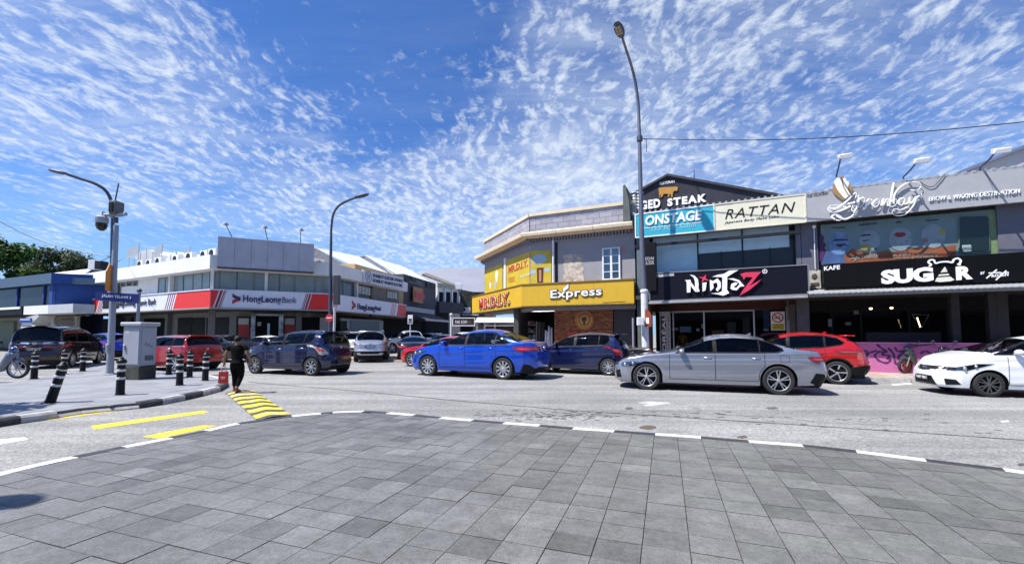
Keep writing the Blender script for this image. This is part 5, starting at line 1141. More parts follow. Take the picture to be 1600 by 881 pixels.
for (tx,x0,y0,x1,y1,h,sh) in (('Apronbay',495,575,830,540,70,.35),('A FIRST CLASS',985,515,1470,490,22,0),('WAXING EXPERIENCE',985,545,1490,520,20,0),('Threading',290,205,440,195,22,.2),('Lash Lift & Tint',600,168,800,150,26,.2),('Wax',1020,140,1090,132,22,.2),('Facial',1360,118,1500,105,20,.2)):
    p=mz(x0,y0);p2=mz(x1,y1);pt=mz(x0,y0-h); mb=MB(); text_into(mb,tx,p[0],p[1],p2[0],pt[1],-.008,.012,.0,sh,1.,skew=p2[1]-p[1]); part('print',mb,mat('mural_cream',(.36,.33,.27),.6) if y0>300 else MK,o)
# shop window in the mural
rx=[(1497,340),(1499,338),(1541,337),(1545,340),(1546,391),(1542,395),(1500,397),(1497,393)]; mb=MB(); mb.prism([sxz(a,x,y,d) for x,y in rx],-.05,-.005); part('window_surround',mb,mat('mural_frame',(.17,.21,.14),.6),o)
mb=MB(); P=[sxz(a,x,y,d) for x,y in rx]; cxx=sum(p[0] for p in P)/8;czz=sum(p[1] for p in P)/8; mb.prism([(cxx+(p[0]-cxx)*.95,czz+(p[1]-czz)*.96) for p in P],-.06,-.03); part('window_glass',mb,mat('dark_glass_green',(.008,.016,.014),.08),o)
mb=MB(); p=sxz(a,1502,395,d);p2=sxz(a,1516,383,d); mb.bbox(p[0],p2[0],-.10,-.065,p[1],p2[1],.02); part('extractor',mb,mat('extractor_grey',(.3,.36,.36),.6),o)
mb=MB(); mb.box(sxz(a,1546,400,d)[0],sxz(a,1562,400,d)[0],-.006,-.001,sxz(a,1555,402,d)[1],sxz(a,1555,330,d)[1]); part('print',mb,mat('mural_green',(.15,.22,.10),.6,var=.2),o)
# cafe fascia
d=-.42
o,a,L,q=sign('cafe_fascia_sign','long black cafe sign with thick white letters and bear ears',1286,1760,413.5,449.5,383,434,d,.30,BLACKS)
ltext(o,a,d,'KAFE',WSIGN,1287.5,423,1312.5,420.5,6.5,.03,0,1.05,.01,'small_lettering')
ltext(o,a,d,'SUG',WSIGN,1377,444.5,1458,439.5,22,.055,0,.98,.06); ltext(o,a,d,'R',WSIGN,1494,438,1519,436,21,.055,0,1.,.06)
tr=lambda pts:[sxz(a,1250+x/3.671,400+y/3.671,d) for x,y in pts]
mb=MB(); mb.prism(tr([(828,64),(842,92),(806,95)]),-.07,-.005); part('letter',mb,mat('letter_cream',(.62,.60,.52),.5),o); mb=MB(); mb.prism(tr([(798,106),(846,102),(852,112),(790,116)]),-.07,-.005); part('letter',mb,mat('letter_cream',(.62,.60,.52),.5),o); mb=MB(); mb.prism(tr([(785,124),(858,119),(882,138),(860,145),(800,150),(774,146)]),-.07,-.005); part('letter',mb,mat('letter_cream',(.62,.60,.52),.5),o)
for pts in ([(738,60),(750,50),(735,38),(745,24),(765,25),(775,42),(800,36),(840,33),(870,38),(880,22),(900,14),(918,25),(915,42),(905,48),(918,52)],):
    mb=MB(); mb.stroke(smooth_pts(tr(pts),5),.05,-.05,-.005); part('bear_outline',mb,WSIGN,o)
ltext(o,a,d,'BY',WSIGN,1532,429,1539,428,4,.02,.1,1,.01,'small_lettering'); ltext(o,a,d,'ROZEN',WSIGN,1549,433.5,1576,431,4.5,.03,.1,1.05,.01,'small_lettering')
for pts in ([(1068,128),(1128,78)],[(1122,138),(1182,84)],[(1080,98),(1150,94)],[(1150,98),(1196,94)]): mb=MB(); mb.stroke(tr(pts),.035,-.02,-.005); part('slash',mb,WSIGN,o)
# metal canopy below the cafe sign
aw=RF.thing('metal_awning','shallow galvanised awning sheet under the black cafe sign','awning'); 
sa,za=RF.px(1264,459,-.9); sb,zb_=RF.px(1700,440,-.9)
mb=MB(); n=44
for i in range(n):
    f=i/n; x0=sa+(sb-sa)*f; x1=sa+(sb-sa)*(i+.96)/n; mb.add([(x0,-.95,za-.0),(x1,-.95,za+.02),(x1,-.10,za+.22),(x0,-.10,za+.2),(x0,-.95,za-.03),(x1,-.95,za-.01),(x1,-.10,za+.19),(x0,-.10,za+.17)],[(0,1,2,3),(7,6,5,4),(0,4,5,1),(1,5,6,2),(3,7,4,0),(2,6,7,3)])
tag(part('corrugated_sheet',mb,STEEL,aw),kind='stuff')
mb=MB(); mb.box(sa,sb,-.97,-.93,za-.13,za-.03); part('gutter',mb,mat('gutter_dark',(.05,.05,.055),.5),aw)
for i in range(7): mb=MB(); x=sa+.3+i*1.75; mb.tube([(x,-.9,za-.04),(x,-.02,za+.12)],.025,6); part('rafter',mb,STEEL,aw)
# cafe front
pw0=pxs(1312,0); pw1=s1
pk_=RF.thing('pink_wall','low pink rendered wall with purple graffiti in front of the cafe','wall'); zt=zz(1400,536.5,0)
mb=MB(); mb.bbox(pw0,pw1,0,.14,-.02,zt,.012); part('render',mb,PINK,pk_)
mb=MB(); mb.bbox(pw0-.02,pw1,-.02,.16,zt+.003,zt+.04,.006); part('coping',mb,mat('pink_coping',(.62,.25,.43),.7),pk_)
gx=lambda x,y:RF.px(1250+x/3.671,400+y/3.671,-.01)
for pts,w in (([(358,552),(372,542),(390,556),(372,585),(365,580),(385,560),(420,548),(440,540)],.05),([(440,505),(470,530),(500,548),(455,548),(430,570),(455,600),(500,612),(520,590),(500,585)],.05),([(490,545),(470,565),(515,570),(495,590)],.045),([(505,525),(535,560),(545,605),(560,620),(600,600),(615,580)],.05),([(545,520),(560,545),(600,545),(570,570),(560,590),(580,585)],.045),([(620,505),(690,512),(770,505)],.03),([(640,580),(600,600),(560,628)],.03),([(690,560),(720,545),(760,560),(800,545),(830,552)],.045),([(830,520),(850,532),(870,548),(900,530)],.04)):
    mb=MB(); P=smooth_pts([gx(*p) for p in pts],5); mb.stroke(P,[w*1.7*(.6+.4*math.sin(i*.7)**2) for i in range(len(P))],-.006,-.001); part('graffiti_stroke',mb,PURP,pk_)
rz=3.0
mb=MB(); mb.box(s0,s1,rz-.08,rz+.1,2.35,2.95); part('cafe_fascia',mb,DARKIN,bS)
mb=MB(); x0,z1=RF.px(1354,519,1.3); x1,_=RF.px(1470,519,1.3); mb.box(x0,x1,1.3,1.6,0,z1); part('bar_counter',mb,mat('counter_mauve',(.03,.018,.024),.7),bS)
for i,(px,w) in enumerate(((1493,.22),(1551,.2),(1566,.3))):
    x,_=RF.px(px,500,.35); mb=MB(); mb.box(x-w/2,x+w/2,.3,.3+w,0,2.97); part('pillar',mb,mat('pillar_mauve',(.022,.021,.022),.8,var=.15),bS)
for px in (1300,1345,1420,1480,1540): x,_=RF.px(px,500,rz); mb=MB(); mb.box(x-.03,x+.03,rz-.04,rz+.04,0,2.35); part('shop_mullion',mb,FRAMED,bS)
for (p0,p1) in ((1300,1345),(1345,1420),(1420,1480),(1480,1540),(1540,1620)):
    x0,x1=pxs(p0,rz)+.04,pxs(p1,rz)-.04; mb=MB(); mb.add([(x0,rz,.1),(x1,rz,.1),(x1,rz,2.35),(x0,rz,2.35)],[(0,1,2,3)]); part('shop_window',mb,GLASSW,bS)
WARM=mat('warm_bulb',(1.,.72,.38),.4,emit=3.)
for i,(px,py) in enumerate(((1360.5,482),(1393,481))):
    x,z=RF.px(px,py,1.8); l=RF.thing('pendant_lamp','small warm pendant lamp in the dark cafe, '+('left' if i==0 else 'right')+' one of two','lamp','cafe pendant lamps',at=(x,1.8,z)); mb=MB(); mb.ball((0,0,0),.055,.055,.045); part('bulb',mb,WARM,l,True); mb=MB(); mb.cyl((0,0,.05),(0,0,2.9-z),.008,5); part('cord',mb,FRAMED,l); mb=MB(); mb.lathe([(.03,.12),(.10,.03)],12); part('shade',mb,FRAMED,l)
x,z=RF.px(1433,496,1.9);x2,z2=RF.px(1438,511,1.9); ne=RF.thing('neon_tube','slanted glowing tube on the dark cafe glass','lamp',at=(0,1.9,0)); mb=MB(); mb.tube([(x,0,z),(x2,0,z2)],.018,6); part('tube',mb,WARM,ne); mb=MB(); mb.tube([(x-.15,.01,z+.12),(x+.35,.01,z+.1),(x2+.05,.01,z2),(x-.15,.01,z+.12)],.01,5); part('frame',mb,STEEL,ne)
x0,z1=RF.px(1334,485,rz-.1);x1,z0=RF.px(1342,491,rz-.1); mb=MB(); mb.box(x0,x1,rz-.1,rz-.05,z0,z1); part('notice',mb,mat('notice_grey',(.25,.25,.26),.7),bS)
for (p0,p1,y0,y1,c) in ((1233,1244,476,530,(.07,.07,.07)),(1294,1300,498,510,(.2,.2,.2)),(1321,1330,503,508,(.16,.16,.16)),(1229,1233,460,500,(.1,.1,.1))):
    x0,z1=RF.px(p0,y0,1.9);x1,z0=RF.px(p1,y1,1.9); mb=MB(); mb.box(x0,x1,1.9,1.95,z0,z1); part('notice',mb,mat('notice_dim_%d'%p0,c,.7),bS)
# flood lights over the script sign
for i,(bx_,by_,hx_,hy_) in enumerate(((1307,279,1313.5,247),(1411.5,282,1432,254),(1531.5,267,1555,239))):
    x0,z0=RF.px(bx_,by_,-.05); x1,z1=RF.px(hx_,hy_,-1.0); f=RF.thing('flood_light','white flood light on a bent arm, '+('left one, above the golden wing' if i==0 else 'middle one, above the script lettering' if i==1 else 'right one, near the grey gable'),'flood light','flood lights over the script sign',at=(x0,-.05,z0))
    mb=MB(); mb.tube([(0,.1,-.2),(0,-.02,.12),((x1-x0)*.5,-.5,(z1-z0)*.6),(x1-x0,-.95,z1-z0)],.03,7); part('arm',mb,mat('arm_blue_grey',(.06,.08,.16),.5),f,40)
    mb=MB(); mb.bbox(-.2,.2,-.13,.13,-.07,.09,.02); mb.xf(Matrix.Translation((x1-x0+.12,-1.0,z1-z0+.02))@Matrix.Rotation(rad(18),4,'X')); part('housing',mb,mat('lamp_white',(.78,.78,.78),.4),f,40)
    mb=MB(); mb.bbox(-.17,.17,-.10,.10,-.085,-.072,.003); mb.xf(Matrix.Translation((x1-x0+.12,-1.0,z1-z0+.02))@Matrix.Rotation(rad(18),4,'X')); part('lens',mb,GLC,f)
x,z=RF.px(1440,285,-.2); cb=[]
for t in range(9): q=t/8; px=1438+q*38; py=284+14*math.sin(q*math.pi)*(1 if q<.75 else .9)-q*12; p_=RF.px(px,py,-.16); cb.append((p_[0],-.16,p_[1]))
ca=RF.thing('sign_cable','dark loop of cable hanging over the top edge of the script sign','cable'); mb=MB(); mb.tube(cb,.012,5); part('wire',mb,FRAMED,ca)
# grey gable far right
d=4.2
gp=[RF.px(x,y,d) for x,y in ((1490,275),(1530,262),(1600,232),(1700,190))]
gg=RF.thing('grey_gable_building','pale grey gable end rising behind the right end of the script sign','building'); mb=MB(); e=gp[3]; mb.prism([(gp[0][0],ZT-1),(e[0]+6,ZT-1),(e[0]+6,e[1]-1.2),e,gp[0]],d,d+10); part('gable_wall',mb,mat('gable_grey',(.36,.36,.38),.8,var=.06),gg); mb=MB(); mb.stroke([gp[0],e,(e[0]+6,e[1]-1.2)],.12,d-.2,d+10.1); part('roof_edge',mb,mat('roof_edge_blue',(.11,.13,.2),.6),gg)
# ---------------------------------------------------------------- corner shop with the yellow fascia
P1=RF.w(RF.s(991.5),-.05); zY0=zz(991,474.3,-.05)
YF=Fr(P1.x,P1.y,rad(-25.3)); _s0=YF.s(815); P0=tuple(YF.w(_s0,0)[:2]); YF=Fr(P0[0],P0[1],YF.a)
YS=Fr(P0[0],P0[1],math.atan2(-.919,.394)); _s2=YS.s(737.5); P2=tuple(YS.w(_s2,0)[:2]); YS=Fr(P2[0],P2[1],YS.a)
LF_=math.dist(P0,P1[:2]); LS_=math.dist(P2,P0)
YELF=mat('fascia_yellow',(.60,.37,.018),.5,var=.05,scale=2,streak=.2,dcol=(.44,.27,.03)); YELP=mat('poster_yellow',(.52,.385,.02),.55,var=.1,scale=2); LAV=mat('wall_lavender',(.275,.272,.292),.8,var=.05,scale=2,bump=.12,streak=.2,dcol=(.19,.19,.24)); LAVW=mat('wall_patch_pale',(.40,.39,.45),.8,var=.06,scale=2)
CRM=mat('cornice_cream',(.66,.56,.40),.7,var=.08,scale=3,streak=.25,dcol=(.38,.32,.25)); BLK_=[mat('parapet_block_%s'%n,c,.85,var=.08,scale=5,bump=.15) for n,c in (('a',(.30,.295,.35)),('b',(.275,.27,.325)),('c',(.33,.325,.375)))]
WFR=mat('window_white',(.72,.73,.75),.5); ORB=mat('letter_brick_red',(.42,.06,.015),.5); LCR=mat('letter_cream_edge',(.80,.72,.52),.5)
zY1=(YF.px(815,446.5)[1]+YF.px(991.5,435.2)[1])/2
yb=thing('corner_shop_building','grey corner shop with cream cornice and block parapet above the yellow fascia','building',(YF.x,YF.y,0),YF.a)
def sideM(off=0):  # matrix from YS local to yb local
    A=Matrix.Translation((YF.x,YF.y,0))@Matrix.Rotation(YF.a,4,'Z'); B=Matrix.Translation((YS.x,YS.y,0))@Matrix.Rotation(YS.a,4,'Z'); return A.inverted()@B
SM=sideM()
def yp(name,mb,m,side=False,parent=None,**k):
    if side: mb.xf(SM)
    return part(name,mb,m,parent or yb,**k)
wd=.55      # wall plane behind the fascia
# the upper walls: front from its left corner to the right end; side likewise
fs0=YF.s(829,wd); fs1=LF_-.02
# join of the side wall plane with that corner
cw_=YF.w(fs0,wd); 
ss1=(cw_.x-YS.x)*YS.e[0]+(cw_.y-YS.y)*YS.e[1]; sdp=(cw_.x-YS.x)*YS.i[0]+(cw_.y-YS.y)*YS.i[1]; ss0=YS.s(757,sdp)
zcor=YF.px(900,361.5,wd-.6)[1]; zpar0=YF.px(900,352,wd)[1]
zpt=YF.px(829,334,wd-.05)[1]
zCb=zcor; zCt=YF.px(900,354,wd-.6)[1]
mb=MB(); mb.box(fs0,fs1,wd,wd+.25,zY0-.2,zCb+.05); yp('front_wall',mb,LAV); mb=MB(); mb.box(ss0,ss1-.003,sdp,sdp+.25,zY0-.2,zCb+.045); yp('side_wall',mb,LAV,True)
# roof mass behind
A_=YF.w(fs0,wd+.2);B_=YF.w(fs1,wd+.2);C_=YF.w(fs1,14);D_=YS.w(ss0,sdp+.2); 
mb=MB(); inv=(Matrix.Translation((YF.x,YF.y,0))@Matrix.Rotation(YF.a,4,'Z')).inverted(); pl=[inv@Vector((p.x,p.y,0)) for p in (A_,B_,C_,D_)]; mb.slab([(p.x,p.y) for p in pl],zY0-.05,zCb); part('core',mb,LAV,yb)
# parapet of blocks
zp0=zCt-.02; rows=4; rh=(zpt-.16-zp0)/rows; bl=.62
def blocks(f0,f1,dd,side):
    n=0
    for r_ in range(rows):
        x=f0-(bl/2 if r_%2 else 0)
        while x<f1-.02:
            a=max(x,f0)+.006; b_=min(x+bl,f1)-.006
            if b_-a>.05: mb=MB(); mb.bbox(a,b_,dd-.022-R.uniform(0,.006),dd+.1,zp0+r_*rh+.006,zp0+(r_+1)*rh-.006,.006); yp('block',mb,R.choice(BLK_),side)
            x+=bl
    mb=MB(); mb.box(f0,f1,dd-.008,dd+.22,zp0,zpt-.16); yp('parapet_core',mb,mat('mortar_grey',(.16,.16,.18),.9),side)
    mb=MB(); mb.box(f0-.03,f1,dd-.10,dd+.3,zpt-.158,zpt); yp('coping',mb,CRM,side)
blocks(fs0,fs1,wd-.02,False); blocks(ss0,ss1-.04,sdp-.02,True)
# cornice with end joints, dentils below
for (f0,f1,dd,side,n) in ((fs0-.25,fs1,wd,False,3),(ss0-.35,ss1+.2,sdp,True,2)):
    for k in range(n):
        a=f0+(f1-f0)*k/n+.012; b_=f0+(f1-f0)*(k+1)/n-.012
        mb=MB(); prof=[(-.62,zCb+.02),(-.64,zCb+.16),(-.58,zCt-.03),(-.50,zCt),(.0,zCt+.0),(.0,zCb-.05),(-.28,zCb-.05),(-.34,zCb+.0)]
        vs=[(x,dd+p[0],p[1]) for x in (a,b_) for p in prof]; m_=len(prof); mb.add(vs,[tuple(range(m_)),tuple(range(2*m_-1,m_-1,-1))]+[(i,(i+1)%m_,(i+1)%m_+m_,i+m_)[::-1] for i in range(m_)]); yp('cornice',mb,CRM,side)
    x=f0+.1; mb=MB()
    while x<f1-.12: mb.box(x,x+.07,dd-.2,dd-.01,zCb-.22,zCb-.07); x+=.16
    tag(yp('dentils',mb,mat('dentil_grey',(.24,.235,.28),.8),side),kind='stuff')
    mb=MB(); mb.box(f0+.1,f1-.02,dd-.06,dd-.003,zCb-.32,zCb-.225); yp('moulding',mb,LAV,side)
mb=MB(); x=YF.s(981.5,wd-.3); zt=YF.px(981.5,290,wd-.3)[1]; mb.prism([(x-.12,zCt),(x+.22,zCt),(x+.16,zt-.8),(x-.02,zt),(x-.10,zt-.06)],wd-.55,wd+3); yp('party_wall_fin',mb,mat('fin_dark',(.10,.11,.10),.85,var=.25))
# upper window with white frame, iron grille
x0,z1=YF.px(941,388,wd-.05);x1,z0=YF.px(969.5,436,wd-.05); z1=YF.px(955,387,wd-.05)[1]
wf=MB(); w_=.07
for a,b_ in ((x0,x0+w_),((x0+x1)/2-.05,(x0+x1)/2+.05),(x1-w_,x1)): wf.box(a,b_,wd-.09,wd-.002,z0,z1)
for k in range(5):
    zq=z0+(z1-z0)*k/4; t_=.05 if k in(0,4) else .03; wf.box(x0+.005,x1-.005,wd-.085,wd-.004,zq-(t_ if k==4 else t_/2 if k else 0),zq+(t_ if k==0 else t_/2 if k<4 else 0))
win=yp('window_frame',wf,WFR); mb=MB(); mb.box(x0+.02,x1-.02,wd-.04,wd-.03,z0,z1); yp('pane',mb,glass('pane_grey',(.35,.4,.42),base=.12),parent=win); mb=MB(); mb.box(x0+.02,x1-.02,wd-.012,wd-.006,z0,z1); yp('curtain',mb,mat('curtain_grey',(.30,.33,.36),.8,var=.3,scale=8),parent=win)
mb=MB()
for k in range(1,9): xx=x0+(x1-x0)*k/9; mb.box(xx-.008,xx+.008,wd-.028,wd-.02,z0,z1)
yp('window_bars',mb,mat('bar_grey',(.12,.13,.15),.6),parent=win)['kind']='stuff'
mb=MB(); mb.box(x0-.08,x1+.08,wd-.12,wd-.001,z0-.07,z0-.002); yp('window_sill',mb,WFR,parent=win)
# bare plaster patch, brick patch, drain pipe
x0,z1=YF.px(880,399,wd);x1,z0=YF.px(911,443,wd); mb=MB(); pts=[(x0+(x1-x0)*f,z1+R.uniform(-.06,.05)) for f in np.linspace(0,1,7)]+[(x1+R.uniform(-.04,.06),z1+(z0-z1)*f) for f in np.linspace(.1,.9,6)]+[(x1-(x1-x0)*f,z0-.1) for f in (0,1)]+[(x0+R.uniform(-.07,.04),z0+(z1-z0)*f) for f in np.linspace(.1,.9,6)]
mb.prism(pts,wd-.012,wd-.002); yp('bare_plaster',mb,mat('bare_plaster',(.46,.40,.33),.9,var=.5,scale=3.5,bump=.5,bscale=14))
x0,z1=YF.px(970.5,384,wd);x1,z0=YF.px(979.5,394,wd)
for r_ in range(4):
    for c in range(2): mb=MB(); a=x0+(x1-x0)*(c/2+(.12 if r_%2 else 0)); mb.box(a,min(a+(x1-x0)*.47,x1),wd-.02,wd-.002,z0+(z1-z0)*r_/4+.01,z0+(z1-z0)*(r_+1)/4-.01); yp('brick',mb,mat('brick_pink',(.40,.25,.22),.9,var=.15))
x,z=YF.px(864.5,400,wd-.1); mb=MB(); mb.cyl((x,wd-.12,zY1-.1),(x,wd-.12,zCb-.05),.055,8); yp('drain_pipe',mb,WFR,smooth=40); mb=MB(); mb.box(x+.07,x+.2,wd-.03,wd-.002,zY1-.1,zCb-.3); yp('recess',mb,FRAMED)
# yellow printed windows on the upper floor: side two, front one
def ppanel(fr,px0,px1,yt0,yt1,yb0,yb1,dd,side,nm='window_poster'):
    a,zt0=fr.px(px0,yt0,dd);b_,zt1=fr.px(px1,yt1,dd);zb0=fr.px(px0,yb0,dd)[1];zb1=fr.px(px1,yb1,dd)[1]
    mb=MB(); mb.prism([(a,zb0),(b_,zb1),(b_,zt1),(a,zt0)],dd-.03,dd-.002); return yp(nm,mb,YELP,side),a,b_
pa1,_,_=ppanel(YS,758.5,785.5,422,410.5,462,451,sdp,True); pa2,a2_,_=ppanel(YS,792,828.3,406,393,450,447,sdp,True)
pa3,_,b3=ppanel(YF,829.5,861.5,392.5,391,446,444,wd,False)
mb=MB(); x,_=YS.px(789,420,sdp-.06); mb.box(x-.14,x+.14,sdp-.08,sdp-.002,zY0,zCb-.5); yp('white_post',mb,WFR,True)
def stxt(fr,side,parent,txt,m,px0,yb0,px1,yb1,h,dd,bold=.0,shear=0,th=.012,name='print'):
    x0,z0=fr.px(px0,yb0,dd);x1,z1=fr.px(px1,yb1,dd);zt=fr.px(px0,yb0-h,dd)[1]; mb=MB(); text_into(mb,txt,x0,z0,x1,zt,dd-.001,th,bold,shear,skew=z1-z0); return yp(name,mb,m,side,parent)
mb=MB(); x0,z0=YS.px(793,428,sdp-.035);x1,z1=YS.px(826.5,416,sdp-.035);zt0=YS.px(793,416,sdp-.035)[1];zt1=YS.px(826.5,404.5,sdp-.035)[1]; mb.prism([(x0,z0),(x1,z1),(x1,zt1),(x0,zt0)],sdp-.036,sdp-.031); yp('print',mb,mat('poster_gold',(.55,.40,.05),.55),True,pa2)
stxt(YS,True,pa2,'MR.D.I.Y.',ORB,794.5,427,825,416,10,sdp-.037,.03,.05); stxt(YS,True,pa2,'Express',mat('poster_pale',(.62,.66,.55),.55),813,436,828,431,5.5,sdp-.032,.01,.1)
for q in range(3): mb=MB(); x0,z0=YS.px(794.5,435+q*3,sdp-.032);x1,z1=YS.px(804,433+q*3,sdp-.032); mb.stroke([(x0,z0),(x1,z1)],.05,sdp-.036,sdp-.031); yp('print',mb,ORB,True,pa2)
# generic tool shapes on the posters (plain stand-ins)
for (px,py,r_,m) in ((776,432,.32,mat('poster_pale',(.62,.66,.55),.55)),(766,446,.18,mat('poster_pale',(.62,.66,.55),.55)),(774,446,.24,mat('poster_bluegrey',(.36,.42,.44),.55))):
    x,z=YS.px(px,py,sdp-.033); mb=MB(); mb.prism([(x+r_*math.cos(t)*(.8+.2*math.sin(3*t)),z+r_*1.2*math.sin(t)) for t in np.linspace(0,6.28,15)[:-1]],sdp-.036,sdp-.031); yp('print',mb,m,True,pa1)
x,z=YF.px(844,429,wd-.033); mb=MB(); mb.prism([(x-.16,z-.42),(x+.16,z-.42),(x+.19,z+.36),(x-.19,z+.36)],wd-.036,wd-.031); yp('print',mb,mat('poster_maroon',(.07,.012,.012),.5),False,pa3); mb=MB(); mb.prism([(x-.06,z-.36),(x+.06,z-.36),(x+.07,z+.25),(x-.07,z+.25)],wd-.041,wd-.037); yp('print',mb,mat('poster_tan',(.45,.22,.10),.5),False,pa3)
for (px,py,r_) in ((843,405,.36),(833,425,.15),(855,422,.15)): x,z=YF.px(px,py,wd-.033); mb=MB(); mb.prism([(x+r_*math.cos(t)*1.15,z+r_*.8*math.sin(t)) for t in np.linspace(0,6.28,13)[:-1]],wd-.036,wd-.031); yp('print',mb,mat('poster_skyblue',(.33,.45,.52),.55),False,pa3)
# the yellow fascia: two faces
ya=thing('yellow_fascia_sign','wide yellow fascia sign folding round the corner shop with outlined letters','sign',(YF.x,YF.y,0),YF.a)
zr=lambda px,py:YF.px(px,py)[1]
mb=MB(); mb.prism([(0,zY0),(LF_,zY0),(LF_,zY1),(0,zY1)],0,.28); part('front_panel',mb,YELF,ya)
mb=MB(); mb.prism([(0,zY0),(LS_-.001,zY0),(LS_-.001,zY1),(0,zY1)],0,.28); mb.xf(SM); part('side_panel',mb,YELF,ya)
mb=MB(); mb.prism([(0,zY1),(LF_,zY1),(LF_,zY1+.05),(0,zY1+.05)],-.04,.5); part('top_cap',mb,mat('cap_brown',(.24,.12,.03),.6),ya)
mb=MB(); mb.box(0,LS_,-.04,.5,zY1+.001,zY1+.052); mb.xf(SM); part('top_cap',mb,mat('cap_brown',(.24,.12,.03),.6),ya)
for q in range(1,3): mb=MB(); x=LF_*q/3.; mb.box(x-.008,x+.008,-.004,-.0005,zY0+.01,zY1-.01); part('panel_joint',mb,mat('joint_ochre',(.42,.27,.02),.6),ya)
def outlined(fr,side,txt,px0,yb0,px1,yb1,h,cols,bold=(.11,.065,.03),par=ya):
    x0,z0=fr.px(px0,yb0);x1,z1=fr.px(px1,yb1);zt=fr.px(px0,yb0-h)[1]
    for k,(m,bo) in enumerate(zip(cols,bold)):
        e=(bo-bold[-1])*(zt-z0)*1.1; mb=MB(); text_into(mb,txt,x0-e,z0-e,x1+e,zt+e,-.004-.022*k,.03,bo,0,1.06 if k==0 else 1.06,skew=z1-z0)
        if side: mb.xf(SM)
        part('lettering',mb,m,par)
outlined(YS,True,'MR.D.I.Y.',750,483,797,475.6,15.2,(INK,LCR,ORB),(.10,.06,.02))
outlined(YF,False,'Express',860.5,470,940.5,465,16.5,(mat('letter_outline',(.10,.045,.012),.5),WSIGN),(.075,.02))
p=[YF.px(x,y) for x,y in ((879.5,457),(888.5,450),(888.5,443.5),(880,450.5))]; mb=MB(); mb.prism(p,-.03,-.002); part('leaf_mark',mb,WSIGN,ya); cx_=sum(q[0] for q in p)/4;cz_=sum(q[1] for q in p)/4; mb=MB(); mb.prism([(cx_+(q[0]-cx_)*1.25,cz_+(q[1]-cz_)*1.25) for q in p],-.012,-.001); part('leaf_outline',mb,mat('letter_outline',(.10,.045,.012),.5),ya)
mb=MB(); x0,z0=YF.px(942,473);x1,z1=YF.px(978,471); mb.stroke([(x0,z0),(x1,z1)],.03,-.003,-.0005); part('small_print',mb,INK,ya)
# ground floor: brick wall, doorway, shutter
gd=.75
x0=YF.s(866.5,gd);x1=YF.s(958,gd);x2=YF.s(992,gd); xl=YF.s(807,gd+.6)
bw=[mat('brick_%s'%n,c,.85,var=.25,scale=7) for n,c in (('rust',(.25,.085,.03)),('brown',(.16,.055,.025)),('orange',(.33,.13,.045)))]
bm=MB(); rowh=.075; z=0.02; r_=0
while z<zY0+.1:
    x=x0+(.12 if r_%2 else 0)
    if r_%2: bm.m=R.randrange(3); bm.box(x0,x-.01,gd-.02-R.uniform(0,.015),gd+.1,z,z+rowh-.012)
    while x<x1-.03:
        b_=min(x+R.uniform(.2,.26),x1); bm.m=R.choice((0,0,1,2)); bm.box(x,b_-.01,gd-.02-R.uniform(0,.015),gd+.1,z,z+rowh-.012); x=b_
    z+=rowh; r_+=1
tag(part('brickwork',bm,bw,yb),kind='stuff')
mb=MB(); mb.box(x0,x1,gd+.005,gd+.3,0,zY0+.1); part('brick_backing',mb,mat('mortar_brown',(.05,.035,.028),.9),yb)
mb=MB(); n=34
for k in range(n): zq=.03+k*(zY0)/n; mb.box(x1+.03,x2,gd+.05-.02*(k%2),gd+.12,zq,zq+zY0/n-.012)
tag(part('shutter_slats',mb,mat('shutter_brown',(.055,.045,.042),.6),yb),kind='stuff'); mb=MB(); mb.box(x1+.03,x2,gd+.10,gd+.3,0,zY0+.1); part('shutter_back',mb,DARKIN,yb)
# round emblem on the brick
ex,ez=YF.px(913,500,gd-.06); er=abs(YF.px(927.5,500,gd-.06)[0]-ex)
em=YF.thing('round_emblem','round yellow emblem plaque on the brick wall of the corner shop','sign',at=(ex,gd-.06,ez)); OY=mat('emblem_yellow',(.50,.24,.03),.5); OD=mat('emblem_dark',(.06,.03,.015),.6)
mb=MB(); mb.disc((0,0),er,-.02,.03,32); part('plaque',mb,OY,em); mb=MB(); mb.disc((0,0),er*.93,-.028,-.018,32,er*.86); part('outer_ring',mb,mat('emblem_red',(.30,.05,.015),.5),em); mb=MB(); mb.disc((0,0),er*.62,-.028,-.018,32,er*.55); part('inner_ring',mb,OD,em)
mb=MB(); mb.prism([(-er*.3,er*.05),(-er*.2,er*.32),(er*.1,er*.38),(er*.3,er*.15),(er*.22,-er*.1),(er*.05,-er*.05),(er*.15,-er*.45),(-er*.1,-er*.5),(-er*.12,-er*.1),(-er*.22,-er*.12)],-.03,-.018); part('figure_mark',mb,OD,em)
for k in range(9):
    t=rad(150-15*k); mb=MB(); mb.box(-.03,.03,-.03,-.018,-.055,.055); mb.xf(Matrix.Translation((er*.745*math.cos(t),0,er*.745*math.sin(t)))@Matrix.Rotation(math.pi/2-t,4,'Y')); part('letter_block',mb,mat('emblem_red',(.30,.05,.015),.5),em)
x0t,z0t=YF.px(887.5,523,gd-.04);x1t,z1t=YF.px(938,521.5,gd-.04);zt=YF.px(887.5,517.5,gd-.04)[1]
wl_=thing('wall_lettering','red raised letters low on the brick wall under the round emblem','sign',(YF.x,YF.y,0),YF.a); mb=MB(); text_into(mb,'MR.D.I.Y.',x0t,z0t-.14,x1t,zt,gd-.03,.05,.05,0,1.05); part('lettering',mb,ORB,wl_)
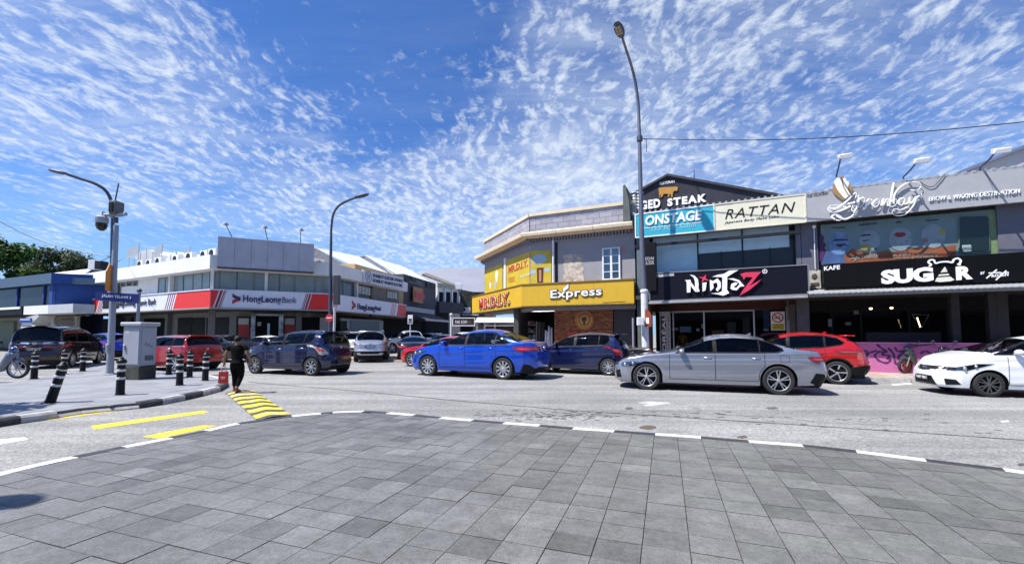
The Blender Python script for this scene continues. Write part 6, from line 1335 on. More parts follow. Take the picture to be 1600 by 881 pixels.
# doorway and shop interior
xd0=YF.s(808,gd+.6); xd1=x0
mb=MB(); mb.box(xd0-.15,xd0+.15,gd+.45,gd+.75,0,zY0+.05); part('pillar',mb,mat('pillar_dark',(.05,.055,.055),.8),yb)
mb=MB(); mb.box(xd0-.15,fs1,4.8,5.0,0,zY0+.05); part('rear_wall',mb,DARKIN,yb)
mb=MB(); mb.box(xd0-.1,xd0+.1,gd+.7,8,0,zY0+.05); part('left_wall',mb,DARKIN,yb)
inv=(Matrix.Translation((YF.x,YF.y,0))@Matrix.Rotation(YF.a,4,'Z')).inverted(); q=[inv@Vector(p[:2]+(0,)) if len(p)==2 else inv@Vector((p[0],p[1],0)) for p in (P0,P1,YF.w(LF_,14),YS.w(0,.0),)]
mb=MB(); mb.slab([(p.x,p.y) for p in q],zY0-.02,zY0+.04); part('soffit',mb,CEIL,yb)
for i,(px,py,L) in enumerate(((838,491.5,2.2),(852,487.5,1.5),(850,494,1.0))):
    x,z=YF.px(px,py,2.2); t=YF.thing('tube_light',('long','short','far')[i]+' fluorescent tube under the corner shop ceiling by the doorway','light','shop tube lights',at=(x,2.2,zY0-.12)); mb=MB(); mb.cyl((-L/2,0,0),(L/2,0,0),.022,6); part('tube',mb,mat('tube_white',(.9,.93,.95),.4,emit=1.2),t); mb=MB(); mb.box(-L/2,L/2,-.04,.04,.02,.08); part('fitting',mb,WFR,t)
for i in range(3):   # shelving inside
    x,_=YF.px(826+i*5,500,2.6+i*.6); sh=YF.thing('shop_shelf',('front','middle','back')[i]+' stocked shelf inside the corner shop doorway','shelf','shop shelves',at=(x,2.6+i*.6,0))
    mb=MB(); mb.box(-.5,-.46,0,.35,0,2.1); mb.box(.46,.5,0,.35,0,2.1); part('upright',mb,STEEL,sh)
    for k in range(5):
        mb=MB(); mb.box(-.46,.46,0,.35,.2+k*.42,.23+k*.42); s_f=part('board',mb,STEEL,sh)
        for g_ in range(5): mb=MB(); hh=R.uniform(.15,.32); mb.box(-.42+g_*.17,-.28+g_*.17,.04,.25,.235+k*.42,.235+k*.42+hh); part('goods',mb,mat('goods_%d'%((g_+k)%5),((.12,.12,.14),(.3,.3,.3),(.2,.06,.04),(.06,.09,.14),(.25,.22,.12))[(g_+k)%5],.6),s_f)
for i,(px,py) in enumerate(((853,521),(858,514),(862,517),(856,523))):
    x,_=YF.px(px,520,1.1); b_=YF.thing('floor_goods',('low pale bundle at the left of the corner shop doorway','tallest pale bundle in the corner shop doorway','pale bundle at the right of the corner shop doorway','pale bundle between the others in the corner shop doorway')[i],'goods','goods in the doorway',at=(x,1.1,0)); mb=MB(); z=YF.px(px,py-3,1.1)[1]; mb.cyl((0,0,0),(0,0,z),.09,10,.05); mb.lathe([(.0,z+.08),(.05,z+.06),(.05,z)],10); part('bundle',mb,mat('goods_pale',(.42,.43,.46),.6,var=.3),b_)
x0g,_=YF.px(842,525,.5); 
# ---------------------------------------------------------------- the bank block across the side street
BA=gnd(328,480,3.1);BL_=gnd(112,490.9,3.1);BC=gnd(516,484.2,3.1);BD=gnd(634,494.6,3.1)
FL=fr_from(BL_,BA);FC=fr_from(BA,BC);FD=fr_from(BC,BD)
REDB=mat('bank_red',(.66,.022,.012),.45,var=.03); BWH=mat('bank_white',(.66,.66,.74),.45,var=.03); MARO=mat('bank_stripe_dark',(.22,.006,.012),.45); NAVYL=mat('bank_navy',(.018,.018,.075),.45); BW=mat('bank_wall_white',(.72,.72,.71),.8,var=.07,scale=1.,streak=.45,dirt=.12,dcol=(.42,.41,.39)); BGR=mat('bank_wall_grey',(.17,.16,.15),.8,var=.1); BBG=mat('billboard_grey',(.40,.405,.46),.7,var=.09,scale=1.2,streak=.5,dcol=(.28,.285,.32)); GLG=mat('bank_window_film',(.20,.24,.235),.12,var=.12,scale=1.5,spec=.6)
bk=thing('bank_building','white corner bank block with grey windows above a red and white fascia','building',(BA[0],BA[1],0),FC.a)
MI=(Matrix.Translation((BA[0],BA[1],0))@Matrix.Rotation(FC.a,4,'Z')).inverted()
def bp(fr,name,mb,m,parent=None,own=None,**k):
    mb.xf((Matrix.Identity(4) if own else MI)@Matrix.Translation((fr.x,fr.y,0))@Matrix.Rotation(fr.a,4,'Z')) if fr is not FC or own else None
    return part(name,mb,m,parent or bk,**k)
LL,LC,LD=math.dist(BL_,BA),math.dist(BA,BC),math.dist(BC,BD)
zF0=3.1; zF1=FC.px(330,453)[1]
# fascia sign as its own thing with faces
fa=thing('bank_fascia_sign','red and white bank fascia wrapping the corner with navy letters','sign',(BA[0],BA[1],0),FC.a)
def face(fr,L,side_name):
    mb=MB(); mb.prism([(0,zF0),(L-.002,zF0),(L-.002,zF1),(0,zF1)],0,.3); bp(fr,'white_face',mb,BWH,fa)
    mb=MB(); mb.box(0,L,-.05,.32,zF1+.001,zF1+.07); bp(fr,'top_rim',mb,BWH,fa); mb=MB(); mb.box(0,L,-.05,.32,zF0-.08,zF0-.001); bp(fr,'bottom_rim',mb,mat('rim_grey',(.3,.29,.28),.6),fa)
for fr,L in ((FL,LL),(FC,LC),(FD,LD)): face(fr,L,'')
def quadpx(fr,name,pts,m,dd=-.012,par=None):
    mb=MB(); mb.prism([fr.px(x,y) for x,y in pts],dd,-.001); return bp(fr,name,mb,m,par or fa)
zline=lambda fr,x,top: None
def redpanel(fr,s0t,s1t,s0b,s1b,m=None,name='red_panel',dd=-.012):
    mb=MB(); mb.prism([(s0b,zF0+.003),(s1b,zF0+.003),(s1t,zF1-.003),(s0t,zF1-.003)],dd,-.001); bp(fr,name,mb,m or REDB,fa)
sl=lambda fr,px:fr.px(px,480)[0]
redpanel(FL,.02,sl(FL,154.5),.02,sl(FL,149.5)); redpanel(FL,sl(FL,276),LL-.01,sl(FL,270.5),LL-.01)
for k in range(4): redpanel(FL,sl(FL,156.5+k*2.1),sl(FL,157.3+k*2.1),sl(FL,151.5+k*2.1),sl(FL,152.2+k*2.1),MARO,'stripe'); redpanel(FL,sl(FL,263+k*3.2),sl(FL,264+k*3.2),sl(FL,257.5+k*3.2),sl(FL,258.4+k*3.2),MARO,'stripe')
redpanel(FC,.01,sl(FC,341.5),.01,sl(FC,332.5)); redpanel(FC,sl(FC,343.5),sl(FC,347.5),sl(FC,335),sl(FC,339),MARO,'stripe'); redpanel(FC,sl(FC,349.5),sl(FC,351.2),sl(FC,341),sl(FC,342.8),MARO,'stripe'); redpanel(FC,sl(FC,352.8),sl(FC,353.4),sl(FC,344),sl(FC,344.8),MARO,'stripe')
redpanel(FC,sl(FC,487.5),LC-.01,sl(FC,480.5),LC-.01)
for a_,b_ in ((478,479),(480.2,481.6),(483,486)): redpanel(FC,sl(FC,a_),sl(FC,b_),sl(FC,a_-7),sl(FC,b_-7),MARO,'stripe')
redpanel(FD,.01,sl(FD,521),.01,sl(FD,517.5)); redpanel(FD,sl(FD,622.5),LD-.01,sl(FD,620),LD-.01)
for k in range(3): redpanel(FD,sl(FD,523+k*2.4),sl(FD,523.8+k*2.4),sl(FD,519.5+k*2.4),sl(FD,520.2+k*2.4),REDB,'stripe'); redpanel(FD,sl(FD,613+k*2.4),sl(FD,613.8+k*2.4),sl(FD,610.5+k*2.4),sl(FD,611.2+k*2.4),REDB,'stripe')
def btext(fr,txt,m,px0,yb0,px1,yb1,h,bold=.0,space=1.):
    x0,z0=fr.px(px0,yb0);x1,z1=fr.px(px1,yb1);zt=fr.px(px0,yb0-h)[1]; mb=MB(); text_into(mb,txt,x0,z0,x1,zt,-.002,.05,bold,0,space); bp(fr,'lettering',mb,m,fa)
btext(FC,'HongLeong',NAVYL,379.5,475,439,475,14,.02); btext(FC,'Bank',NAVYL,441,473,463,473,9.,-.008)
btext(FD,'HongLeong',NAVYL,558,486,585,486,12.5,.02); btext(FD,'Bank',NAVYL,586,484.5,595,484.5,6.5,-.005)
btext(FL,'HongLeong',mat('letter_dark_grey',(.05,.05,.06),.5),179,481.5,212,481.5,11.5,.02); btext(FL,'Islamic Bank',mat('letter_mid_grey',(.12,.12,.14),.5),214.5,477.6,244,477.6,9,-.005)
def logo(fr,px,py,hpx,cols):
    x,z=fr.px(px,py); zt=fr.px(px,py-hpx)[1]; u=(zt-z)
    for k in range(4):
        o_=(k-1.5)*.42*u
        mb=MB(); mb.stroke([(x-.85*u,z+.95*u+o_*.55-.1*u),(x-.1*u,z+.35*u+o_*.5),(x+.85*u,z+.12*u+o_*.35)],.15*u,-.03,-.001); bp(fr,'logo_bar',mb,cols[0],fa)
        mb=MB(); mb.stroke([(x-.85*u,z-.95*u-o_*.55+.1*u),(x-.1*u,z-.35*u-o_*.5),(x+.85*u,z-.12*u-o_*.35)],.15*u,-.028,-.001); bp(fr,'logo_bar',mb,cols[1],fa)
logo(FC,369.5,467,6.5,(NAVYL,mat('logo_red',(.40,.015,.03),.5))); logo(FD,552.5,477,6,(mat('logo_red',(.40,.015,.03),.5),MARO))
p=[FL.px(x,y) for x,y in ((161,466.5),(186,464),(186,481.5),(161,482))]
mb=MB(); mb.prism(p,-.02,-.001); bp(FL,'logo_plate',mb,mat('plate_dark',(.012,.014,.012),.5),fa); c=FL.px(186,482)
for r_ in (.42,.27): mb=MB(); mb.stroke([(c[0]+r_*1.6*math.cos(t),c[1]+r_*2.2*math.sin(t)) for t in np.linspace(rad(92),rad(178),8)],.14,-.04,-.021); bp(FL,'green_arc',mb,mat('logo_green',(.03,.20,.03),.5),fa)
# soffits, recessed ground floor, upper walls
zP0=FC.px(345,421)[1]; zP1=FC.px(333,398.5)[1]
rc=2.6
corner=[BL_,BA,BC,BD]; back=[(BD[0]-14,BD[1]+3),(BL_[0]+2,BL_[1]+14)]
def ring(dd):
    # offset the three fronts inwards by dd
    def isect(f,g):
        A=np.array([[f.e[0],-g.e[0]],[f.e[1],-g.e[1]]]); b=np.array([g.x+g.i[0]*dd-f.x-f.i[0]*dd,g.y+g.i[1]*dd-f.y-f.i[1]*dd]); t=np.linalg.solve(A,b)[0]; return (f.x+f.i[0]*dd+f.e[0]*t,f.y+f.i[1]*dd+f.e[1]*t)
    return [FL.w(0,dd)[:2],isect(FL,FC),isect(FC,FD),FD.w(LD,dd)[:2]]+back
def bslab(name,P,z0,z1,m):
    mb=MB(); mb.slab([tuple((MI@Vector((p[0],p[1],0)))[:2]) for p in P],z0,z1); return part(name,mb,m,bk)
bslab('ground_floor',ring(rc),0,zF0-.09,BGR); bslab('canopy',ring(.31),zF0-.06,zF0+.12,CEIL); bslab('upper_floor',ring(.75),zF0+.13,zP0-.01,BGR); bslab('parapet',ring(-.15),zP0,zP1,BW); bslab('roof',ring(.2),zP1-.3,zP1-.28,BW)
mb=MB(); 
# parapet inner: hollow look is not visible from the street
# upper windows
def wins(fr,lst,dd,m=GLG):
    for (p0,p1,yt,yb_) in lst:
        x0=fr.s(p0,dd);x1=fr.s(p1,dd); z1=min(fr.px(p0,yt,dd)[1],zP0-.03);z0=max(fr.px(p0,yb_,dd)[1],zF1+.08) if yb_ else zF1+.08
        mb=MB(); mb.box(x0+.03,x1-.03,dd-.03,dd-.005,z0,z1); w=bp(fr,'window',mb,m)
        mb=MB()
        for a_,b_,c_,d_ in ((x0,x1,z0-.04,z0+.0),(x0,x1,z1,z1+.04)): mb.box(a_,b_,dd-.06,dd-.002,c_,d_)
        for a_ in (x0,x1): mb.box(a_-.025,a_+.025,dd-.065,dd-.001,z0-.041,z1+.041)
        mb.xf(MI@Matrix.Translation((fr.x,fr.y,0))@Matrix.Rotation(fr.a,4,'Z')) if fr is not FC else None
        part('frame',mb,mat('frame_sage',(.22,.25,.24),.6),w)
dd=.72
xe=[331,341,368,395,414,435.5,459,486,497]
wins(FC,[(331,340.5,425,None),(341,368,424,None),(368,394,425,None),(395.5,413,426,None),(415,435,427,None),(435,458,428,None),(459,490,429,None),(491,514,431,None)],dd)
wins(FL,[(246,256,432,459),(256.5,265,431,459),(268,285,430,None),(285,299.5,428,None),(300,313.5,427,None),(314,326,425.5,None)],dd)
wins(FL,[(138,147,443.5,461),(147.5,156,443,461)],dd,mat('dark_pane',(.05,.055,.05),.15)); wins(FL,[(162,164,441,461),(182,187,442,461)],dd,mat('dark_pane',(.05,.055,.05),.15))
wins(FL,[(187.5,194,437.5,448),(196.5,204.5,437,447),(207,213,436,446.5)],dd,mat('dark_pane',(.05,.055,.05),.15))
wins(FD,[(520,534,432,None),(535,553,435,None)],dd,mat('blue_grey_pane',(.07,.095,.13),.2,var=.15,scale=2))
x0=FL.s(132,dd);x1=FL.s(244,dd); mb=MB(); mb.box(x0,x1,dd-.004,dd+.1,zF1+.08,zP0-.01); bp(FL,'white_wall',mb,BW)
for fr,pxs_ in ((FL,(266.5,)),(FC,(329.5,414.2)),(FD,(517.5,554.5,))):
    for px in pxs_: x=fr.s(px,dd-.1); mb=MB(); mb.box(x-.09,x+.09,dd-.3,dd-.005,zF1+.08,zP0-.004); bp(fr,'column',mb,BW)
# billboard on the corner
x0,zb0=FC.px(338.5,418.5,-.6);x1,zb1=FC.px(490,424.5,-.6); zt0=FC.px(338.5,369,-.6)[1];zt1=FC.px(490,381,-.6)[1]
bb=FC.thing('billboard','large blank grey billboard on the corner of the bank roof','billboard',at=(x0,-.6,0)); L=x1-x0
zb=(zb0+zb1)/2; n=6
for k in range(n): mb=MB(); mb.bbox(L*k/n+.006,L*(k+1)/n-.006,0,.06,zb+.03,zt0+(zt1-zt0)*.5,.006); part('panel',mb,BBG,bb)
mb=MB(); mb.box(0.01,L-.01,.062,.40,zb+.05,zt0+(zt1-zt0)*.5-.02); part('box_back',mb,FRAMED,bb)
mb=MB(); mb.stroke([(0,zb),(L,zb)],.06,-.03,.45); part('bottom_edge',mb,mat('edge_dark',(.06,.06,.07),.6),bb)
zbt=zt0+(zt1-zt0)*.5
for i,(bpx,hpx,hpy) in enumerate(((362,352,350),(418,413.5,355),(470,469.8,359))):
    xb,_=FC.px(bpx,370,-.4); xh,zh=FC.px(hpx,hpy,-1.5); f=FC.thing('billboard_lamp',('leftmost','middle','rightmost')[i]+' thin-armed flood lamp above the blank billboard','lamp','lamps over the billboard',at=(xb,-.4,zbt))
    mb=MB(); mb.tube([(0,.1,-.3),(0,0,.1),(xh-xb,-1.05,zh-zbt)],.025,6); part('arm',mb,FRAMED,f); mb=MB(); mb.lathe([(0,.12),(.10,.10),(.2,-.06),(.0,-.07)],12,Matrix.Translation((xh-xb,-1.1,zh-zbt))@Matrix.Rotation(rad(25),4,'X')); part('head',mb,STEEL,f)
# condensers along the roof edge
def condenser(fr,px,py,dd,lab,w=.85,h=.62):
    x,z=fr.px(px,py,dd); o=fr.thing('air_condenser',lab,'air conditioner','condensers on the bank roof',at=(x,dd,zP1+.0)); mb=MB(); mb.bbox(-w/2,w/2,0,.35,.08,h+.08,.015); part('casing',mb,WFR,o)
    mb=MB(); mb.disc((-.08,h/2+.08),h*.42,-.02,-.001,18); part('fan_grille',mb,FRAMED,o); mb=MB(); mb.box(-w/2+.02,w/2-.02,.03,.3,0,.08); part('feet',mb,FRAMED,o)
    for k in range(3): pass
for i,px in enumerate((219,232.5,247,274,295,317.5,331)): condenser(FL,px,395,.8+.1*(i%2),('leftmost small white condenser on the white bank parapet','second white condenser from the left on the bank parapet','third white condenser from the left on the bank parapet','middle white condenser on the bank parapet','white condenser with a bent panel above it on the bank parapet','white condenser second from the billboard','white condenser next to the grey billboard')[i])
for i,(p0,p1,y0,y1) in enumerate(((199,216,387,401),(241,252.5,386,400),(288,296,389,395))):
    x0,z1=FL.px(p0,y0,2.2);x1,z0=FL.px(p1,y1,2.2); o=FL.thing('roof_panel',('wide tilted grey panel on the bank roof, leftmost','tilted grey panel on the bank roof, second from left','small tilted grey panel beside the white condenser')[i],'panel','tilted panels on the bank roof',at=(x0,2.2,0)); mb=MB(); mb.prism([(0,z0),(x1-x0,z0+.25),(x1-x0,z1+.1),(0,z1-.2)],0,.06); part('sheet',mb,STEEL,o); mb=MB(); mb.cyl((.2,.1,zP1),(.2,.1,z0+.3),.03,6); mb.cyl((x1-x0-.2,.1,zP1),(x1-x0-.2,.1,z0+.3),.03,6); part('legs',mb,STEEL,o)
# white vaulted sheds on the roof
for i,(p0,p1,yt) in enumerate(((203,242,394.5),(252,287,397))):
    x0=FL.s(p0,5);x1=FL.s(p1,5); zt=FL.px(p0,yt,5)[1]; o=FL.thing('roof_vault',('left','right')[i]+' white curved canopy behind the roof condensers','canopy','curved canopies on the bank roof',at=(x0,5,0)); L=x1-x0; mb=MB(); n=10
    for k in range(n): f0,f1=k/n,(k+1)/n; zf=lambda f:zt-.7+.7*math.sin(math.pi*f); mb.add([(L*f0,0,zf(f0)),(L*f1,0,zf(f1)),(L*f1,4,zf(f1)),(L*f0,4,zf(f0))],[(0,1,2,3)])
    part('sheet',mb,WFR,o); mb=MB()
    for k in range(5): mb.cyl((L*k/4,.1,zP1-.2),(L*k/4,.1,zt-.7+.7*math.sin(math.pi*k/4)),.04,6)
    part('posts',mb,STEEL,o)
# bank ground floor: columns, glazing, door, red posters
dd=rc-.02
def gbox(fr,px0,px1,y0,y1,d0,d1,m,name,par=None):
    x0,z1=fr.px(px0,y0,d0);x1,z0=fr.px(px1,y1,d0); mb=MB(); mb.box(x0,x1,d0,d1,max(0,z0),z1); return bp(fr,name,mb,m,par)
GD=mat('bank_glass_dark',(.006,.007,.007),.3,spec=.06)
for (p0,p1) in ((282,301.5),(305.5,321),(326.5,358.5),(472,499)): gbox(FC if p0>335 else FC,p0 if p0>326 else p0,p1,495.5,560,dd-.03,dd-.005,GD,'shop_window') if p0>340 else gbox(FL,p0-4,p1-4,496.5,560,dd-.03,dd-.005,GD,'shop_window')
for (p0,p1) in ((225,262),(160,205)): gbox(FL,p0,p1,498,560,dd-.03,dd-.005,GD,'shop_window')
gbox(FL,118,157,494,560,.9,.95,mat('mural_navy',(.012,.03,.11),.7,var=.5,scale=1.5),'navy_wall')
for (p0,p1) in ((372.5,389),(445,461)):
    gbox(FC,p0-3,p1+3,494,560,dd-.04,dd-.006,FRAMED,'poster_case'); gbox(FC,p0,p1-.5,497,507,dd-.06,dd-.045,mat('poster_white',(.42,.42,.40),.6),'poster_head'); gbox(FC,p0,p1-.5,507.3,545,dd-.06,dd-.045,mat('poster_red',(.36,.025,.02),.55),'poster')
gbox(FC,397,436,494,560,dd-.03,dd-.004,GD,'doorway')
for (p0,p1,y0,y1) in ((392.5,397,490,560),(436,441,490,560),(392.5,441,489.5,493.5)): gbox(FC,p0,p1,y0,y1,dd-.35,dd-.01,mat('door_surround',(.34,.34,.35),.3,.6,var=.6,scale=3),'door_surround')
gbox(FC,418,420,505,560,dd-.05,dd-.032,ALU,'door_frame'); gbox(FC,402,408,503,509,dd-.05,dd-.032,mat('poster_white',(.42,.42,.40),.6),'notice')
gbox(FC,500,514,496,560,dd-.1,dd-.004,mat('panel_pale',(.36,.36,.35),.7),'pale_panel')
gbox(FD,533,598,497,560,1.0,1.1,mat('frame_pale',(.33,.33,.31),.7),'shop_frame'); gbox(FD,548,592,500,560,.95,.99,mat('shutter_slate',(.12,.14,.15),.5,var=.1),'roller_shutter'); gbox(FD,532,541,501,560,.95,.99,GD,'side_door')
for px in (272,): x=FL.s(px,.5); 
for fr,pl_ in ((FL,(120,200,262)),(FC,(331,467,)),(FD,(520,))):
    for px in pl_: x=fr.s(px,dd-.2); mb=MB(); mb.box(x-.2,x+.2,dd-.3,dd-.01,0,zF0-.1); bp(fr,'pillar',mb,mat('pillar_grey',(.15,.145,.14),.8))
# low white wing behind
mb=MB()
# ---- electric shop sign, next unit along
x0,zb0=FD.px(568,441,-.25);x1,zb1=FD.px(630,452,-.25);zt0=FD.px(568,421.5,-.25)[1];zt1=FD.px(630,433.5,-.25)[1]
es=FD.thing('electric_shop_sign','white sign with two lines of navy block letters beside the grey parapet','sign',at=(x0,-.25,0)); L=x1-x0
mb=MB(); mb.prism([(0,zb0),(L,zb1),(L,zt1),(0,zt0)],0,.2); part('panel',mb,mat('sign_white_grey',(.55,.57,.62),.5),es)
zq=lambda f,g:(zb0+(zb1-zb0)*f)*(1-g)+(zt0+(zt1-zt0)*f)*g
for (tx,g0,g1) in (("SYARIKAT ELEKTRIK WONG'S",.56,.84),("SYARIKAT WONG'S ELECTRIC",.16,.44)):
    mb=MB(); text_into(mb,tx,L*.2,zq(.2,g0),L*.97,zq(.2,g1),-.002,.03,.03,0,1.1,skew=zq(.97,g0)-zq(.2,g0)); part('lettering',mb,NAVYL,es)
mb=MB(); c=(L*.105,zq(.1,.5)); mb.disc(c,L*.07,-.012,-.001,20,L*.055); part('ring',mb,mat('letter_grey_blue',(.2,.23,.3),.5),es); mb=MB(); text_into(mb,'W',c[0]-L*.035,c[1]-.3,c[0]+L*.035,c[1]+.3,-.002,.02); part('lettering',mb,mat('letter_grey_blue',(.2,.23,.3),.5),es)
# its facade: tan wall, brown windows, set just beyond the bank's side
def facebox(name,lab,fr,s0,s1,ztop,m,depth=10,cat='building'):
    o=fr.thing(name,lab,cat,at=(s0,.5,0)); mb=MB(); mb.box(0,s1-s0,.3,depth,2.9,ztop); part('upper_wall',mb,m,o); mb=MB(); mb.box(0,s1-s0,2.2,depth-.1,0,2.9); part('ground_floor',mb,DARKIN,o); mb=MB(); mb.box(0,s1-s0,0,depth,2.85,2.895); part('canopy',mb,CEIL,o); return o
sD=FD.s(556,.5); sE=FD.s(634,.5); TAN=mat('wall_tan',(.38,.27,.14),.8,var=.08,streak=.2,dcol=(.25,.18,.1)); BRN=mat('window_brown',(.045,.028,.018),.5)
o=facebox('electric_shop_building','tan upper storey with brown windows past the bank',FD,sD+.2,sE,FD.px(600,432,.5)[1]+.5,TAN)
for (p0,p1,y0,y1) in ((559.5,579,444,463.5),(604.5,619.5,452,469)):
    x0,z1=FD.px(p0,y0,.75);x1,z0=FD.px(p1,y1,.75); x0-=sD+.2;x1-=sD+.2; mb=MB(); mb.box(x0,x1,.22,.296,z0,z1); w=part('window',mb,BRN,o)
    for k in range(4): mb=MB(); a_=x0+(x1-x0)*(k+.1)/4; mb.box(a_,x0+(x1-x0)*(k+.9)/4,.20,.218,z0+.1,z1-.12); part('pane',mb,mat('pane_curtain',(.30,.31,.30),.15,var=.4,scale=6),w)
x=FD.s(583,.5)-sD-.2; mb=MB(); mb.box(x-.15,x+.15,.15,.298,2.9,FD.px(583,440,.5)[1]); part('pilaster',mb,BRN,o)
# white sheet roofs over the row (gables toward us)
def gable(name,lab,px_eL,y_eL,px_pk,y_pk,px_eR,y_eR,dd,L2,m,wallm,fr=FD):
    e0=fr.px(px_eL,y_eL,dd);pk=fr.px(px_pk,y_pk,dd);e1=fr.px(px_eR,y_eR,dd)
    return e0,pk,e1
WROOF=mat('white_sheet_roof',(.66,.67,.69),.5,var=.04,scale=2); CORR=mat('gable_sheet',(.17,.175,.20),.7,var=.2,scale=4)
def slope_roof(name,lab,ridge,eave,thick=.1,wall=None,m=WROOF):
    """ridge, eave: pairs of world points (near, far)"""
    o=thing(name,lab,'roof',(ridge[0].x,ridge[0].y,0)); off=Vector((ridge[0].x,ridge[0].y,0)); mb=MB(); P=[ridge[0]-off,ridge[1]-off,eave[1]-off,eave[0]-off]; dn=Vector((0,0,-thick)); mb.add(P+[p+dn for p in P],[(0,1,2,3),(7,6,5,4),(0,4,5,1),(1,5,6,2),(2,6,7,3),(3,7,4,0)]); part('roof_sheet',mb,m,o)
    if wall: mb=MB(); mb.add([p-off for p in wall],[tuple(range(len(wall)))]); part('gable_end',mb,CORR,o)
    return o
def Z(px,py,Y): return atY(px,py,Y)
Yb=BC[1]+6
slope_roof('roof','long white sheet roof rising behind the grey parapet of the bank',(Z(493,387,Yb+4),Z(560,400,Yb+16)),(Z(571,423,Yb+3),Z(636,444,Yb+14)),wall=[Z(490,388,Yb+3.9),Z(494,388,Yb+3.9),Z(532,409,Yb+3.5),Z(551,421,Yb+3.2),Z(551,432,Yb+3.2),Z(485,432,Yb+3.9)])
slope_roof('roof','second white sheet roof farther along the row with a brown eave',(Z(571,398.5,Yb+18),Z(632,417,Yb+34)),(Z(622,433,Yb+15),Z(672,440,Yb+28)),wall=[Z(560,402,Yb+17.8),Z(571,400,Yb+17.8),Z(625,432,Yb+15),Z(622,440,Yb+15),Z(560,424,Yb+17.8)])
for i,(px,py,Y) in enumerate(((499,405,Yb+1.5),(534,414,Yb+1.8))):
    p=Z(px,py,Y); o=thing('air_condenser',('white condenser behind the grey parapet beside the billboard','white condenser at the foot of the white roof')[i],'air conditioner',(p.x,p.y,p.z-.5),FD.a-.6); mb=MB(); mb.bbox(-.5,.5,0,.4,-.6,.5,.02); part('casing',mb,WFR,o); mb=MB(); mb.disc((0,0),.34,-.02,-.001,16); part('fan_grille',mb,FRAMED,o)
# ---- farther along the side street: slate shop, white shop, curved roof
ext=math.dist(BD,BC)
sF=FD.s(691,.5)
o=facebox('slate_shop_building','dark slate shop with an orange sign board past the tan shop',FD,sE+.05,FD.s(684,.5),FD.px(650,428,.5)[1]-.3,mat('wall_slate',(.055,.058,.072),.8,var=.2)); o_s0=sE+.05
def fb(o,s0,fr,px0,px1,y0,y1,d0,d1,m,name):
    x0,z1=fr.px(px0,y0,d0+.5);x1,z0=fr.px(px1,y1,d0+.5); mb=MB(); mb.box(x0-s0,x1-s0,d0,d1,z0,z1); return part(name,mb,m,o)
fb(o,o_s0,FD,636,661,434,448,.22,.298,mat('slate_light',(.10,.105,.13),.8),'panel'); 
for (p0,p1,y0,y1) in ((633,641,432,440),(643,650,433,441),(667,673,440,450),(674,680,442,451)): fb(o,o_s0,FD,p0,p1,y0,y1,.15,.296,FRAMED,'louvre')
fb(o,o_s0,FD,634,679,478,491,-.55,-.45,LGREY,'grey_fascia')
sg=FD.thing('orange_board','orange board with a red panel on the slate shop','sign',at=(FD.s(645.5,.4),.4,0)); x1,z0=FD.px(661,474,.4);_,z1=FD.px(646,447,.4); w_=x1-FD.s(645.5,.4); mb=MB(); mb.box(0,w_,0,.1,z0,z1); part('board',mb,mat('board_orange',(.34,.14,.06),.6,var=.25,scale=3),sg); mb=MB(); mb.box(w_*.12,w_*1.1,-.06,-.003,z0+(z1-z0)*.28,z0+(z1-z0)*.66); part('red_panel',mb,mat('board_red',(.42,.02,.04),.5),sg); 
for q,tx in enumerate(('SALE','50%')): mb=MB(); text_into(mb,tx,w_*.2,z0+(z1-z0)*(.5-.17*q),w_*1.0,z0+(z1-z0)*(.62-.17*q),-.062,.02,.02); part('lettering',mb,mat('board_pink',(.6,.2,.15),.5),sg) if False else None
aw2=FD.thing('shop_awning','dark striped awning with a pale valance bar below the grey fascia','awning',at=(FD.s(647,-.6),-.6,0)); xx1=FD.s(690,-.6)-FD.s(647,-.6); z0=FD.px(660,500,-.6)[1]; mb=MB(); mb.add([(0,.6,z0+.7),(xx1,.6,z0+.7),(xx1,-1.2,z0),(0,-1.2,z0),(0,.6,z0+.66),(xx1,.6,z0+.66),(xx1,-1.2,z0-.04),(0,-1.2,z0-.04)],[(0,1,2,3)[::-1],(4,5,6,7),(3,2,6,7)[::-1],(0,3,7,4),(1,5,6,2)]); part('cloth',mb,mat('awning_dark',(.05,.05,.055),.8,var=.3,scale=5),aw2); mb=MB(); mb.box(0,xx1,-1.24,-1.2,z0-.12,z0+.02); part('valance_bar',mb,mat('valance_pale',(.4,.4,.38),.6),aw2)
# white shop with three tall windows, facing us a little more
q0=atY(683,470,FD.w(FD.s(684,.5),.5).y+.5); q1=atY(719,470,q0.y+3.5); WF=fr_from((q0.x,q0.y),(q1.x,q1.y)); wl2=WF.px(683,446)[1]; L=math.dist(q0[:2],q1[:2])
o=WF.thing('white_shop_building','white shop front with three tall dark windows beyond the slate shop','building'); z1=WF.px(700,444)[1];zb=WF.px(700,478)[1]; WST=mat('stucco_white',(.66,.66,.65),.8,var=.05); mb=MB(); mb.box(0,L,.06,10,zb,z1); part('upper_wall',mb,WST,o)
mb=MB(); mb.box(0,L,2,10,0,zb); part('ground_floor',mb,DARKIN,o); mb=MB(); mb.box(-.1,L+.1,-.5,.05,zb-.9,zb+.45); part('navy_fascia',mb,mat('fascia_navy_black',(.02,.022,.035),.6),o)
for (a_,b_) in ((686.5,692.5),(697.5,703.5),(708.5,714)):
    x0,zt=WF.px(a_,455);x1,z0=WF.px(b_,477); mb=MB(); mb.box(x0,x1,.0,.055,z0,WF.px(a_,456)[1]); part('window',mb,BRN if False else GD,o)
for px in (684,695,706,717): x,_=WF.px(px,460); mb=MB(); mb.box(x-.12,x+.12,-.1,.055,zb+.46,z1-.6); part('pilaster',mb,WST,o)
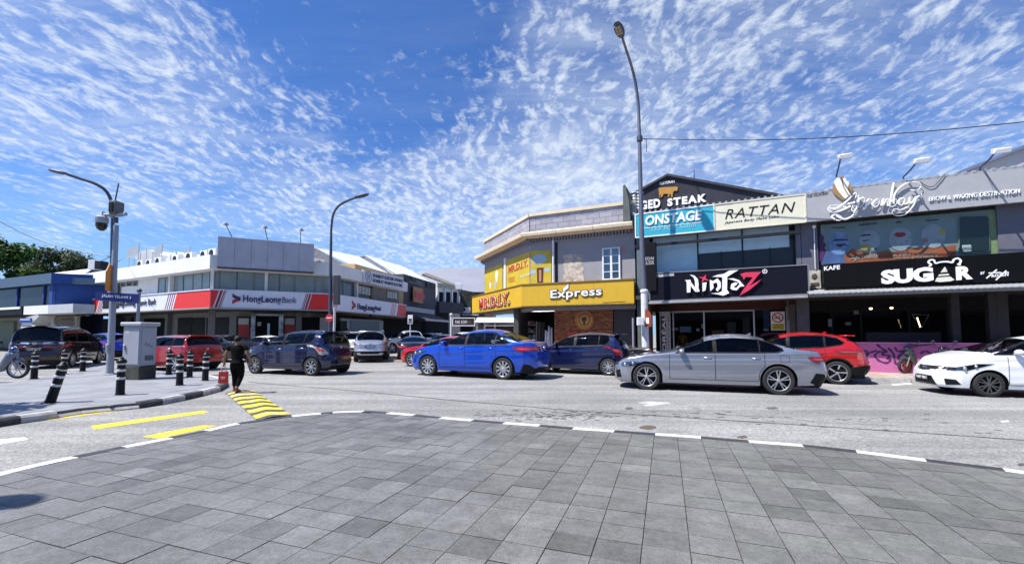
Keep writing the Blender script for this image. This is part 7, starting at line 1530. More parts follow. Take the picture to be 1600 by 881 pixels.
mb=MB(); x0,z0=WF.px(688,451.5,-.05);x1,zz1=WF.px(713,456,-.05); text_into(mb,'WARUNG BUNGA',x0,WF.px(700,455)[1],x1,WF.px(700,449.5)[1],-.0,.03,.02); 
if False: part('lettering',mb,OCH,o)
mb=MB(); mb.box(-.05,L+.05,-.12,.055,z1-.55,z1); part('cornice',mb,mat('cornice_ochre_grey',(.36,.35,.27),.8,var=.3,scale=5),o)
# dark tiled roof over it
TILR=mat('old_tile_roof',(.17,.15,.125),.9,var=.5,scale=3,bump=.4,bscale=10)
slope_roof('roof','old mottled tile roof over the white shop',(Z(666,426,q0.y+9),Z(712,444,q0.y+20)),(Z(659,428,q0.y+2),Z(714,448,q0.y+4)),m=TILR,thick=.2)
mb=MB(); p=Z(717,447,q1.y-1); fl=thing('flood_light','white flood light at the corner of the white shop roof','flood light',(p.x,p.y,p.z)); mb.bbox(-.4,.4,-.2,.2,-.45,.35,.04); part('housing',mb,WFR,fl); mb=MB(); mb.tube([(0,.1,-.4),(0.1,.4,-1.2)],.06,6); part('arm',mb,FRAMED,fl)
# big pale curved roof far behind
Yc=q1.y+24; rows_=[(650,426),(668,421.5),(690,419.5),(720,419),(750,419),(775,419.5)]
cr=thing('hall_building','large pale hall with a curved metal roof far behind the street','building',(Z(720,440,Yc).x,Yc,0)); off=Vector(cr.location); rs=smooth_pts(rows_,6); bs=smooth_pts([(648,446),(668,445),(690,447),(720,452),(750,458),(775,462)],6); top_=[Z(x,y,Yc+8)-off for x,y in rs]; bot=[Z(x,y,Yc)-off for x,y in bs]; n=len(rs); mb=MB(); mb.add(top_+bot,[(i,i+1,i+n+1,i+n)[::-1] for i in range(n-1)]); part('roof',mb,mat('hall_roof',(.26,.27,.31),.55,.2,var=.08,scale=.4,streak=.3,dcol=(.24,.25,.28)),cr,True)
mb=MB(); mb.add([p+Vector((0,.3,0)) for p in bot]+[Vector((p.x,p.y+.3,0)) for p in bot],[(i,i+1,i+n+1,i+n) for i in range(n-1)]); part('wall',mb,mat('hall_wall',(.10,.11,.13),.8,var=.3),cr)
bal=[Z(725,449,Yc-3),Z(760,456,Yc-3)]; hb2=thing('dark_shop_building','dark shop with white boards between the white shop and the yellow fascia','building',(Z(720,480,q1.y+4).x,q1.y+4,0)); off=Vector(hb2.location); 
def wq(name,px0,px1,y0,y1,dy,m):
    a_=Z(px0,y1,q1.y+4+dy)-off;b_=Z(px1,y0,q1.y+4+dy)-off; mb=MB(); mb.box(a_.x,b_.x,dy,dy+.2,a_.z,b_.z); return part(name,mb,m,hb2)
wq('wall',719,770,456,478,.3,mat('planted_dark',(.03,.036,.028),.9,var=.8,scale=2)); wq('lower_wall',719,770,478.2,530,1.5,DARKIN); wq('white_board',721,735,480,489,-.2,WST); wq('white_board',722,748,491,492.5,-.6,WST); wq('dark_board',723,727,481,486,-.25,FRAMED)
# a covered stall row glimpsed under the yellow fascia
st=thing('market_stall','low stall with pale awnings glimpsed under the yellow fascia','stall',(Z(770,510,47).x,47,0)); off=Vector(st.location)
for (p0,p1,y0,y1) in ((742,812,501.5,503.5),(757,806,507,509),): a_=Z(p0,y1,47)-off;b_=Z(p1,y0,47)-off; mb=MB(); mb.add([(a_.x,0,a_.z),(b_.x,0,a_.z),(b_.x,3,b_.z+.5),(a_.x,3,b_.z+.5)],[(0,1,2,3)]); part('awning',mb,WST,st)
mb=MB(); a_=Z(735,525,47)-off;b_=Z(815,500,47)-off; mb.box(a_.x,b_.x,3.1,3.4,0,b_.z+.3); part('back_wall',mb,mat('stall_brown',(.05,.035,.025),.8,var=.4),st)
for px in (745,757,773): a_=Z(px,520,47)-off; mb=MB(); mb.box(a_.x-.08,a_.x+.08,.1,.26,0,Z(px,502,47).z); part('post',mb,STEEL,st)
# ---------------------------------------------------------------- the blue block on the left
B0=gnd(78,490,3.0); Bq=gnd(125,487.8,3.1)
BF=Fr(B0[0],B0[1],rad(-24)); BS=Fr(B0[0],B0[1],rad(28))
BLU=mat('wall_blue',(.006,.045,.20),.75,var=.1,scale=1); BLUG=mat('wall_blue_grey',(.05,.095,.16),.7,var=.1)
o=BF.thing('blue_building','blue two storey block at the far left behind the black van','building')
zt=BF.px(78,427)[1];zm=BF.px(78,443)[1];zl=BF.px(78,476)[1]
sx0=BF.s(-140); sy=math.cos(BS.a-BF.a); 
def toL(fr,mb): mb.xf((Matrix.Translation((BF.x,BF.y,0))@Matrix.Rotation(BF.a,4,'Z')).inverted()@Matrix.Translation((fr.x,fr.y,0))@Matrix.Rotation(fr.a,4,'Z'))
mb=MB(); mb.box(sx0,-.0,-.05,.4,zm,zt); part('parapet',mb,BLUG,o); mb=MB(); mb.box(0,9,-.05,.4,zm,zt-.003); toL(BS,mb); part('side_parapet',mb,BLU,o)
mb=MB(); mb.box(sx0,-.05,.35,.5,zl,zm-.005); part('upper_wall',mb,mat('pane_blue_dark',(.012,.018,.034),.2,var=.3,spec=.15),o); mb=MB(); mb.box(0,9,.2,.5,zl-.4,zm-.004); toL(BS,mb); part('side_wall',mb,BLU,o)
mb=MB(); mb.box(-.9,-.02,.2,.6,zl,zm-.003); part('corner_wall',mb,BLU,o)
for px in (17,58): x=BF.s(px); mb=MB(); mb.box(x-.12,x+.12,.25,.349,zl,zm-.006); part('mullion',mb,BLU,o)
zc=BF.px(74,476.5,-1.2)[1];zd=BF.px(74,490,-1.2)[1]
mb=MB(); mb.box(BF.s(36,-1.2),BF.s(74,-1.2),-1.2,.34,zd,zc); c_=part('white_canopy',mb,WST,o); mb=MB(); mb.box(BF.s(-140,-1.2),BF.s(35,-1.2),-1.25,.33,zd,zc); part('black_fascia',mb,BLACKS,o)
mb=MB(); mb.box(BF.s(74,-1.2)+.002,BF.s(113,-1.2),-1.2,.0,zd,zc); part('side_canopy',mb,mat('canopy_grey',(.42,.43,.46),.7),o)
mb=MB(); x0=BF.s(-20,-1.3);x1=BF.s(30,-1.3); mb.box(x0,x1,-1.32,-1.26,zd+.45,zd+.62); part('white_stripe',mb,WSIGN,o)
for (p0,p1,y0,y1,m) in ((54,78,500,540,mat('shop_tan',(.26,.22,.15),.8)),(82,84,493,540,mat('post_pale',(.5,.48,.42),.7)),(92,118,499,540,mat('shutter_taupe',(.16,.135,.11),.7)),(118,120,494,540,mat('post_pale',(.5,.48,.42),.7)),(0,22,503,540,mat('shop_green_grey',(.14,.17,.13),.8))):
    x0,z1=BF.px(p0,y0,1.4);x1,z0=BF.px(p1,y1,1.4); mb=MB(); mb.box(x0,x1,1.4-.1,1.5,0,z1); part('shop_front',mb,m,o)
mb=MB(); mb.box(sx0,BF.s(121,1.5),1.5,1.7,0,zd-.02); part('shop_wall',mb,mat('shop_wall_beige',(.30,.27,.21),.8),o); mb=MB(); mb.box(sx0,BF.s(112,.5),.45,1.7,zd-.01,zl); part('upper_slab',mb,CEIL,o)
mb=MB(); mb.slab([(sx0,.3),(0,.3),(5,4.3),(5,14),(sx0,14)],zm,zt-.3); part('roof',mb,BLUG,o)
# small white roof between the blue block and the bank
slope_roof('roof','long low white roof behind the blue block',(Z(80,427,BL_[1]+9),Z(146,419,BL_[1]+12)),(Z(80,433,BL_[1]+6),Z(128,430,BL_[1]+8)))
p=Z(148,413,BL_[1]+9); o=thing('air_condenser','tall white and black condenser standing on the low white roof','air conditioner',(p.x,p.y,0)); mb=MB(); z0=Z(148,421,BL_[1]+9).z;z1=Z(148,406,BL_[1]+9).z; mb.bbox(-.75,-.0,0,.9,z0,z1,.03); part('casing',mb,WST,o); mb=MB(); mb.bbox(.01,.7,-.05,.9,z0+.1,z1-.1,.04); part('grille',mb,FRAMED,o)
# blue sign on a white booth behind the van
p=gnd(39,560); bo=thing('white_booth','white curved booth with a small blue sign behind the black van','booth',(p[0],p[1]+6,ROAD)); Y=p[1]+6; off=Vector(bo.location)
pts=[Z(x,y,Y)-off for x,y in ((26,560),(33,508),(40,496),(58,491.5),(62,493),(50,505),(44,560))]; mb=MB(); mb.prism([(q.x,q.z) for q in pts],0,1.2); part('shell',mb,WST,bo)
a_=Z(31,504,Y)-off;b_=Z(50,497,Y)-off; mb=MB(); mb.box(a_.x,b_.x,-.06,-.01,a_.z,b_.z); part('sign',mb,mat('sign_royal',(.03,.08,.36),.5),bo); mb=MB(); mb.box(a_.x+.08,b_.x-.08,-.07,-.062,(a_.z+b_.z)/2+.02,(a_.z+b_.z)/2+.1); part('sign_line',mb,WSIGN,bo)
# ---------------------------------------------------------------- traffic and parked cars
PS=paint('paint_silver_grey',(.33,.345,.40),.65,.26); PBLUE=paint('paint_bright_blue',(.003,.065,.50),.4,.25); PNAVY=paint('paint_navy',(.010,.016,.075),.4,.25); PNAV2=paint('paint_dark_blue',(.008,.011,.05),.4,.25); PWHITE=paint('paint_white',(.80,.81,.82),0.,.3); PRED=paint('paint_red',(.50,.010,.012),.25,.28); PCRIM=paint('paint_crimson',(.36,.012,.022),.25,.28); PSIL=paint('paint_silver',(.52,.52,.54),.7,.3); PBLK=paint('paint_black',(.010,.009,.010),.2,.2); PMAR=paint('paint_black_maroon',(.020,.006,.006),.2,.2); PGRY=paint('paint_steel_grey',(.14,.17,.22),.6,.3); PBLK2=paint('paint_black_blue',(.014,.015,.024),.3,.25); PBLU2=paint('paint_royal_blue',(.008,.04,.42),.35,.25)
WROOFP=PWHITE
def place(S,front,rear,label,pm,side='L',step=.03,maxs=1.12,**k):
    A=gnd(*front);B=gnd(*rear); ang=math.atan2(A[1]-B[1],A[0]-B[0]); L=math.dist(A,B); sc=L/S['wb']
    lv=(-math.sin(ang),math.cos(ang)); o=(S['W']/2-.06)*sc*(1 if side=='L' else -1)
    return car(k.pop('name','car'),label,k.pop('cat','car'),S,((A[0]+B[0])/2-lv[0]*o,(A[1]+B[1])/2-lv[1]*o),ang,pm,sc,step,**k)
def at_px(S,px,py,ang,label,pm,sc=1.,step=.05,dx=0,dy=0,**k):   # ground point under the car's middle
    p=gnd(px,py); return car(k.pop('name','car'),label,k.pop('cat','car'),S,(p[0]+dx,p[1]+dy),rad(ang),pm,sc,step,**k)
place(BMW,(1010.7,608.6),(1217.3,616.8),'silver grey saloon in the road in front of the salon, nearest car on the right',PS,step=.022,glassm=glass('car_glass_tinted',(.14,.15,.16),(.4,.42,.45),base=0.))
place(VIOS,(668.5,587.2),(786,593),'bright blue saloon with dark tail lamps crossing the middle of the road',PBLUE,step=.024,glassm=GLS,rim=ALLOY)
AX=hatch(rim=('swirl',8),tailm=mat('tail_clear',(.45,.40,.40),.15,coat=1.),chrh=1); place(AX,(397.5,583.7),(485.5,587.3),'dark blue hatchback with clear tail lamps just behind the walking woman',PNAV2,step=.026,glassm=GLS,plate=[('r',(PLB,''))])
NV=hatch(wb=2.46,rim=('y',7)); place(NV,(848,582.2),(950.6,586.6),'navy hatchback with red tail lamps parked before the brick wall',PNAVY,step=.026,glassm=glass('car_glass_mid',(.2,.22,.23),(.45,.47,.5),base=0.))
q=gnd(1309,600.3); an=rad(152); A=(q[0]+math.cos(an)*2.61*1.0,q[1]+math.sin(an)*2.61*1.0); 
sc=1.0; lv=(-math.sin(an),math.cos(an)); o_=(HRV['W']/2-.06)
car('car','red coupe styled crossover parked behind the silver grey saloon','car',HRV,((A[0]+q[0])/2-lv[0]*o_,(A[1]+q[1])/2-lv[1]*o_),an,PRED,sc,.026,rim=ALLOY)
q=gnd(1547,620.5); an=rad(163.5); sc=1.0; lv=(-math.sin(an),math.cos(an)); o_=(PERS['W']/2-.06)*sc
car('car','white car with dark alloy wheels entering at the right edge','car',PERS,(q[0]-math.cos(an)*PERS['wb']/2*sc-lv[0]*o_,q[1]-math.sin(an)*PERS['wb']/2*sc-lv[1]*o_),an,PWHITE,sc,.022,rim=ALLOYD,glassm=GLS,plate=[('f',(PLB,'VAY 9031'))])
# behind the bollards
q=gnd(273.6,580.5); an=rad(163); o_=(MINI['W']/2-.06); lv=(-math.sin(an),math.cos(an)); car('car','red boxy estate with round tail lamps seen past the bollards','car',MINI,(q[0]+math.cos(an)*1.25-lv[0]*o_,q[1]+math.sin(an)*1.25-lv[1]*o_),an,PCRIM,1.02,.03,plate=[('r',(PLB,''))])
p=gnd(46,577); an=rad(116); car('van','black people carrier with chrome tail strip at the left edge','van',MPV,(p[0]+math.cos(an)*2.45+.2,p[1]+math.sin(an)*2.45),an,PMAR,1.0,.03,plate=[('r',(PLB,'VKM 8817'))])
q=gnd(158,563.5); an=rad(168); lv=(-math.sin(an),math.cos(an)); car('car','royal blue fastback crossover behind the lamp post and black van','car',HRV,(q[0]+math.cos(an)*1.3-lv[0]*.85,q[1]+math.sin(an)*1.3-lv[1]*.85),an,PBLU2,1.0,.04)
at_px(sedan(),312,566,163,'black saloon half hidden behind the red estate',PBLK2,1.05,.05,dy=1.2)
at_px(sedan(),392,560,160,'white saloon passing behind the walking woman',PWHITE,1.0,.05,dy=1.)
place(SUV,(0,0),(0,0),'x',PSIL) if False else None
p=gnd(578,566.5); an=rad(104); car('car','silver sport utility car with a blue plate seen from behind','car',SUV,(p[0]+math.cos(an)*2.3,p[1]+math.sin(an)*2.3),an,PSIL,1.0,.03,plate=[('r',(PLBL,'VEM 2862'))],glassm=glass('car_glass_mid',(.2,.22,.23),(.45,.47,.5),base=0.))
p=gnd(646,566); an=rad(101); car('car','black saloon seen from behind, right of the silver sport utility car','car',sedan(wb=2.8),(p[0]+math.cos(an)*2.4,p[1]+math.sin(an)*2.4),an,PBLK2,1.0,.04)
place(sedan(rim=('blade',8)),(643,573),(752,577),'red saloon nosing out behind the bright blue saloon',PRED,step=.035) if False else None
q=gnd(643.5,572.5); an=rad(157); lv=(-math.sin(an),math.cos(an)); car('car','red saloon nosing out behind the bright blue saloon','car',sedan(wb=2.7,rim=('blade',8)),(q[0]-math.cos(an)*1.35-lv[0]*.82,q[1]-math.sin(an)*1.35-lv[1]*.82),an,PRED,1.0,.03)
at_px(SUV,551,556,97,'white sport utility car half hidden behind the silver one',PWHITE,.98,.05,dy=1.5)
q=gnd(612.4,551); an=rad(214); lv=(-math.sin(an),math.cos(an)); car('pickup_truck','silver white pickup parked behind the silver sport utility car','pickup',PICKUP,(q[0]-math.cos(an)*1.54-lv[0]*.85,q[1]-math.sin(an)*1.54-lv[1]*.85),an,paint('paint_pearl',(.66,.68,.72),.3,.3),1.0,.05)
at_px(sedan(),684,553,262,'steel blue saloon facing us beyond the black saloon',PGRY,1.05,.05,dy=2)
at_px(hatch(),664,546,255,'small white car behind the steel blue saloon',PWHITE,1.08,.07,dy=2)
at_px(sedan(),712,541,200,'white saloon beyond the street name board',PWHITE,1.05,.07,dy=1)
p=gnd(718,544); 
at_px(MPV,716,543,232,'tall white van behind the street name board',PWHITE,.9,.07,dy=4)
at_px(hatch(),786,552,235,'small white hatchback glimpsed under the yellow fascia',PWHITE,1.,.06,dy=1)
at_px(sedan(),806,547,250,'dark blue saloon glimpsed under the yellow fascia',PNAVY,1.05,.07,dy=1)
at_px(SUV,790,540,205,'white sport utility car farthest under the yellow fascia',PWHITE,1.,.08,dy=3)
at_px(hatch(),774,541,200,'red hatchback far under the yellow fascia',PRED,1.,.08,dy=4)
# ---------------------------------------------------------------- street furniture
POLE=mat('pole_grey',(.30,.32,.37),.5,.3,streak=.2,dcol=(.2,.2,.22)); POLEW=mat('pole_white',(.62,.63,.66),.55,var=.12,scale=5,streak=.35,dcol=(.36,.35,.34)); POLED=mat('pole_dark',(.06,.075,.11),.5,.3); SBLUE=mat('street_sign_blue',(.018,.025,.16),.45); ORG=mat('sign_orange',(.62,.22,.015),.5,var=.1); GCAB=mat('cabinet_grey',(.33,.345,.39),.6,var=.06,scale=2,dirt=.15,dcol=(.22,.22,.24)); CONC=mat('plinth_concrete',(.055,.055,.045),.9,var=.4,scale=4,bump=.3)
BBLK=mat('bollard_black',(.007,.007,.008),.45,var=.15,bump=.05,spec=.25); BWHT=mat('bollard_band',(.60,.60,.58),.6,var=.12,scale=20,dirt=.3,dcol=(.35,.34,.32))
# bollards
def bollard(px,py,label,h=.88,lean=0.):
    p=gnd(px,py,0); o=thing('bollard',label,'bollard',(p[0],p[1],0),0,'striped bollards on the island'); o.rotation_euler=(0,lean,0)
    if proto_b: 
        for ch in proto_b[0].children: c=ch.copy(); COL.objects.link(c); c.parent=o
        return o
    mb=MB(); mb.lathe([(0,0),(.115,0),(.118,.02),(.108,.05),(.098,h*.82),(.10,h*.83),(.125,h*.85),(.13,h*.875),(.122,h*.90),(.085,h*.94),(.045,h*.96),(.045,h*.985),(.03,h),(0,h)],20); part('post',mb,BBLK,o,35)
    for z in (.36,.54,.70): mb=MB(); r0=.108-(z/(h*.82))*.010; mb.lathe([(r0+.0,z*h/.88),(r0+.006,z*h/.88+.005),(r0+.005,z*h/.88+.05),(r0-.001,z*h/.88+.055)],20); part('white_band',mb,BWHT,o,30)
    mb=MB(); mb.lathe([(0,.006),(.17,.006),(.17,-.02)],14); part('base_patch',mb,mat('base_mortar',(.20,.195,.19),.9,var=.3),o)
    for c in o.children:
        c.data.transform(Matrix.Diagonal((.78,.78,1,1)))
    proto_b.append(o); return o
proto_b=[]
for px,py,l,ln in ((187.5,617,'upright striped bollard nearest the kerb, in front of the grey cabinet',0),(78,629,'leaning striped bollard nearest us at the left',.30),(53,592,'striped bollard beside the motorcycle front wheel',0),(99,584,'striped bollard behind the leaning one',0.02),(129,580,'striped bollard farthest left of the lamp post, small',0),(263.5,585.5,'leftmost striped bollard of the four right of the cabinet',0),(280.5,602,'nearest striped bollard of the four right of the cabinet',-.02),(296,589.5,'third striped bollard right of the cabinet, before the red estate',0),(320.5,594.5,'rightmost striped bollard, by the end of the kerb',.01)):
    bollard(px,py,l,lean=ln)
# cabinet
p=gnd(216,594,0); cz=rad(-4); cb=thing('utility_cabinet','grey steel utility cabinet on a mossy plinth by the lamp post','cabinet',(p[0]*1.03,p[1]*1.03,0),cz)
w=.29;dp=.285;hz=1.42+ (521-503)/680*p[1]*1.0; hz=atY(215,503,p[1]).z; pz=.42
mb=MB(); mb.bbox(-w-.02,w+.02,-dp-.02,dp+.02,-.02,pz,.02); part('plinth',mb,CONC,cb)
mb=MB(); mb.bbox(-w,w,-dp,dp,pz+.003,hz-.12,.012); part('casing',mb,GCAB,cb); mb=MB(); mb.bbox(-w-.07,w+.07,-dp-.07,dp+.07,hz-.118,hz,.03); part('lid',mb,GCAB,cb)
mb=MB(); mb.bbox(-w+.03,w-.03,-dp-.022,-dp-.002,pz+.06,hz-.17,.006); d_=part('door',mb,GCAB,cb); mb=MB(); mb.bbox(-w+.07,-w+.12,-dp-.06,-dp-.024,pz+.5,pz+.66,.01); part('handle',mb,ALU,d_)
mb=MB(); mb.box(-w+.1,-w+.22,-dp-.0245,-dp-.0225,hz-.36,hz-.26); part('paper_scrap',mb,mat('paper_grey',(.45,.45,.46),.8),d_)
mb=MB(); mb.bbox(w+.002,w+.02,-dp+.03,dp-.03,pz+.06,hz-.17,.006); d2=part('side_panel',mb,GCAB,cb)
for k in range(6): mb=MB(); y=-dp*.45+.05*k; mb.box(w+.0205,w+.026,y,y+.026,pz+.16,pz+.32); part('vent_slot',mb,FRAMED,d2)
mb=MB(); mb.stroke(smooth_pts([(-.15,pz+.62),(-.1,pz+.72),(-.04,pz+.6),(0,pz+.68),(.06,pz+.57),(.12,pz+.62)],4),.014,-.004,0); mb.xf(Matrix.Translation((w+.0205,0,0))@Matrix.Rotation(rad(90),4,'Z')); part('scribble',mb,mat('scribble_grey',(.12,.13,.15),.7),d2)
# left lamp: CCTV pole + curved lamp behind
p=gnd(171.5,585,0); Yp=p[1]; zt=atY(181,352,Yp).z; X0=p[0]
po=thing('cctv_pole','grey steel camera pole with an orange sign on the island','pole',(X0,Yp,0))
xt=atY(181.5,352,Yp).x-X0
mb=MB(); mb.tube([(0,0,0),(xt,0,zt)],[.11,.08],12); part('shaft',mb,POLE,po,40); mb=MB(); mb.lathe([(0,.0),(.2,0),(.2,.03),(.15,.05)],12); part('base_plate',mb,POLE,po)
mb=MB(); z=atY(180,337,Yp).z; mb.tube([(xt-.35,-.08,z-.0),(xt+.4,-.08,z+.04)],.07,8); part('cross_arm',mb,POLE,po,40); mb=MB(); mb.cyl((xt-.14,-.02,z),(xt-.02+.05,-.02,atY(180,287,Yp).z),.022,6); part('antenna',mb,POLED,po)
for zq in (.75,): mb=MB(); mb.bbox(-.03,.06,-.20,-.11,zq,zq+.3,.01); part('hatch',mb,POLE,po)
q=atY(184,327,Yp); o=thing('box_camera','boxy camera housing on top of the camera pole','camera',(q.x,Yp-.05,q.z)); mb=MB(); mb.bbox(-.11,.12,-.2,.2,-.24,.26,.03); part('housing',mb,mat('housing_dark',(.10,.105,.12),.5),o,40); mb=MB(); mb.bbox(-.07,.08,-.24,-.202,-.16,.18,.01); part('lens_window',mb,FRAMED,o); mb=MB(); mb.cyl((0,0,-.5),(0,0,-.3),.07,8); part('mount',mb,POLED,o)
q=atY(163,350,Yp); o=thing('dome_camera','round dome camera hanging from an arm of the camera pole','camera',(q.x,Yp-.1,q.z)); mb=MB(); mb.lathe([(0,.28),(.1,.27),(.19,.20),(.19,.05),(.17,.0),(0,.0)],16); part('hood',mb,POLE,o,40); mb=MB(); mb.lathe([(.165,.0),(.17,-.08),(.13,-.2),(.06,-.26),(0,-.27)],16); part('dome',mb,mat('dome_black',(.008,.008,.01),.1),o,True); mb=MB(); aq=atY(177,340,Yp); mb.tube([(0,0,.26),(.02,0,.40),(aq.x-q.x,.1,aq.z-q.z)],.05,7); part('arm',mb,POLE,o,40)
# orange octagonal sign, seen nearly edge-on
q=atY(172.5,435,Yp-.16); o=thing('orange_sign','narrow eight sided orange sign turned away on the camera pole','sign',(q.x,Yp-.17,q.z),rad(-62)); hh=atY(172,416,Yp).z-q.z
r_=.42; mb=MB(); mb.prism([(-r_,-hh*.62),(-r_,hh*.45),(-r_*.45,hh*1.0),(0.0,hh*1.05),(r_*.45,hh*1.0),(r_,hh*.45),(r_,-hh*.62),(r_*.9,-hh),(-r_*.9,-hh)],-.012,.012); part('plate',mb,ORG,o)
for k in range(3): mb=MB(); mb.stroke([(-.22+.18*k,-hh*.85),(-.16+.18*k,-hh*.5)],.06,-.02,-.0125); part('print',mb,FRAMED,o)
mb=MB(); mb.stroke([(0,hh*.1),(0,hh*.7)],.06,-.02,-.0125); part('print',mb,FRAMED,o)
# street name plate on two posts
q0=atY(149.5,463,Yp-.4); q1=atY(216.5,468,Yp-.4+.25); fr=fr_from((q0.x,q0.y),(q1.x,q1.y)); L=math.dist(q0[:2],q1[:2]); o=fr.thing('street_sign','navy street name plate with white capitals across the camera pole','sign'); zt_=atY(150,456,Yp-.4).z;zb_=atY(150,469,Yp-.4).z; zt2=atY(216,459.5,Yp-.15).z; zb2=atY(216,474,Yp-.15).z
mb=MB(); mb.prism([(0,zb_),(L,zb2),(L,zt2),(0,zt_)],-.02,.02); part('plate',mb,SBLUE,o); mb=MB(); text_into(mb,'JALAN TELAWI 3',L*.15,zb_+(zt_-zb_)*.32,L*.83,zb_+(zt_-zb_)*.74,-.021,.008,.02,0,1.1,skew=(zb2-zb_)*.68); part('lettering',mb,WSIGN,o)
mb=MB(); mb.cyl((L-.03,.07,-.0),(L-.03,.07,zt2+.1),.05,10); part('post',mb,POLE,o,40); mb=MB(); mb.ball((L-.03,.07,zt2+.13),.075); part('finial',mb,POLED,o,True)
# curved lamp behind
Y2=Yp+2.3; b0=atY(174.5,560,Y2); lp=thing('street_lamp','thin curved street lamp behind the camera pole on the left','street lamp',(b0.x,Y2,0)); P=[Vector((0,0,0))]+[atY(x,y,Y2-dy)-Vector((b0.x,Y2,0)) for x,y,dy in ((175.5,440,0),(176,335,0),(174,315,.0),(165,298,.1),(148,287,.3),(125,279,.5),(105,272.5,.7))]
mb=MB(); mb.tube([P[0],P[1]]+[Vector(v) for v in smooth_pts([tuple(v) for v in P[2:]],4)],[.085,.08]+[.06]*21,8); part('mast',mb,POLED,lp,40)
q=P[-1]; mb=MB(); mb.ball((0,0,0),.42,.14,.07,12,8); mb.xf(Matrix.Translation(q+Vector((-.36,0,.10)))@Matrix.Rotation(rad(12),4,'Y')); part('lamp_head',mb,POLED,lp,True); mb=MB(); mb.ball((0,0,0),.3,.1,.03,10,6); mb.xf(Matrix.Translation(q+Vector((-.42,0,.05)))@Matrix.Rotation(rad(12),4,'Y')); part('lamp_lens',mb,GLC,lp,True)
# middle lamp by the bank corner
Y2=gnd(517,560)[1]*.0+BC[1]-3.2; b0=atY(516,545,Y2); lp=thing('street_lamp','slender curved street lamp in front of the bank corner','street lamp',(b0.x,Y2,0)); P=[Vector((0,0,0))]+[atY(x,y,Y2-dy)-Vector((b0.x,Y2,0)) for x,y,dy in ((516.5,430,0),(517.5,360,0),(520,338,.1),(527,324,.3),(540,315,.7),(557,308.5,1.1))]
mb=MB(); mb.tube([P[0],P[1]]+[Vector(v) for v in smooth_pts([tuple(v) for v in P[2:]],4)],[.14,.11]+[.075]*17,8); part('mast',mb,POLED,lp,40); mb=MB(); mb.ball((0,0,0),.5,.2,.1,12,8); mb.xf(Matrix.Translation(P[-1]+Vector((.35,-.1,.06)))@Matrix.Rotation(rad(-14),4,'Y')); part('lamp_head',mb,POLED,lp,True)
mb=MB(); mb.bbox(.15,.5,-.1,.2,atY(522,476,Y2).z,atY(522,430,Y2).z,.02); part('control_box',mb,mat('box_dark',(.03,.035,.045),.6),lp); mb=MB(); mb.cyl((.22,0,0),(.22,0,atY(522,480,Y2).z),.08,8); part('side_post',mb,POLEW,lp,40)
q=atY(514.5,496.5,Y2-.25); o=thing('no_entry_sign','round red no entry sign on the lamp by the bank corner','sign',(q.x,Y2-.25,q.z)); r_=(atY(520.5,496,Y2-.25).x-q.x); mb=MB(); mb.disc((0,0),r_,-.02,.0,24); part('disc',mb,mat('noentry_red',(.62,.02,.025),.45),o); mb=MB(); mb.box(-r_*.68,r_*.68,-.03,-.0205,-r_*.14,r_*.14); part('bar',mb,WSIGN,o)
# tall lamp by the salon
q=RF.w(RF.s(1008.5,-1.35),-1.35); Yl=q.y; Xl=q.x; lp=thing('street_lamp','tall street lamp with a white base rising past the teal sign','street lamp',(Xl,Yl,0)); V=lambda x,y,dy=0:atY(x,y,Yl-dy)-Vector((Xl,Yl,0))
mb=MB(); a_=V(1008,520);b_=V(1006.5,455); mb.tube([(0,0,0),a_,b_],[.155,.15,.14],14); part('base_tube',mb,POLEW,lp,40); mb=MB(); pts=[V(1007,460),V(1003,380),V(1000,260),V(999,210)]+[Vector(v) for v in smooth_pts([tuple(V(998.5,195)),tuple(V(997.5,165,.05)),tuple(V(993,130,.25)),tuple(V(987,105,.5)),tuple(V(979,80,.9)),tuple(V(972.5,60,1.3))],4)]; mb.tube(pts,[.115,.105,.09,.08]+[.07-.02*i/20 for i in range(21)],12); part('mast',mb,mat('mast_grey',(.13,.14,.18),.5,.3),lp,40)
for z in (b_.z,): mb=MB(); mb.lathe([(.14,z-.06),(.17,z-.04),(.17,z+.04),(.12,z+.08)],14,Matrix.Translation((b_.x,0,0))); part('collar',mb,POLEW,lp)
q=V(967.5,47,1.6); 
hd=MB(); prof=[(-.34,.02),(-.30,.13),(-.15,.2),(.1,.215),(.3,.16),(.42,.06),(.46,.03)]
vs=[];n=12
hd.ball((0,0,0),.40,.2,.09,16,8); 
e=(q-V(973,62,1.25)).normalized(); 
Mh=Matrix.Translation(q)@e.to_track_quat('X','Z').to_matrix().to_4x4(); hd.xf(Mh); part('lamp_head',hd,POLED,lp,True)
mb=MB(); mb.box(-.16,.24,-.13,.13,-.10,-.085); mb.xf(Mh); l_=part('lamp_lens',mb,mat('lens_dull',(.16,.14,.11),.3,var=.4,scale=12),lp)
for i in range(3):
    for j in range(2): mb=MB(); mb.ball((-.1+.13*i,-.06+.12*j,-.105),.045,.045,.02,8,4); mb.xf(Mh); part('led_module',mb,mat('led_grey',(.35,.3,.24),.3),l_)
mb=MB(); z=V(1000,217).z; xx=V(999.5,217).x; mb.lathe([(.11,z-.12),(.13,z-.1),(.13,z+.1),(.11,z+.12)],10,Matrix.Translation((xx,0,0))); mb.tube([(xx+.12,0,z),(xx+.3,0,z-.05),(xx+.28,0,z-.6)],.015,5); part('cable_clamp',mb,POLED,lp)
c0=V(1002,217)+Vector((Xl,Yl,0)); c1=atY(1720,178,Yl-6); wr=thing('overhead_cable','thin overhead cable running right from the tall street lamp','cable',(0,0,0)); mb=MB(); mb.tube([c0+(c1-c0)*t-Vector((0,0,.35*math.sin(math.pi*t))) for t in np.linspace(0,1,14)],.016,5); part('wire',mb,FRAMED,wr)
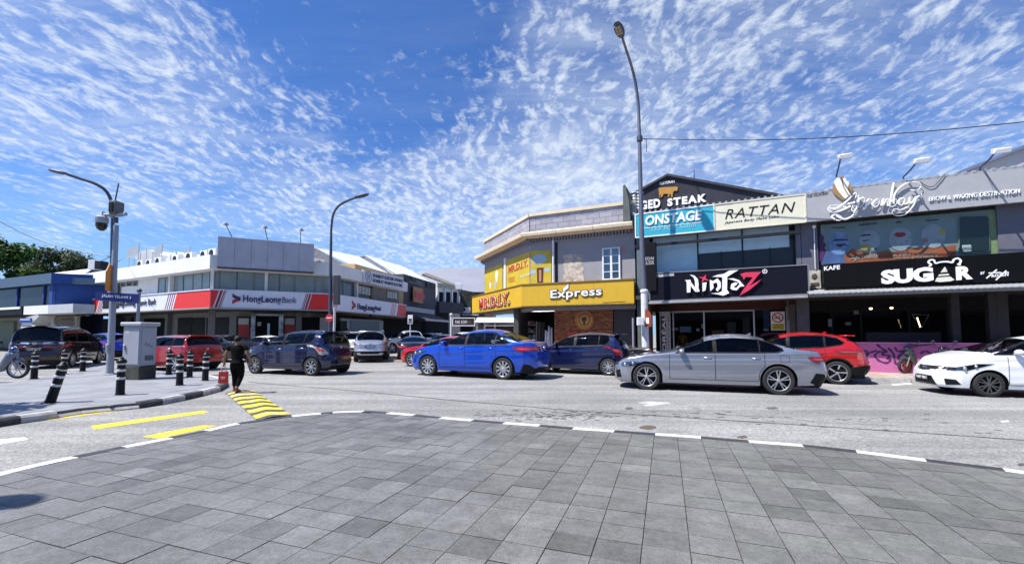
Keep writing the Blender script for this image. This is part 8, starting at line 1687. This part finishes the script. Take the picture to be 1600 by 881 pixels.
c0=atY(-140,235,16); c1=atY(172,401,Yp+2.2); c2=FL.w(FL.s(193),-.2); wr=thing('overhead_cable','sagging overhead cable from the upper left to the lamp','cable',(0,0,0)); mb=MB(); mb.tube([c0+(c1-c0)*t-Vector((0,0,.9*math.sin(math.pi*t))) for t in np.linspace(0,1,16)],.016,5); part('wire',mb,POLED,wr); c2.z=atY(193,404,c2.y).z; mb=MB(); mb.tube([c1,(c1+c2)/2-Vector((0,0,.2)),c2],.016,5); part('wire',mb,POLED,wr)
mb=MB(); c3=atY(158,408,Yp+6); mb.tube([c1,c3],.016,5); part('wire',mb,POLED,wr)
# boxes on the lamp base
q=V(1000.5,502,.2); o=thing('meter_box','small white metal box strapped to the tall lamp','box',(Xl+q.x,Yl-.2,q.z)); s_h=.20; mb=MB(); mb.bbox(-.13,.13,-.1,.1,-.17,.17,.012); part('case',mb,POLEW,o); mb=MB(); mb.bbox(-.11,.11,-.112,-.101,-.15,.15,.003); part('door',mb,WSIGN,o)
q=V(1011.5,498,.25); o=thing('red_sign','rust red angular sign plate turned edge-on on the tall lamp','sign',(Xl+q.x,Yl-.22,q.z),rad(-58)); mb=MB(); mb.prism([(-.24,-.33),(.24,-.33),(.24,.15),(.02,.42),(-.06,.42),(-.24,.18)],-.012,.012); part('plate',mb,mat('rust_red',(.20,.04,.012),.6,var=.3,scale=5),o); mb=MB(); mb.box(-.05,.1,-.016,-.0125,-.2,.05); part('print',mb,WSIGN,o)
o=thing('sign_post','thin grey post standing just left of the tall lamp','post',(Xl-.42,Yl+.4,0)); mb=MB(); mb.cyl((0,0,0),(0,0,2.1),.045,8); part('post',mb,POLE,o,40)
# parking sign
Y2=BC[1]+2; q=atY(641,498,Y2); o=thing('parking_sign','small white sign on a thin post under the bank fascia end','sign',(q.x,Y2,0)); mb=MB(); mb.cyl((0,0.05,0),(0,.05,q.z-.3),.04,8); part('post',mb,POLEW,o); a_=atY(637,506,Y2);b_=atY(645,492,Y2); mb=MB(); mb.bbox(a_.x-q.x,b_.x-q.x,-.02,.02,a_.z,b_.z,.008); part('plate',mb,WSIGN,o); mb=MB(); mb.box(-.12,.12,-.03,-.021,(a_.z+b_.z)/2-.12,(a_.z+b_.z)/2+.06); part('print',mb,NAVYL,o); mb=MB(); mb.box(-.15,.15,-.03,-.021,a_.z+.08,a_.z+.16); part('print',mb,FRAMED,o)
# cafe name board on its post
Y2=28.5; q=atY(704.5,540,Y2); o=thing('cafe_board','black name board in a white frame on a post beyond the blue saloon','sign',(q.x,Y2,0)); Vq=lambda x,y:atY(x,y,Y2)-Vector((q.x,Y2,0)); a_=Vq(708,508);b_=Vq(741,497.5); mb=MB(); mb.cyl((0,0,0),(0,0,Vq(704,493).z),.055,10); part('post',mb,POLEW,o,40); mb=MB(); mb.ball((0,0,Vq(704,491.5).z),.10); part('finial',mb,POLEW,o,True)
mb=MB(); 
for (x0,x1,z0,z1) in ((a_.x-.06,b_.x+.06,a_.z-.06,a_.z),(a_.x-.06,b_.x+.06,b_.z,b_.z+.06),(a_.x-.06,a_.x,a_.z,b_.z),(b_.x,b_.x+.06,a_.z,b_.z)): mb.box(x0,x1,-.05,.06,z0,z1)
part('frame',mb,WSIGN,o); mb=MB(); mb.box(a_.x+.001,b_.x-.001,-.02,.04,a_.z+.001,b_.z-.001); part('board',mb,mat('board_brown_black',(.04,.03,.025),.5),o); mb=MB(); t0=Vq(711.5,505.5);t1=Vq(736.5,500.5); text_into(mb,'PAK KOPI',t0.x,t0.z,t0.x+(t1.x-t0.x)*.72,t1.z,-.021,.01,.02,0,1.1); part('lettering',mb,WSIGN,o); mb=MB(); text_into(mb,'VOL',t0.x+(t1.x-t0.x)*.74,t0.z,t1.x,t1.z,-.021,.01,.0,0,1.1); part('lettering',mb,mat('letter_brown',(.25,.18,.14),.5),o)
# lamp outside the left edge, whose head throws the oval shadow on the paving
hs=gnd(5,785,0); k=7.5; hp=Vector((hs[0],hs[1],0))+sd*(k/sd.z); o=thing('street_lamp','street lamp just outside the left edge of the view','street lamp',(hp.x-1.2,hp.y+.3,0)); mb=MB(); mb.tube([(0,0,0),(0,0,k-.3),(.3,-.1,k-.02),(1.0,-.26,k+.02)],.07,8); part('mast',mb,POLE,o,40); mb=MB(); mb.ball((1.2,-.3,k),.30,.21,.08,14,8); part('lamp_head',mb,POLED,o,True)
# ---------------------------------------------------------------- motorcycles
def scooter(label,loc,ang,col,seat,rimm,wheel_r=.27,leg=None):
    o=thing('motorcycle',label,'motorcycle',(loc[0],loc[1],loc[2]),ang)
    wb=1.25; ty=MB(); ty.lathe([(wheel_r*.78,-.04),(wheel_r*.92,-.05),(wheel_r,0),(wheel_r*.92,.05),(wheel_r*.78,.04)],22,Matrix.Rotation(-math.pi/2,4,'X'))
    ri=MB(); ri.lathe([(wheel_r*.72,-.03),(wheel_r*.8,-.035),(wheel_r*.8,.035),(wheel_r*.72,.03),(wheel_r*.72,-.03)],22,Matrix.Rotation(-math.pi/2,4,'X')); ri.lathe([(0,.05),(.06,.05),(.06,-.05),(0,-.05)],10,Matrix.Rotation(-math.pi/2,4,'X'))
    for k in range(6): a=k*math.pi/3; ri.tube([(0,0,0),(wheel_r*.76*math.cos(a),0,wheel_r*.76*math.sin(a))],.012,5)
    tm=ty.mesh('tyre',40);rm_=ri.mesh('rim',40); tm.materials.append(RUB);rm_.materials.append(rimm)
    for x in (wb/2,-wb/2): w=link('tyre',tm,None,o); w.location=(x,0,wheel_r); link('rim',rm_,None,w)
    mb=MB(); 
    for s in (-.07,.07): mb.tube([(wb/2,s,wheel_r),(wb/2-.16,s*.9,.62),(wb/2-.24,s*.6,.86)],.018,6)
    part('fork',mb,ALU,o,40)
    mb=MB(); mb.tube([(wb/2+.16,0,wheel_r+.24),(wb/2+.02,0,wheel_r+.30),(wb/2-.2,0,wheel_r+.22)],[.03,.06,.05],8,True,1.2); part('mudguard',mb,col,o,40)
    mb=MB(); mb.tube([(wb/2-.08,0,.78),(wb/2-.2,0,.72),(wb/2-.33,0,.5),(wb/2-.42,0,.32),(.0,0,.26),(-.2,0,.36)],[.10,.15,.13,.10,.09,.10],10); part('leg_shield',mb,leg or col,o,40)
    mb=MB(); mb.tube([(-.05,0,.45),(-.3,0,.58),(-.62,0,.70),(-.88,0,.76)],[.10,.14,.12,.05],10); part('tail_body',mb,col,o,40)
    mb=MB(); mb.tube([(.05,0,.70),(-.15,0,.745),(-.5,0,.77),(-.75,0,.80)],[.06,.09,.09,.05],10,True,1.5); part('seat',mb,mat('seat_black',(.015,.015,.016),.6),o,40)
    mb=MB(); mb.bbox(-.35,.0,-.11,.11,.18,.42,.03); part('engine',mb,mat('engine_grey',(.10,.10,.105),.5,.6,var=.3),o); mb=MB(); mb.tube([(-.05,-.14,.2),(-.45,-.15,.22),(-.8,-.15,.34)],[.025,.045,.05],8); part('exhaust',mb,ALU,o,40)
    mb=MB(); mb.tube([(wb/2-.3,-.34,.98),(wb/2-.26,-.15,.96),(wb/2-.25,0,.92),(wb/2-.26,.15,.96),(wb/2-.3,.34,.98)],.016,6); part('handlebar',mb,FRAMED,o,40)
    mb=MB(); mb.ball((wb/2-.16,0,.90),.11,.10,.10); part('headlamp_cowl',mb,col,o,True); mb=MB(); mb.ball((wb/2-.08,0,.89),.06,.07,.06); part('headlight',mb,GLC,o,True)
    for s in (-1,1): mb=MB(); mb.tube([(wb/2-.27,.2*s,.97),(wb/2-.25,.27*s,1.12)],.008,5); mb.ball((wb/2-.26,.29*s,1.15),.02,.065,.045,10,6); part('wing_mirror',mb,FRAMED,o)
    mb=MB(); mb.ball((-.9,0,.72),.05,.07,.04); part('taillight',mb,REDL,o,True); mb=MB(); mb.tube([(-.1,.1,.25),(-.16,.28,.0)],.014,5); part('side_stand',mb,FRAMED,o)
    return o
MGRN=paint('moto_grey_green',(.05,.075,.08),.3,.35); MBLU=paint('moto_blue',(.012,.05,.20),.3,.3); GOLDR=mat('rim_copper',(.30,.12,.04),.4,.6)
p=gnd(1424,584,0.); s_o=scooter('grey green scooter with copper rims by the pink wall',(p[0]+.55,p[1]+.25,0),rad(188),MGRN,None,GOLDR)
p=gnd(22,592,0.); s_o=scooter('blue and white motorcycle at the left edge beside the bollards',(p[0]-.63,p[1],0),rad(10),MBLU,None,ALU,.31,leg=paint('moto_grey',(.10,.12,.17),.2,.35))
q=RF.w(RF.s(984,-1.7),-1.7); s_o=scooter('black motorcycle parked between the navy hatchback and the tall lamp',(q.x,q.y,0),rad(140),PBLK,None,ALU)
q=RF.w(RF.s(1483,-.9),-.9); s_o=scooter('dark motorcycle behind the white car bonnet by the pink wall',(q.x,q.y,0),rad(200),PBLK,None,ALU)
# ---------------------------------------------------------------- trees at the far left
def leaf_mat(name,c0,c1):
    m=bpy.data.materials.new(name); m.use_nodes=True; t=NT(m.node_tree); b=m.node_tree.nodes['Principled BSDF']; g=t.n('ShaderNodeNewGeometry'); 
    tc=t.n('ShaderNodeTexCoord'); n=t.noise(tc.outputs['Object'],.9,3.); f=t.math('ADD',t.math('MULTIPLY',g.outputs['Random Per Island'],.7),t.math('MULTIPLY',n,.3)); c=t.mix(f,c0,c1); t.l(c,b.inputs['Base Color']); b.inputs['Roughness'].default_value=.55; b.inputs['Specular IOR Level'].default_value=.3
    tr=t.n('ShaderNodeBsdfTranslucent'); t.l(c,tr.inputs[0]); mx=t.n('ShaderNodeMixShader'); mx.inputs[0].default_value=.3; t.l(b.outputs[0],mx.inputs[1]); t.l(tr.outputs[0],mx.inputs[2]); out=[q for q in m.node_tree.nodes if q.type=='OUTPUT_MATERIAL'][0]; t.l(mx.outputs[0],out.inputs[0]); return m
LF1=leaf_mat('leaf_bright',(.022,.06,.010),(.085,.16,.022)); LF2=leaf_mat('leaf_dull',(.022,.040,.014),(.06,.085,.03)); BARK=mat('bark',(.07,.055,.045),.9,var=.4,scale=6,bump=.5)
def tree(label,loc,h,rx,rz,lm,n=3600,seed=1,zc=.68,lsz=.3):
    rr=random.Random(seed); o=thing('tree',label,'tree',loc,0,'trees behind the blue block'); th=h*(zc-.25)
    mb=MB(); mb.tube([(0,0,-.2),(rr.uniform(-.2,.2),0,th*.5),(rr.uniform(-.3,.3),.1,th)],[.45,.34,.28],9); part('trunk',mb,BARK,o,40)
    cl=[]
    for k in range(26):
        a=rr.uniform(0,6.28); u=rr.uniform(-.75,1); rr_=math.sqrt(max(0,1-u*u))*rr.uniform(.45,.92)
        cl.append(Vector((rx*rr_*math.cos(a),rx*rr_*math.sin(a),h*zc+rz*u*.85)))
    for c in cl[:9]:
        mb=MB(); m_=Vector((c.x*.45,c.y*.45,(th+c.z)/2+.3)); mb.tube([(0,0,th*.9),m_,c],[.2,.12,.04],6); part('branch',mb,BARK,o,40)
    vs=[];fs=[]
    for i in range(n):
        c=rr.choice(cl); s=rx*.30; d=Vector((rr.gauss(0,1),rr.gauss(0,1),rr.gauss(0,.62))); d=d.normalized()*s*rr.uniform(.35,1.)**.6
        p=c+d; sz=lsz*rr.uniform(.6,1.3); nrm=(d.normalized()*.7+Vector((rr.uniform(-1,1),rr.uniform(-1,1),rr.uniform(.0,1.2)))).normalized(); t=nrm.orthogonal().normalized(); t=(t*math.cos(i)+nrm.cross(t)*math.sin(i)); b=nrm.cross(t); k=len(vs)
        vs+=[tuple(p+t*sz),tuple(p+b*sz*.45),tuple(p-t*sz),tuple(p-b*sz*.45)]; fs.append((k,k+1,k+2,k+3))
    me=bpy.data.meshes.new('crown'); me.from_pydata(vs,[],fs); me.update(); link('crown',me,lm,o); return o
Yt=46; c=Z(-6,425,Yt); tree('big bright green tree rising behind the blue block at the left edge',(c.x-.5,Yt,0),12.2,3.9,3.2,LF1,7500,3,lsz=.26)
c=Z(45,420,Yt+4); tree('small bright bushy tree between the big tree and the far one',(c.x,Yt+4,0),8.6,2.2,1.5,LF1,2200,9,zc=.86,lsz=.24)
Yt=78; c=Z(92,410,Yt); tree('wide flat topped dull green tree behind the low white roof',(c.x,Yt,0),16.0,5.8,2.3,LF2,6500,5,zc=.84,lsz=.3)
c=Z(135,415,Yt+6); tree('farther dull green tree near the camera pole',(c.x,Yt+6,0),14.6,4.6,1.6,LF2,3500,8,zc=.86,lsz=.3)
# tree added outside the left edge to cast a shadow on the island
hs=gnd(-12,647,0); hp=Vector((hs[0],hs[1],0))+sd*(4.6/sd.z); tree('street tree just outside the left edge of the view',(hp.x-.9,hp.y,0),5.6,1.5,1.1,LF1,1800,21,zc=.82,lsz=.2)['group']='added trees outside the left edge'

# ---------------------------------------------------------------- row added behind the camera to darken reflections, seen only in glass and paint
for i,(x0,x1,h) in enumerate(((-34,-12,4.4),(-11.8,6,4.1),(6.2,22,4.6),(22.2,40,4.3))):
    o=thing('shop_building',('long low shop block behind the viewer to the left','tallest shop block right behind the viewer','lowest shop block behind the viewer to the right','shop block behind the viewer farthest right')[i],'building',(x0,-11,0),0,'shop blocks behind the viewer'); L=x1-x0; mb=MB(); mb.box(0,L,-9,0,3.2,h); part('upper_wall',mb,mat('rear_row_wall',(.16,.15,.14),.85,var=.2,scale=1),o); mb=MB(); mb.box(0,L,-9,-2.5,0,3.1); part('ground_floor',mb,DARKIN,o); mb=MB(); mb.box(0,L,-2.4,1.2,3.0,3.19); part('canopy',mb,CEIL,o)
# ---------------------------------------------------------------- people
SKIN=mat('skin_brown',(.20,.105,.065),.55,var=.06); SKINL=mat('skin_light',(.42,.26,.18),.55,var=.05); HAIR=mat('hair_black',(.005,.0045,.0045),.55,spec=.2,bump=.3,bscale=90)
def skin_mesh(name,pts,edges,radii,sub=2,root=0):
    me=bpy.data.meshes.new(name); me.from_pydata(pts,edges,[]); me.update(); o=bpy.data.objects.new(name,me); COL.objects.link(o)
    m=o.modifiers.new('s','SKIN'); m.use_smooth_shade=True
    for i,r in enumerate(radii):
        sv=me.skin_vertices[0].data[i]; sv.radius=r if isinstance(r,tuple) else (r,r); sv.use_root=(i==root)
    ss=o.modifiers.new('u','SUBSURF'); ss.levels=sub; ss.render_levels=sub
    dg=bpy.context.evaluated_depsgraph_get(); dg.update(); out=bpy.data.meshes.new_from_object(o.evaluated_get(dg)); bpy.data.objects.remove(o); bpy.data.meshes.remove(me); out.name=name; out.shade_smooth(); return out
def person(label,loc,ang,h,top,legs,skin,shoe,hold=None,stride=.16,female=True,arms=None,sleeve=.6,name='person',group=None):
    """stands at loc facing local +Y (turned by ang); joints in units of height"""
    o=thing(name,label,'person',loc,ang,group); k=h
    sw=.105 if female else .118; hw=.052
    J=dict(pelvis=(0,0,.515),waist=(0,0,.60),chest=(0,.004,.70),neckb=(0,-.006,.815),neck=(0,.0,.855),head=(0,.012,.905),crown=(0,.008,.955))
    fs=stride
    J.update(hipL=(-hw,0,.50),kneeL=(-hw*.95,fs*.42,.275),ankL=(-hw*.8,fs*.30,.045),toeL=(-hw*.9,fs*.30+.085,.018),hipR=(hw,0,.50),kneeR=(hw*.95,fs*.18,.272),ankR=(hw*.7,-fs*.62,.065),toeR=(hw*.8,-fs*.62+.07,.018))
    a=arms or dict(L=((-sw-.035,-.01,.655),(-sw-.055,.045,.515)),R=((sw+.035,-.02,.655),(sw+.05,.03,.515)))
    J.update(shL=(-sw,-.005,.80),elL=a['L'][0],wrL=a['L'][1],shR=(sw,-.005,.80),elR=a['R'][0],wrR=a['R'][1])
    for s in 'LR':
        w=Vector(J['wr'+s]);e=Vector(J['el'+s]);d=(w-e).normalized(); J['pal'+s]=tuple(w+d*.035)
    names=['pelvis','waist','chest','neckb','neck','head','crown','hipL','kneeL','ankL','toeL','hipR','kneeR','ankR','toeR','shL','elL','wrL','palL','shR','elR','wrR','palR']
    rad_={'pelvis':(.070,.052),'waist':(.052,.040),'chest':(.070,.052),'neckb':.040,'neck':.033,'head':(.046,.055),'crown':(.038,.046),'hipL':.055,'hipR':.055,'kneeL':.034,'kneeR':.034,'ankL':.022,'ankR':.022,'toeL':.018,'toeR':.018,'shL':.032,'shR':.032,'elL':.024,'elR':.024,'wrL':.016,'wrR':.016,'palL':(.022,.011),'palR':(.022,.011)}
    ed=[('pelvis','waist'),('waist','chest'),('chest','neckb'),('neckb','neck'),('neck','head'),('head','crown'),('pelvis','hipL'),('hipL','kneeL'),('kneeL','ankL'),('ankL','toeL'),('pelvis','hipR'),('hipR','kneeR'),('kneeR','ankR'),('ankR','toeR'),('chest','shL'),('shL','elL'),('elL','wrL'),('wrL','palL'),('chest','shR'),('shR','elR'),('elR','wrR'),('wrR','palR')]
    pts=[];idx={};R_=[];E=[]
    def add(nm,p,r): idx[nm]=len(pts); pts.append(tuple(Vector(p)*k)); R_.append(tuple(q*k for q in r) if isinstance(r,tuple) else r*k)
    for nm in names: add(nm,J[nm],rad_[nm])
    E=[(idx[a_],idx[b_]) for a_,b_ in ed]
    # fingers and thumbs as chains from the palm
    for s,sg in (('L',-1),('R',1)):
        p=Vector(J['pal'+s]); d=(Vector(J['wr'+s])-Vector(J['el'+s])).normalized(); 
        for f in range(4):
            off=Vector((0,-.014+.0095*f,0)); l=(.030,.036,.034,.026)[f]; a1=p+off+d*.012; a2=a1+d*l*.55; a3=a2+(d+Vector((-sg*.45,0,0))).normalized()*l*.45
            for q,(pp,rr) in enumerate(((a1,.0052),(a2,.0048),(a3,.0042))): add('f%s%d%d'%(s,f,q),pp,rr); E.append((idx['f%s%d%d'%(s,f,q)],idx['f%s%d%d'%(s,f,q-1)] if q else idx['pal'+s]))
        t1=p+Vector((-sg*.006,.020,0))-d*.012; t2=t1+d*.016+Vector((-sg*.004,.010,0)); t3=t2+d*.016
        for q,(pp,rr) in enumerate(((t1,.0065),(t2,.0058),(t3,.005))): add('t%s%d'%(s,q),pp,rr); E.append((idx['t%s%d'%(s,q)],idx['t%s%d'%(s,q-1)] if q else idx['pal'+s]))
    me=skin_mesh('body',pts,E,R_,2); body=link('body',me,skin,o)
    # face
    hc=Vector(J['head'])*k; f=MB(); f.ball((hc.x,hc.y+.058*k,hc.z-.002*k),.008*k,.014*k,.016*k,8,6); part('nose',f,skin,o,True)
    for s in (-1,1):
        e=MB(); e.ball((hc.x+s*.019*k,hc.y+.047*k,hc.z+.008*k),.008*k,.006*k,.005*k,8,6); part('eye',e,mat('eye_dark',(.02,.015,.012),.2),o,True)
        e=MB(); e.ball((hc.x+s*.047*k,hc.y-.002*k,hc.z),.006*k,.012*k,.018*k,8,6); part('ear',e,skin,o,True)
    e=MB(); e.ball((hc.x,hc.y+.05*k,hc.z-.028*k),.015*k,.006*k,.005*k,8,6); part('mouth',e,mat('lips',(.22,.07,.06),.5),o,True)
    hb=MB(); hb.ball((hc.x,hc.y-.004*k,hc.z+.022*k),.056*k,.064*k,.056*k,14,10); hb.v=[(v[0],v[1]-(.0 if v[2]>hc.z else .012*k),v[2]) if v[1]<hc.y+.035*k or v[2]>hc.z+.03*k else (v[0],min(v[1],hc.y+.035*k),v[2]) for v in hb.v]
    if female: hb.ball((hc.x,hc.y-.052*k,hc.z+.012*k),.034*k,.032*k,.034*k,10,8)
    part('hair',hb,HAIR,o,True)
    def cloth(nm,lst,m,thick):
        P=[tuple(Vector(p)*k) for _,p,_ in lst]; ix={n_:i for i,(n_,_,_) in enumerate(lst)}; return P,ix
    # shirt
    L=[('hem',(0,-.006,.475),(.098,.088)),('waistb',(0,-.004,.52),(.094,.080)),('waist',(0,0,.60),(.075,.060)),('chest',(0,.004,.70),(.090,.070)),('neckb',(0,-.006,.80),(.055,.045)),('nk',(0,-.003,.828),(.043,.04))]
    for s in 'LR':
        sh=Vector(J['sh'+s]);el=Vector(J['el'+s]); L.append(('sh'+s,tuple(sh),.040)); L.append(('el'+s,tuple(sh+(el-sh)*sleeve),.036))
        if sleeve>1: L.append(('wr'+s,tuple(el+(Vector(J['wr'+s])-el)*.92),.026))
    ix={n_:i for i,(n_,_,_) in enumerate(L)}; E2=[(0,1),(1,2),(2,3),(3,4),(4,5)]
    for s in 'LR':
        E2+=[(ix['chest'],ix['sh'+s]),(ix['sh'+s],ix['el'+s])]
        if sleeve>1: E2.append((ix['el'+s],ix['wr'+s]))
    sm=skin_mesh('shirt',[tuple(Vector(p)*k) for _,p,_ in L],E2,[tuple(q*k for q in r) if isinstance(r,tuple) else r*k for _,_,r in L],2,2); link('shirt',sm,top,o)
    L=[('top',(0,-.003,.60),(.070,.055)),('pelvis',(0,-.004,.545),(.084,.068)),('seat',(0,-.014,.50),(.086,.078))]
    for s in 'LR':
        a_=Vector(J['ank'+s]); kn=Vector(J['knee'+s]); hp=Vector(J['hip'+s]); L+= [('hip'+s,tuple(hp+Vector((0,-.01,-.02))),(.066,.070)),('th'+s,tuple(hp*.55+kn*.45),.056),('kn'+s,tuple(kn),.042),('an'+s,tuple(a_+(kn-a_)*.12),.030)]
    ix={n_:i for i,(n_,_,_) in enumerate(L)}; E2=[(0,1),(1,2)]
    for s in 'LR': E2+=[(2,ix['hip'+s]),(ix['hip'+s],ix['th'+s]),(ix['th'+s],ix['kn'+s]),(ix['kn'+s],ix['an'+s])]
    tm=skin_mesh('trousers',[tuple(Vector(p)*k) for _,p,_ in L],E2,[tuple(q*k for q in r) if isinstance(r,tuple) else r*k for _,_,r in L],2,0); link('trousers',tm,legs,o)
    for s in 'LR':
        a_=Vector(J['ank'+s])*k;t_=Vector(J['toe'+s])*k; sh=MB(); z0=min(a_.z,t_.z)-.018*k; mid=(a_+t_)/2; sh.ball((mid.x,mid.y,t_.z+.004*k),.030*k,.078*k,.024*k,12,8); part('shoe',sh,shoe,o,True)
    return o,J
BLKT=mat('cloth_black',(.005,.005,.0055),.9,spec=.1,bump=.15,bscale=25,var=.15); BLKP=mat('cloth_black_trousers',(.0045,.0045,.0055),.9,spec=.1,bump=.1,var=.15); SHOE=mat('shoe_brown',(.10,.03,.018),.5); SHW=mat('shoe_pale',(.4,.38,.36),.6)
p=gnd(369,612,ROAD+.05); hgt=atY(371,522.5,p[1]).z-(ROAD+.05)
wo,J=person('woman in black tee and trousers walking away with a red paper bag',(p[0],p[1],ROAD+.05),rad(6),hgt,BLKT,BLKP,SKIN,SHOE,stride=.12,arms=dict(L=((-.152,-.02,.655),(-.178,.0,.515)),R=((.152,-.03,.655),(.172,.03,.525))))
wo.scale=(1.2,1.2,1)
# red paper bag in her left hand
pl=Vector(J['palL'])*hgt; hand=Matrix.Translation(wo.location)@Matrix.Rotation(rad(6),4,'Z')@(Vector((pl.x*1.2,pl.y*1.2,pl.z-.02*hgt)))
bg=thing('shopping_bag','small red paper bag with looped handles hanging from her left hand','bag',hand,rad(20)); RB=mat('bag_red',(.60,.03,.02),.55,var=.06)
mb=MB(); w0,w1,d0,d1=.105,.095,.05,.045; z0,z1=-.45,-.16; mb.add([(-w0,-d0,z0),(w0,-d0,z0),(w0,d0,z0),(-w0,d0,z0),(-w1,-d1,z1),(w1,-d1,z1),(w1,d1,z1),(-w1,d1,z1)],[(0,3,2,1),(0,1,5,4),(1,2,6,5),(2,3,7,6),(3,0,4,7)]); part('bag',mb,RB,bg)
for s in (-1,1): mb=MB(); mb.tube(smooth_pts([(-.05,s*d1,z1-.02),(-.045,s*.03,z1+.08),(0,s*.004,0),(.045,s*.03,z1+.08),(.05,s*d1,z1-.02)],4),.006,6); part('handle',mb,mat('bag_handle',(.55,.30,.25),.6),bg)
for q in ((.0,-.28),): mb=MB(); mb.box(-.05,.05,-d0-.003,-d0+.001,z0+.14,z0+.16); mb2=MB(); mb2.box(-.04,.04,-d0-.003,-d0+.001,z0+.105,z0+.115); part('print',mb,WSIGN,bg); part('print',mb2,WSIGN,bg)
# man by the bank, seen from behind
p=gnd(541,551); GREYP=mat('cloth_pale_grey',(.42,.43,.45),.85); Ym=p[1]-4
q=atY(541,517,Ym); person('man in dark shirt and pale trousers walking past the silver car',(atY(541,540,Ym).x,Ym,ROAD),rad(25),atY(541,511.5,Ym).z-ROAD,mat('cloth_navy_black',(.014,.014,.02),.85,bump=.15),GREYP,SKINL,FRAMED,female=False,stride=.14,sleeve=.62)
Ym=p[1]-2; person('person in white shirt half hidden beside the man in the dark shirt',(atY(534.5,540,Ym).x,Ym,ROAD),rad(-60),1.62,mat('cloth_white',(.66,.66,.68),.85),GREYP,SKINL,FRAMED,female=False,stride=.08,sleeve=.62)
# salon worker behind the glass
q=RF.w(RF.s(1065.5,3.2),3.2); person('salon worker in mustard shirt behind the shop glass',(q.x,q.y,0.02),RF.a+rad(150),1.62,mat('cloth_mustard',(.36,.19,.045),.85),BLKP,SKIN,FRAMED,female=False,stride=.02,sleeve=.62)
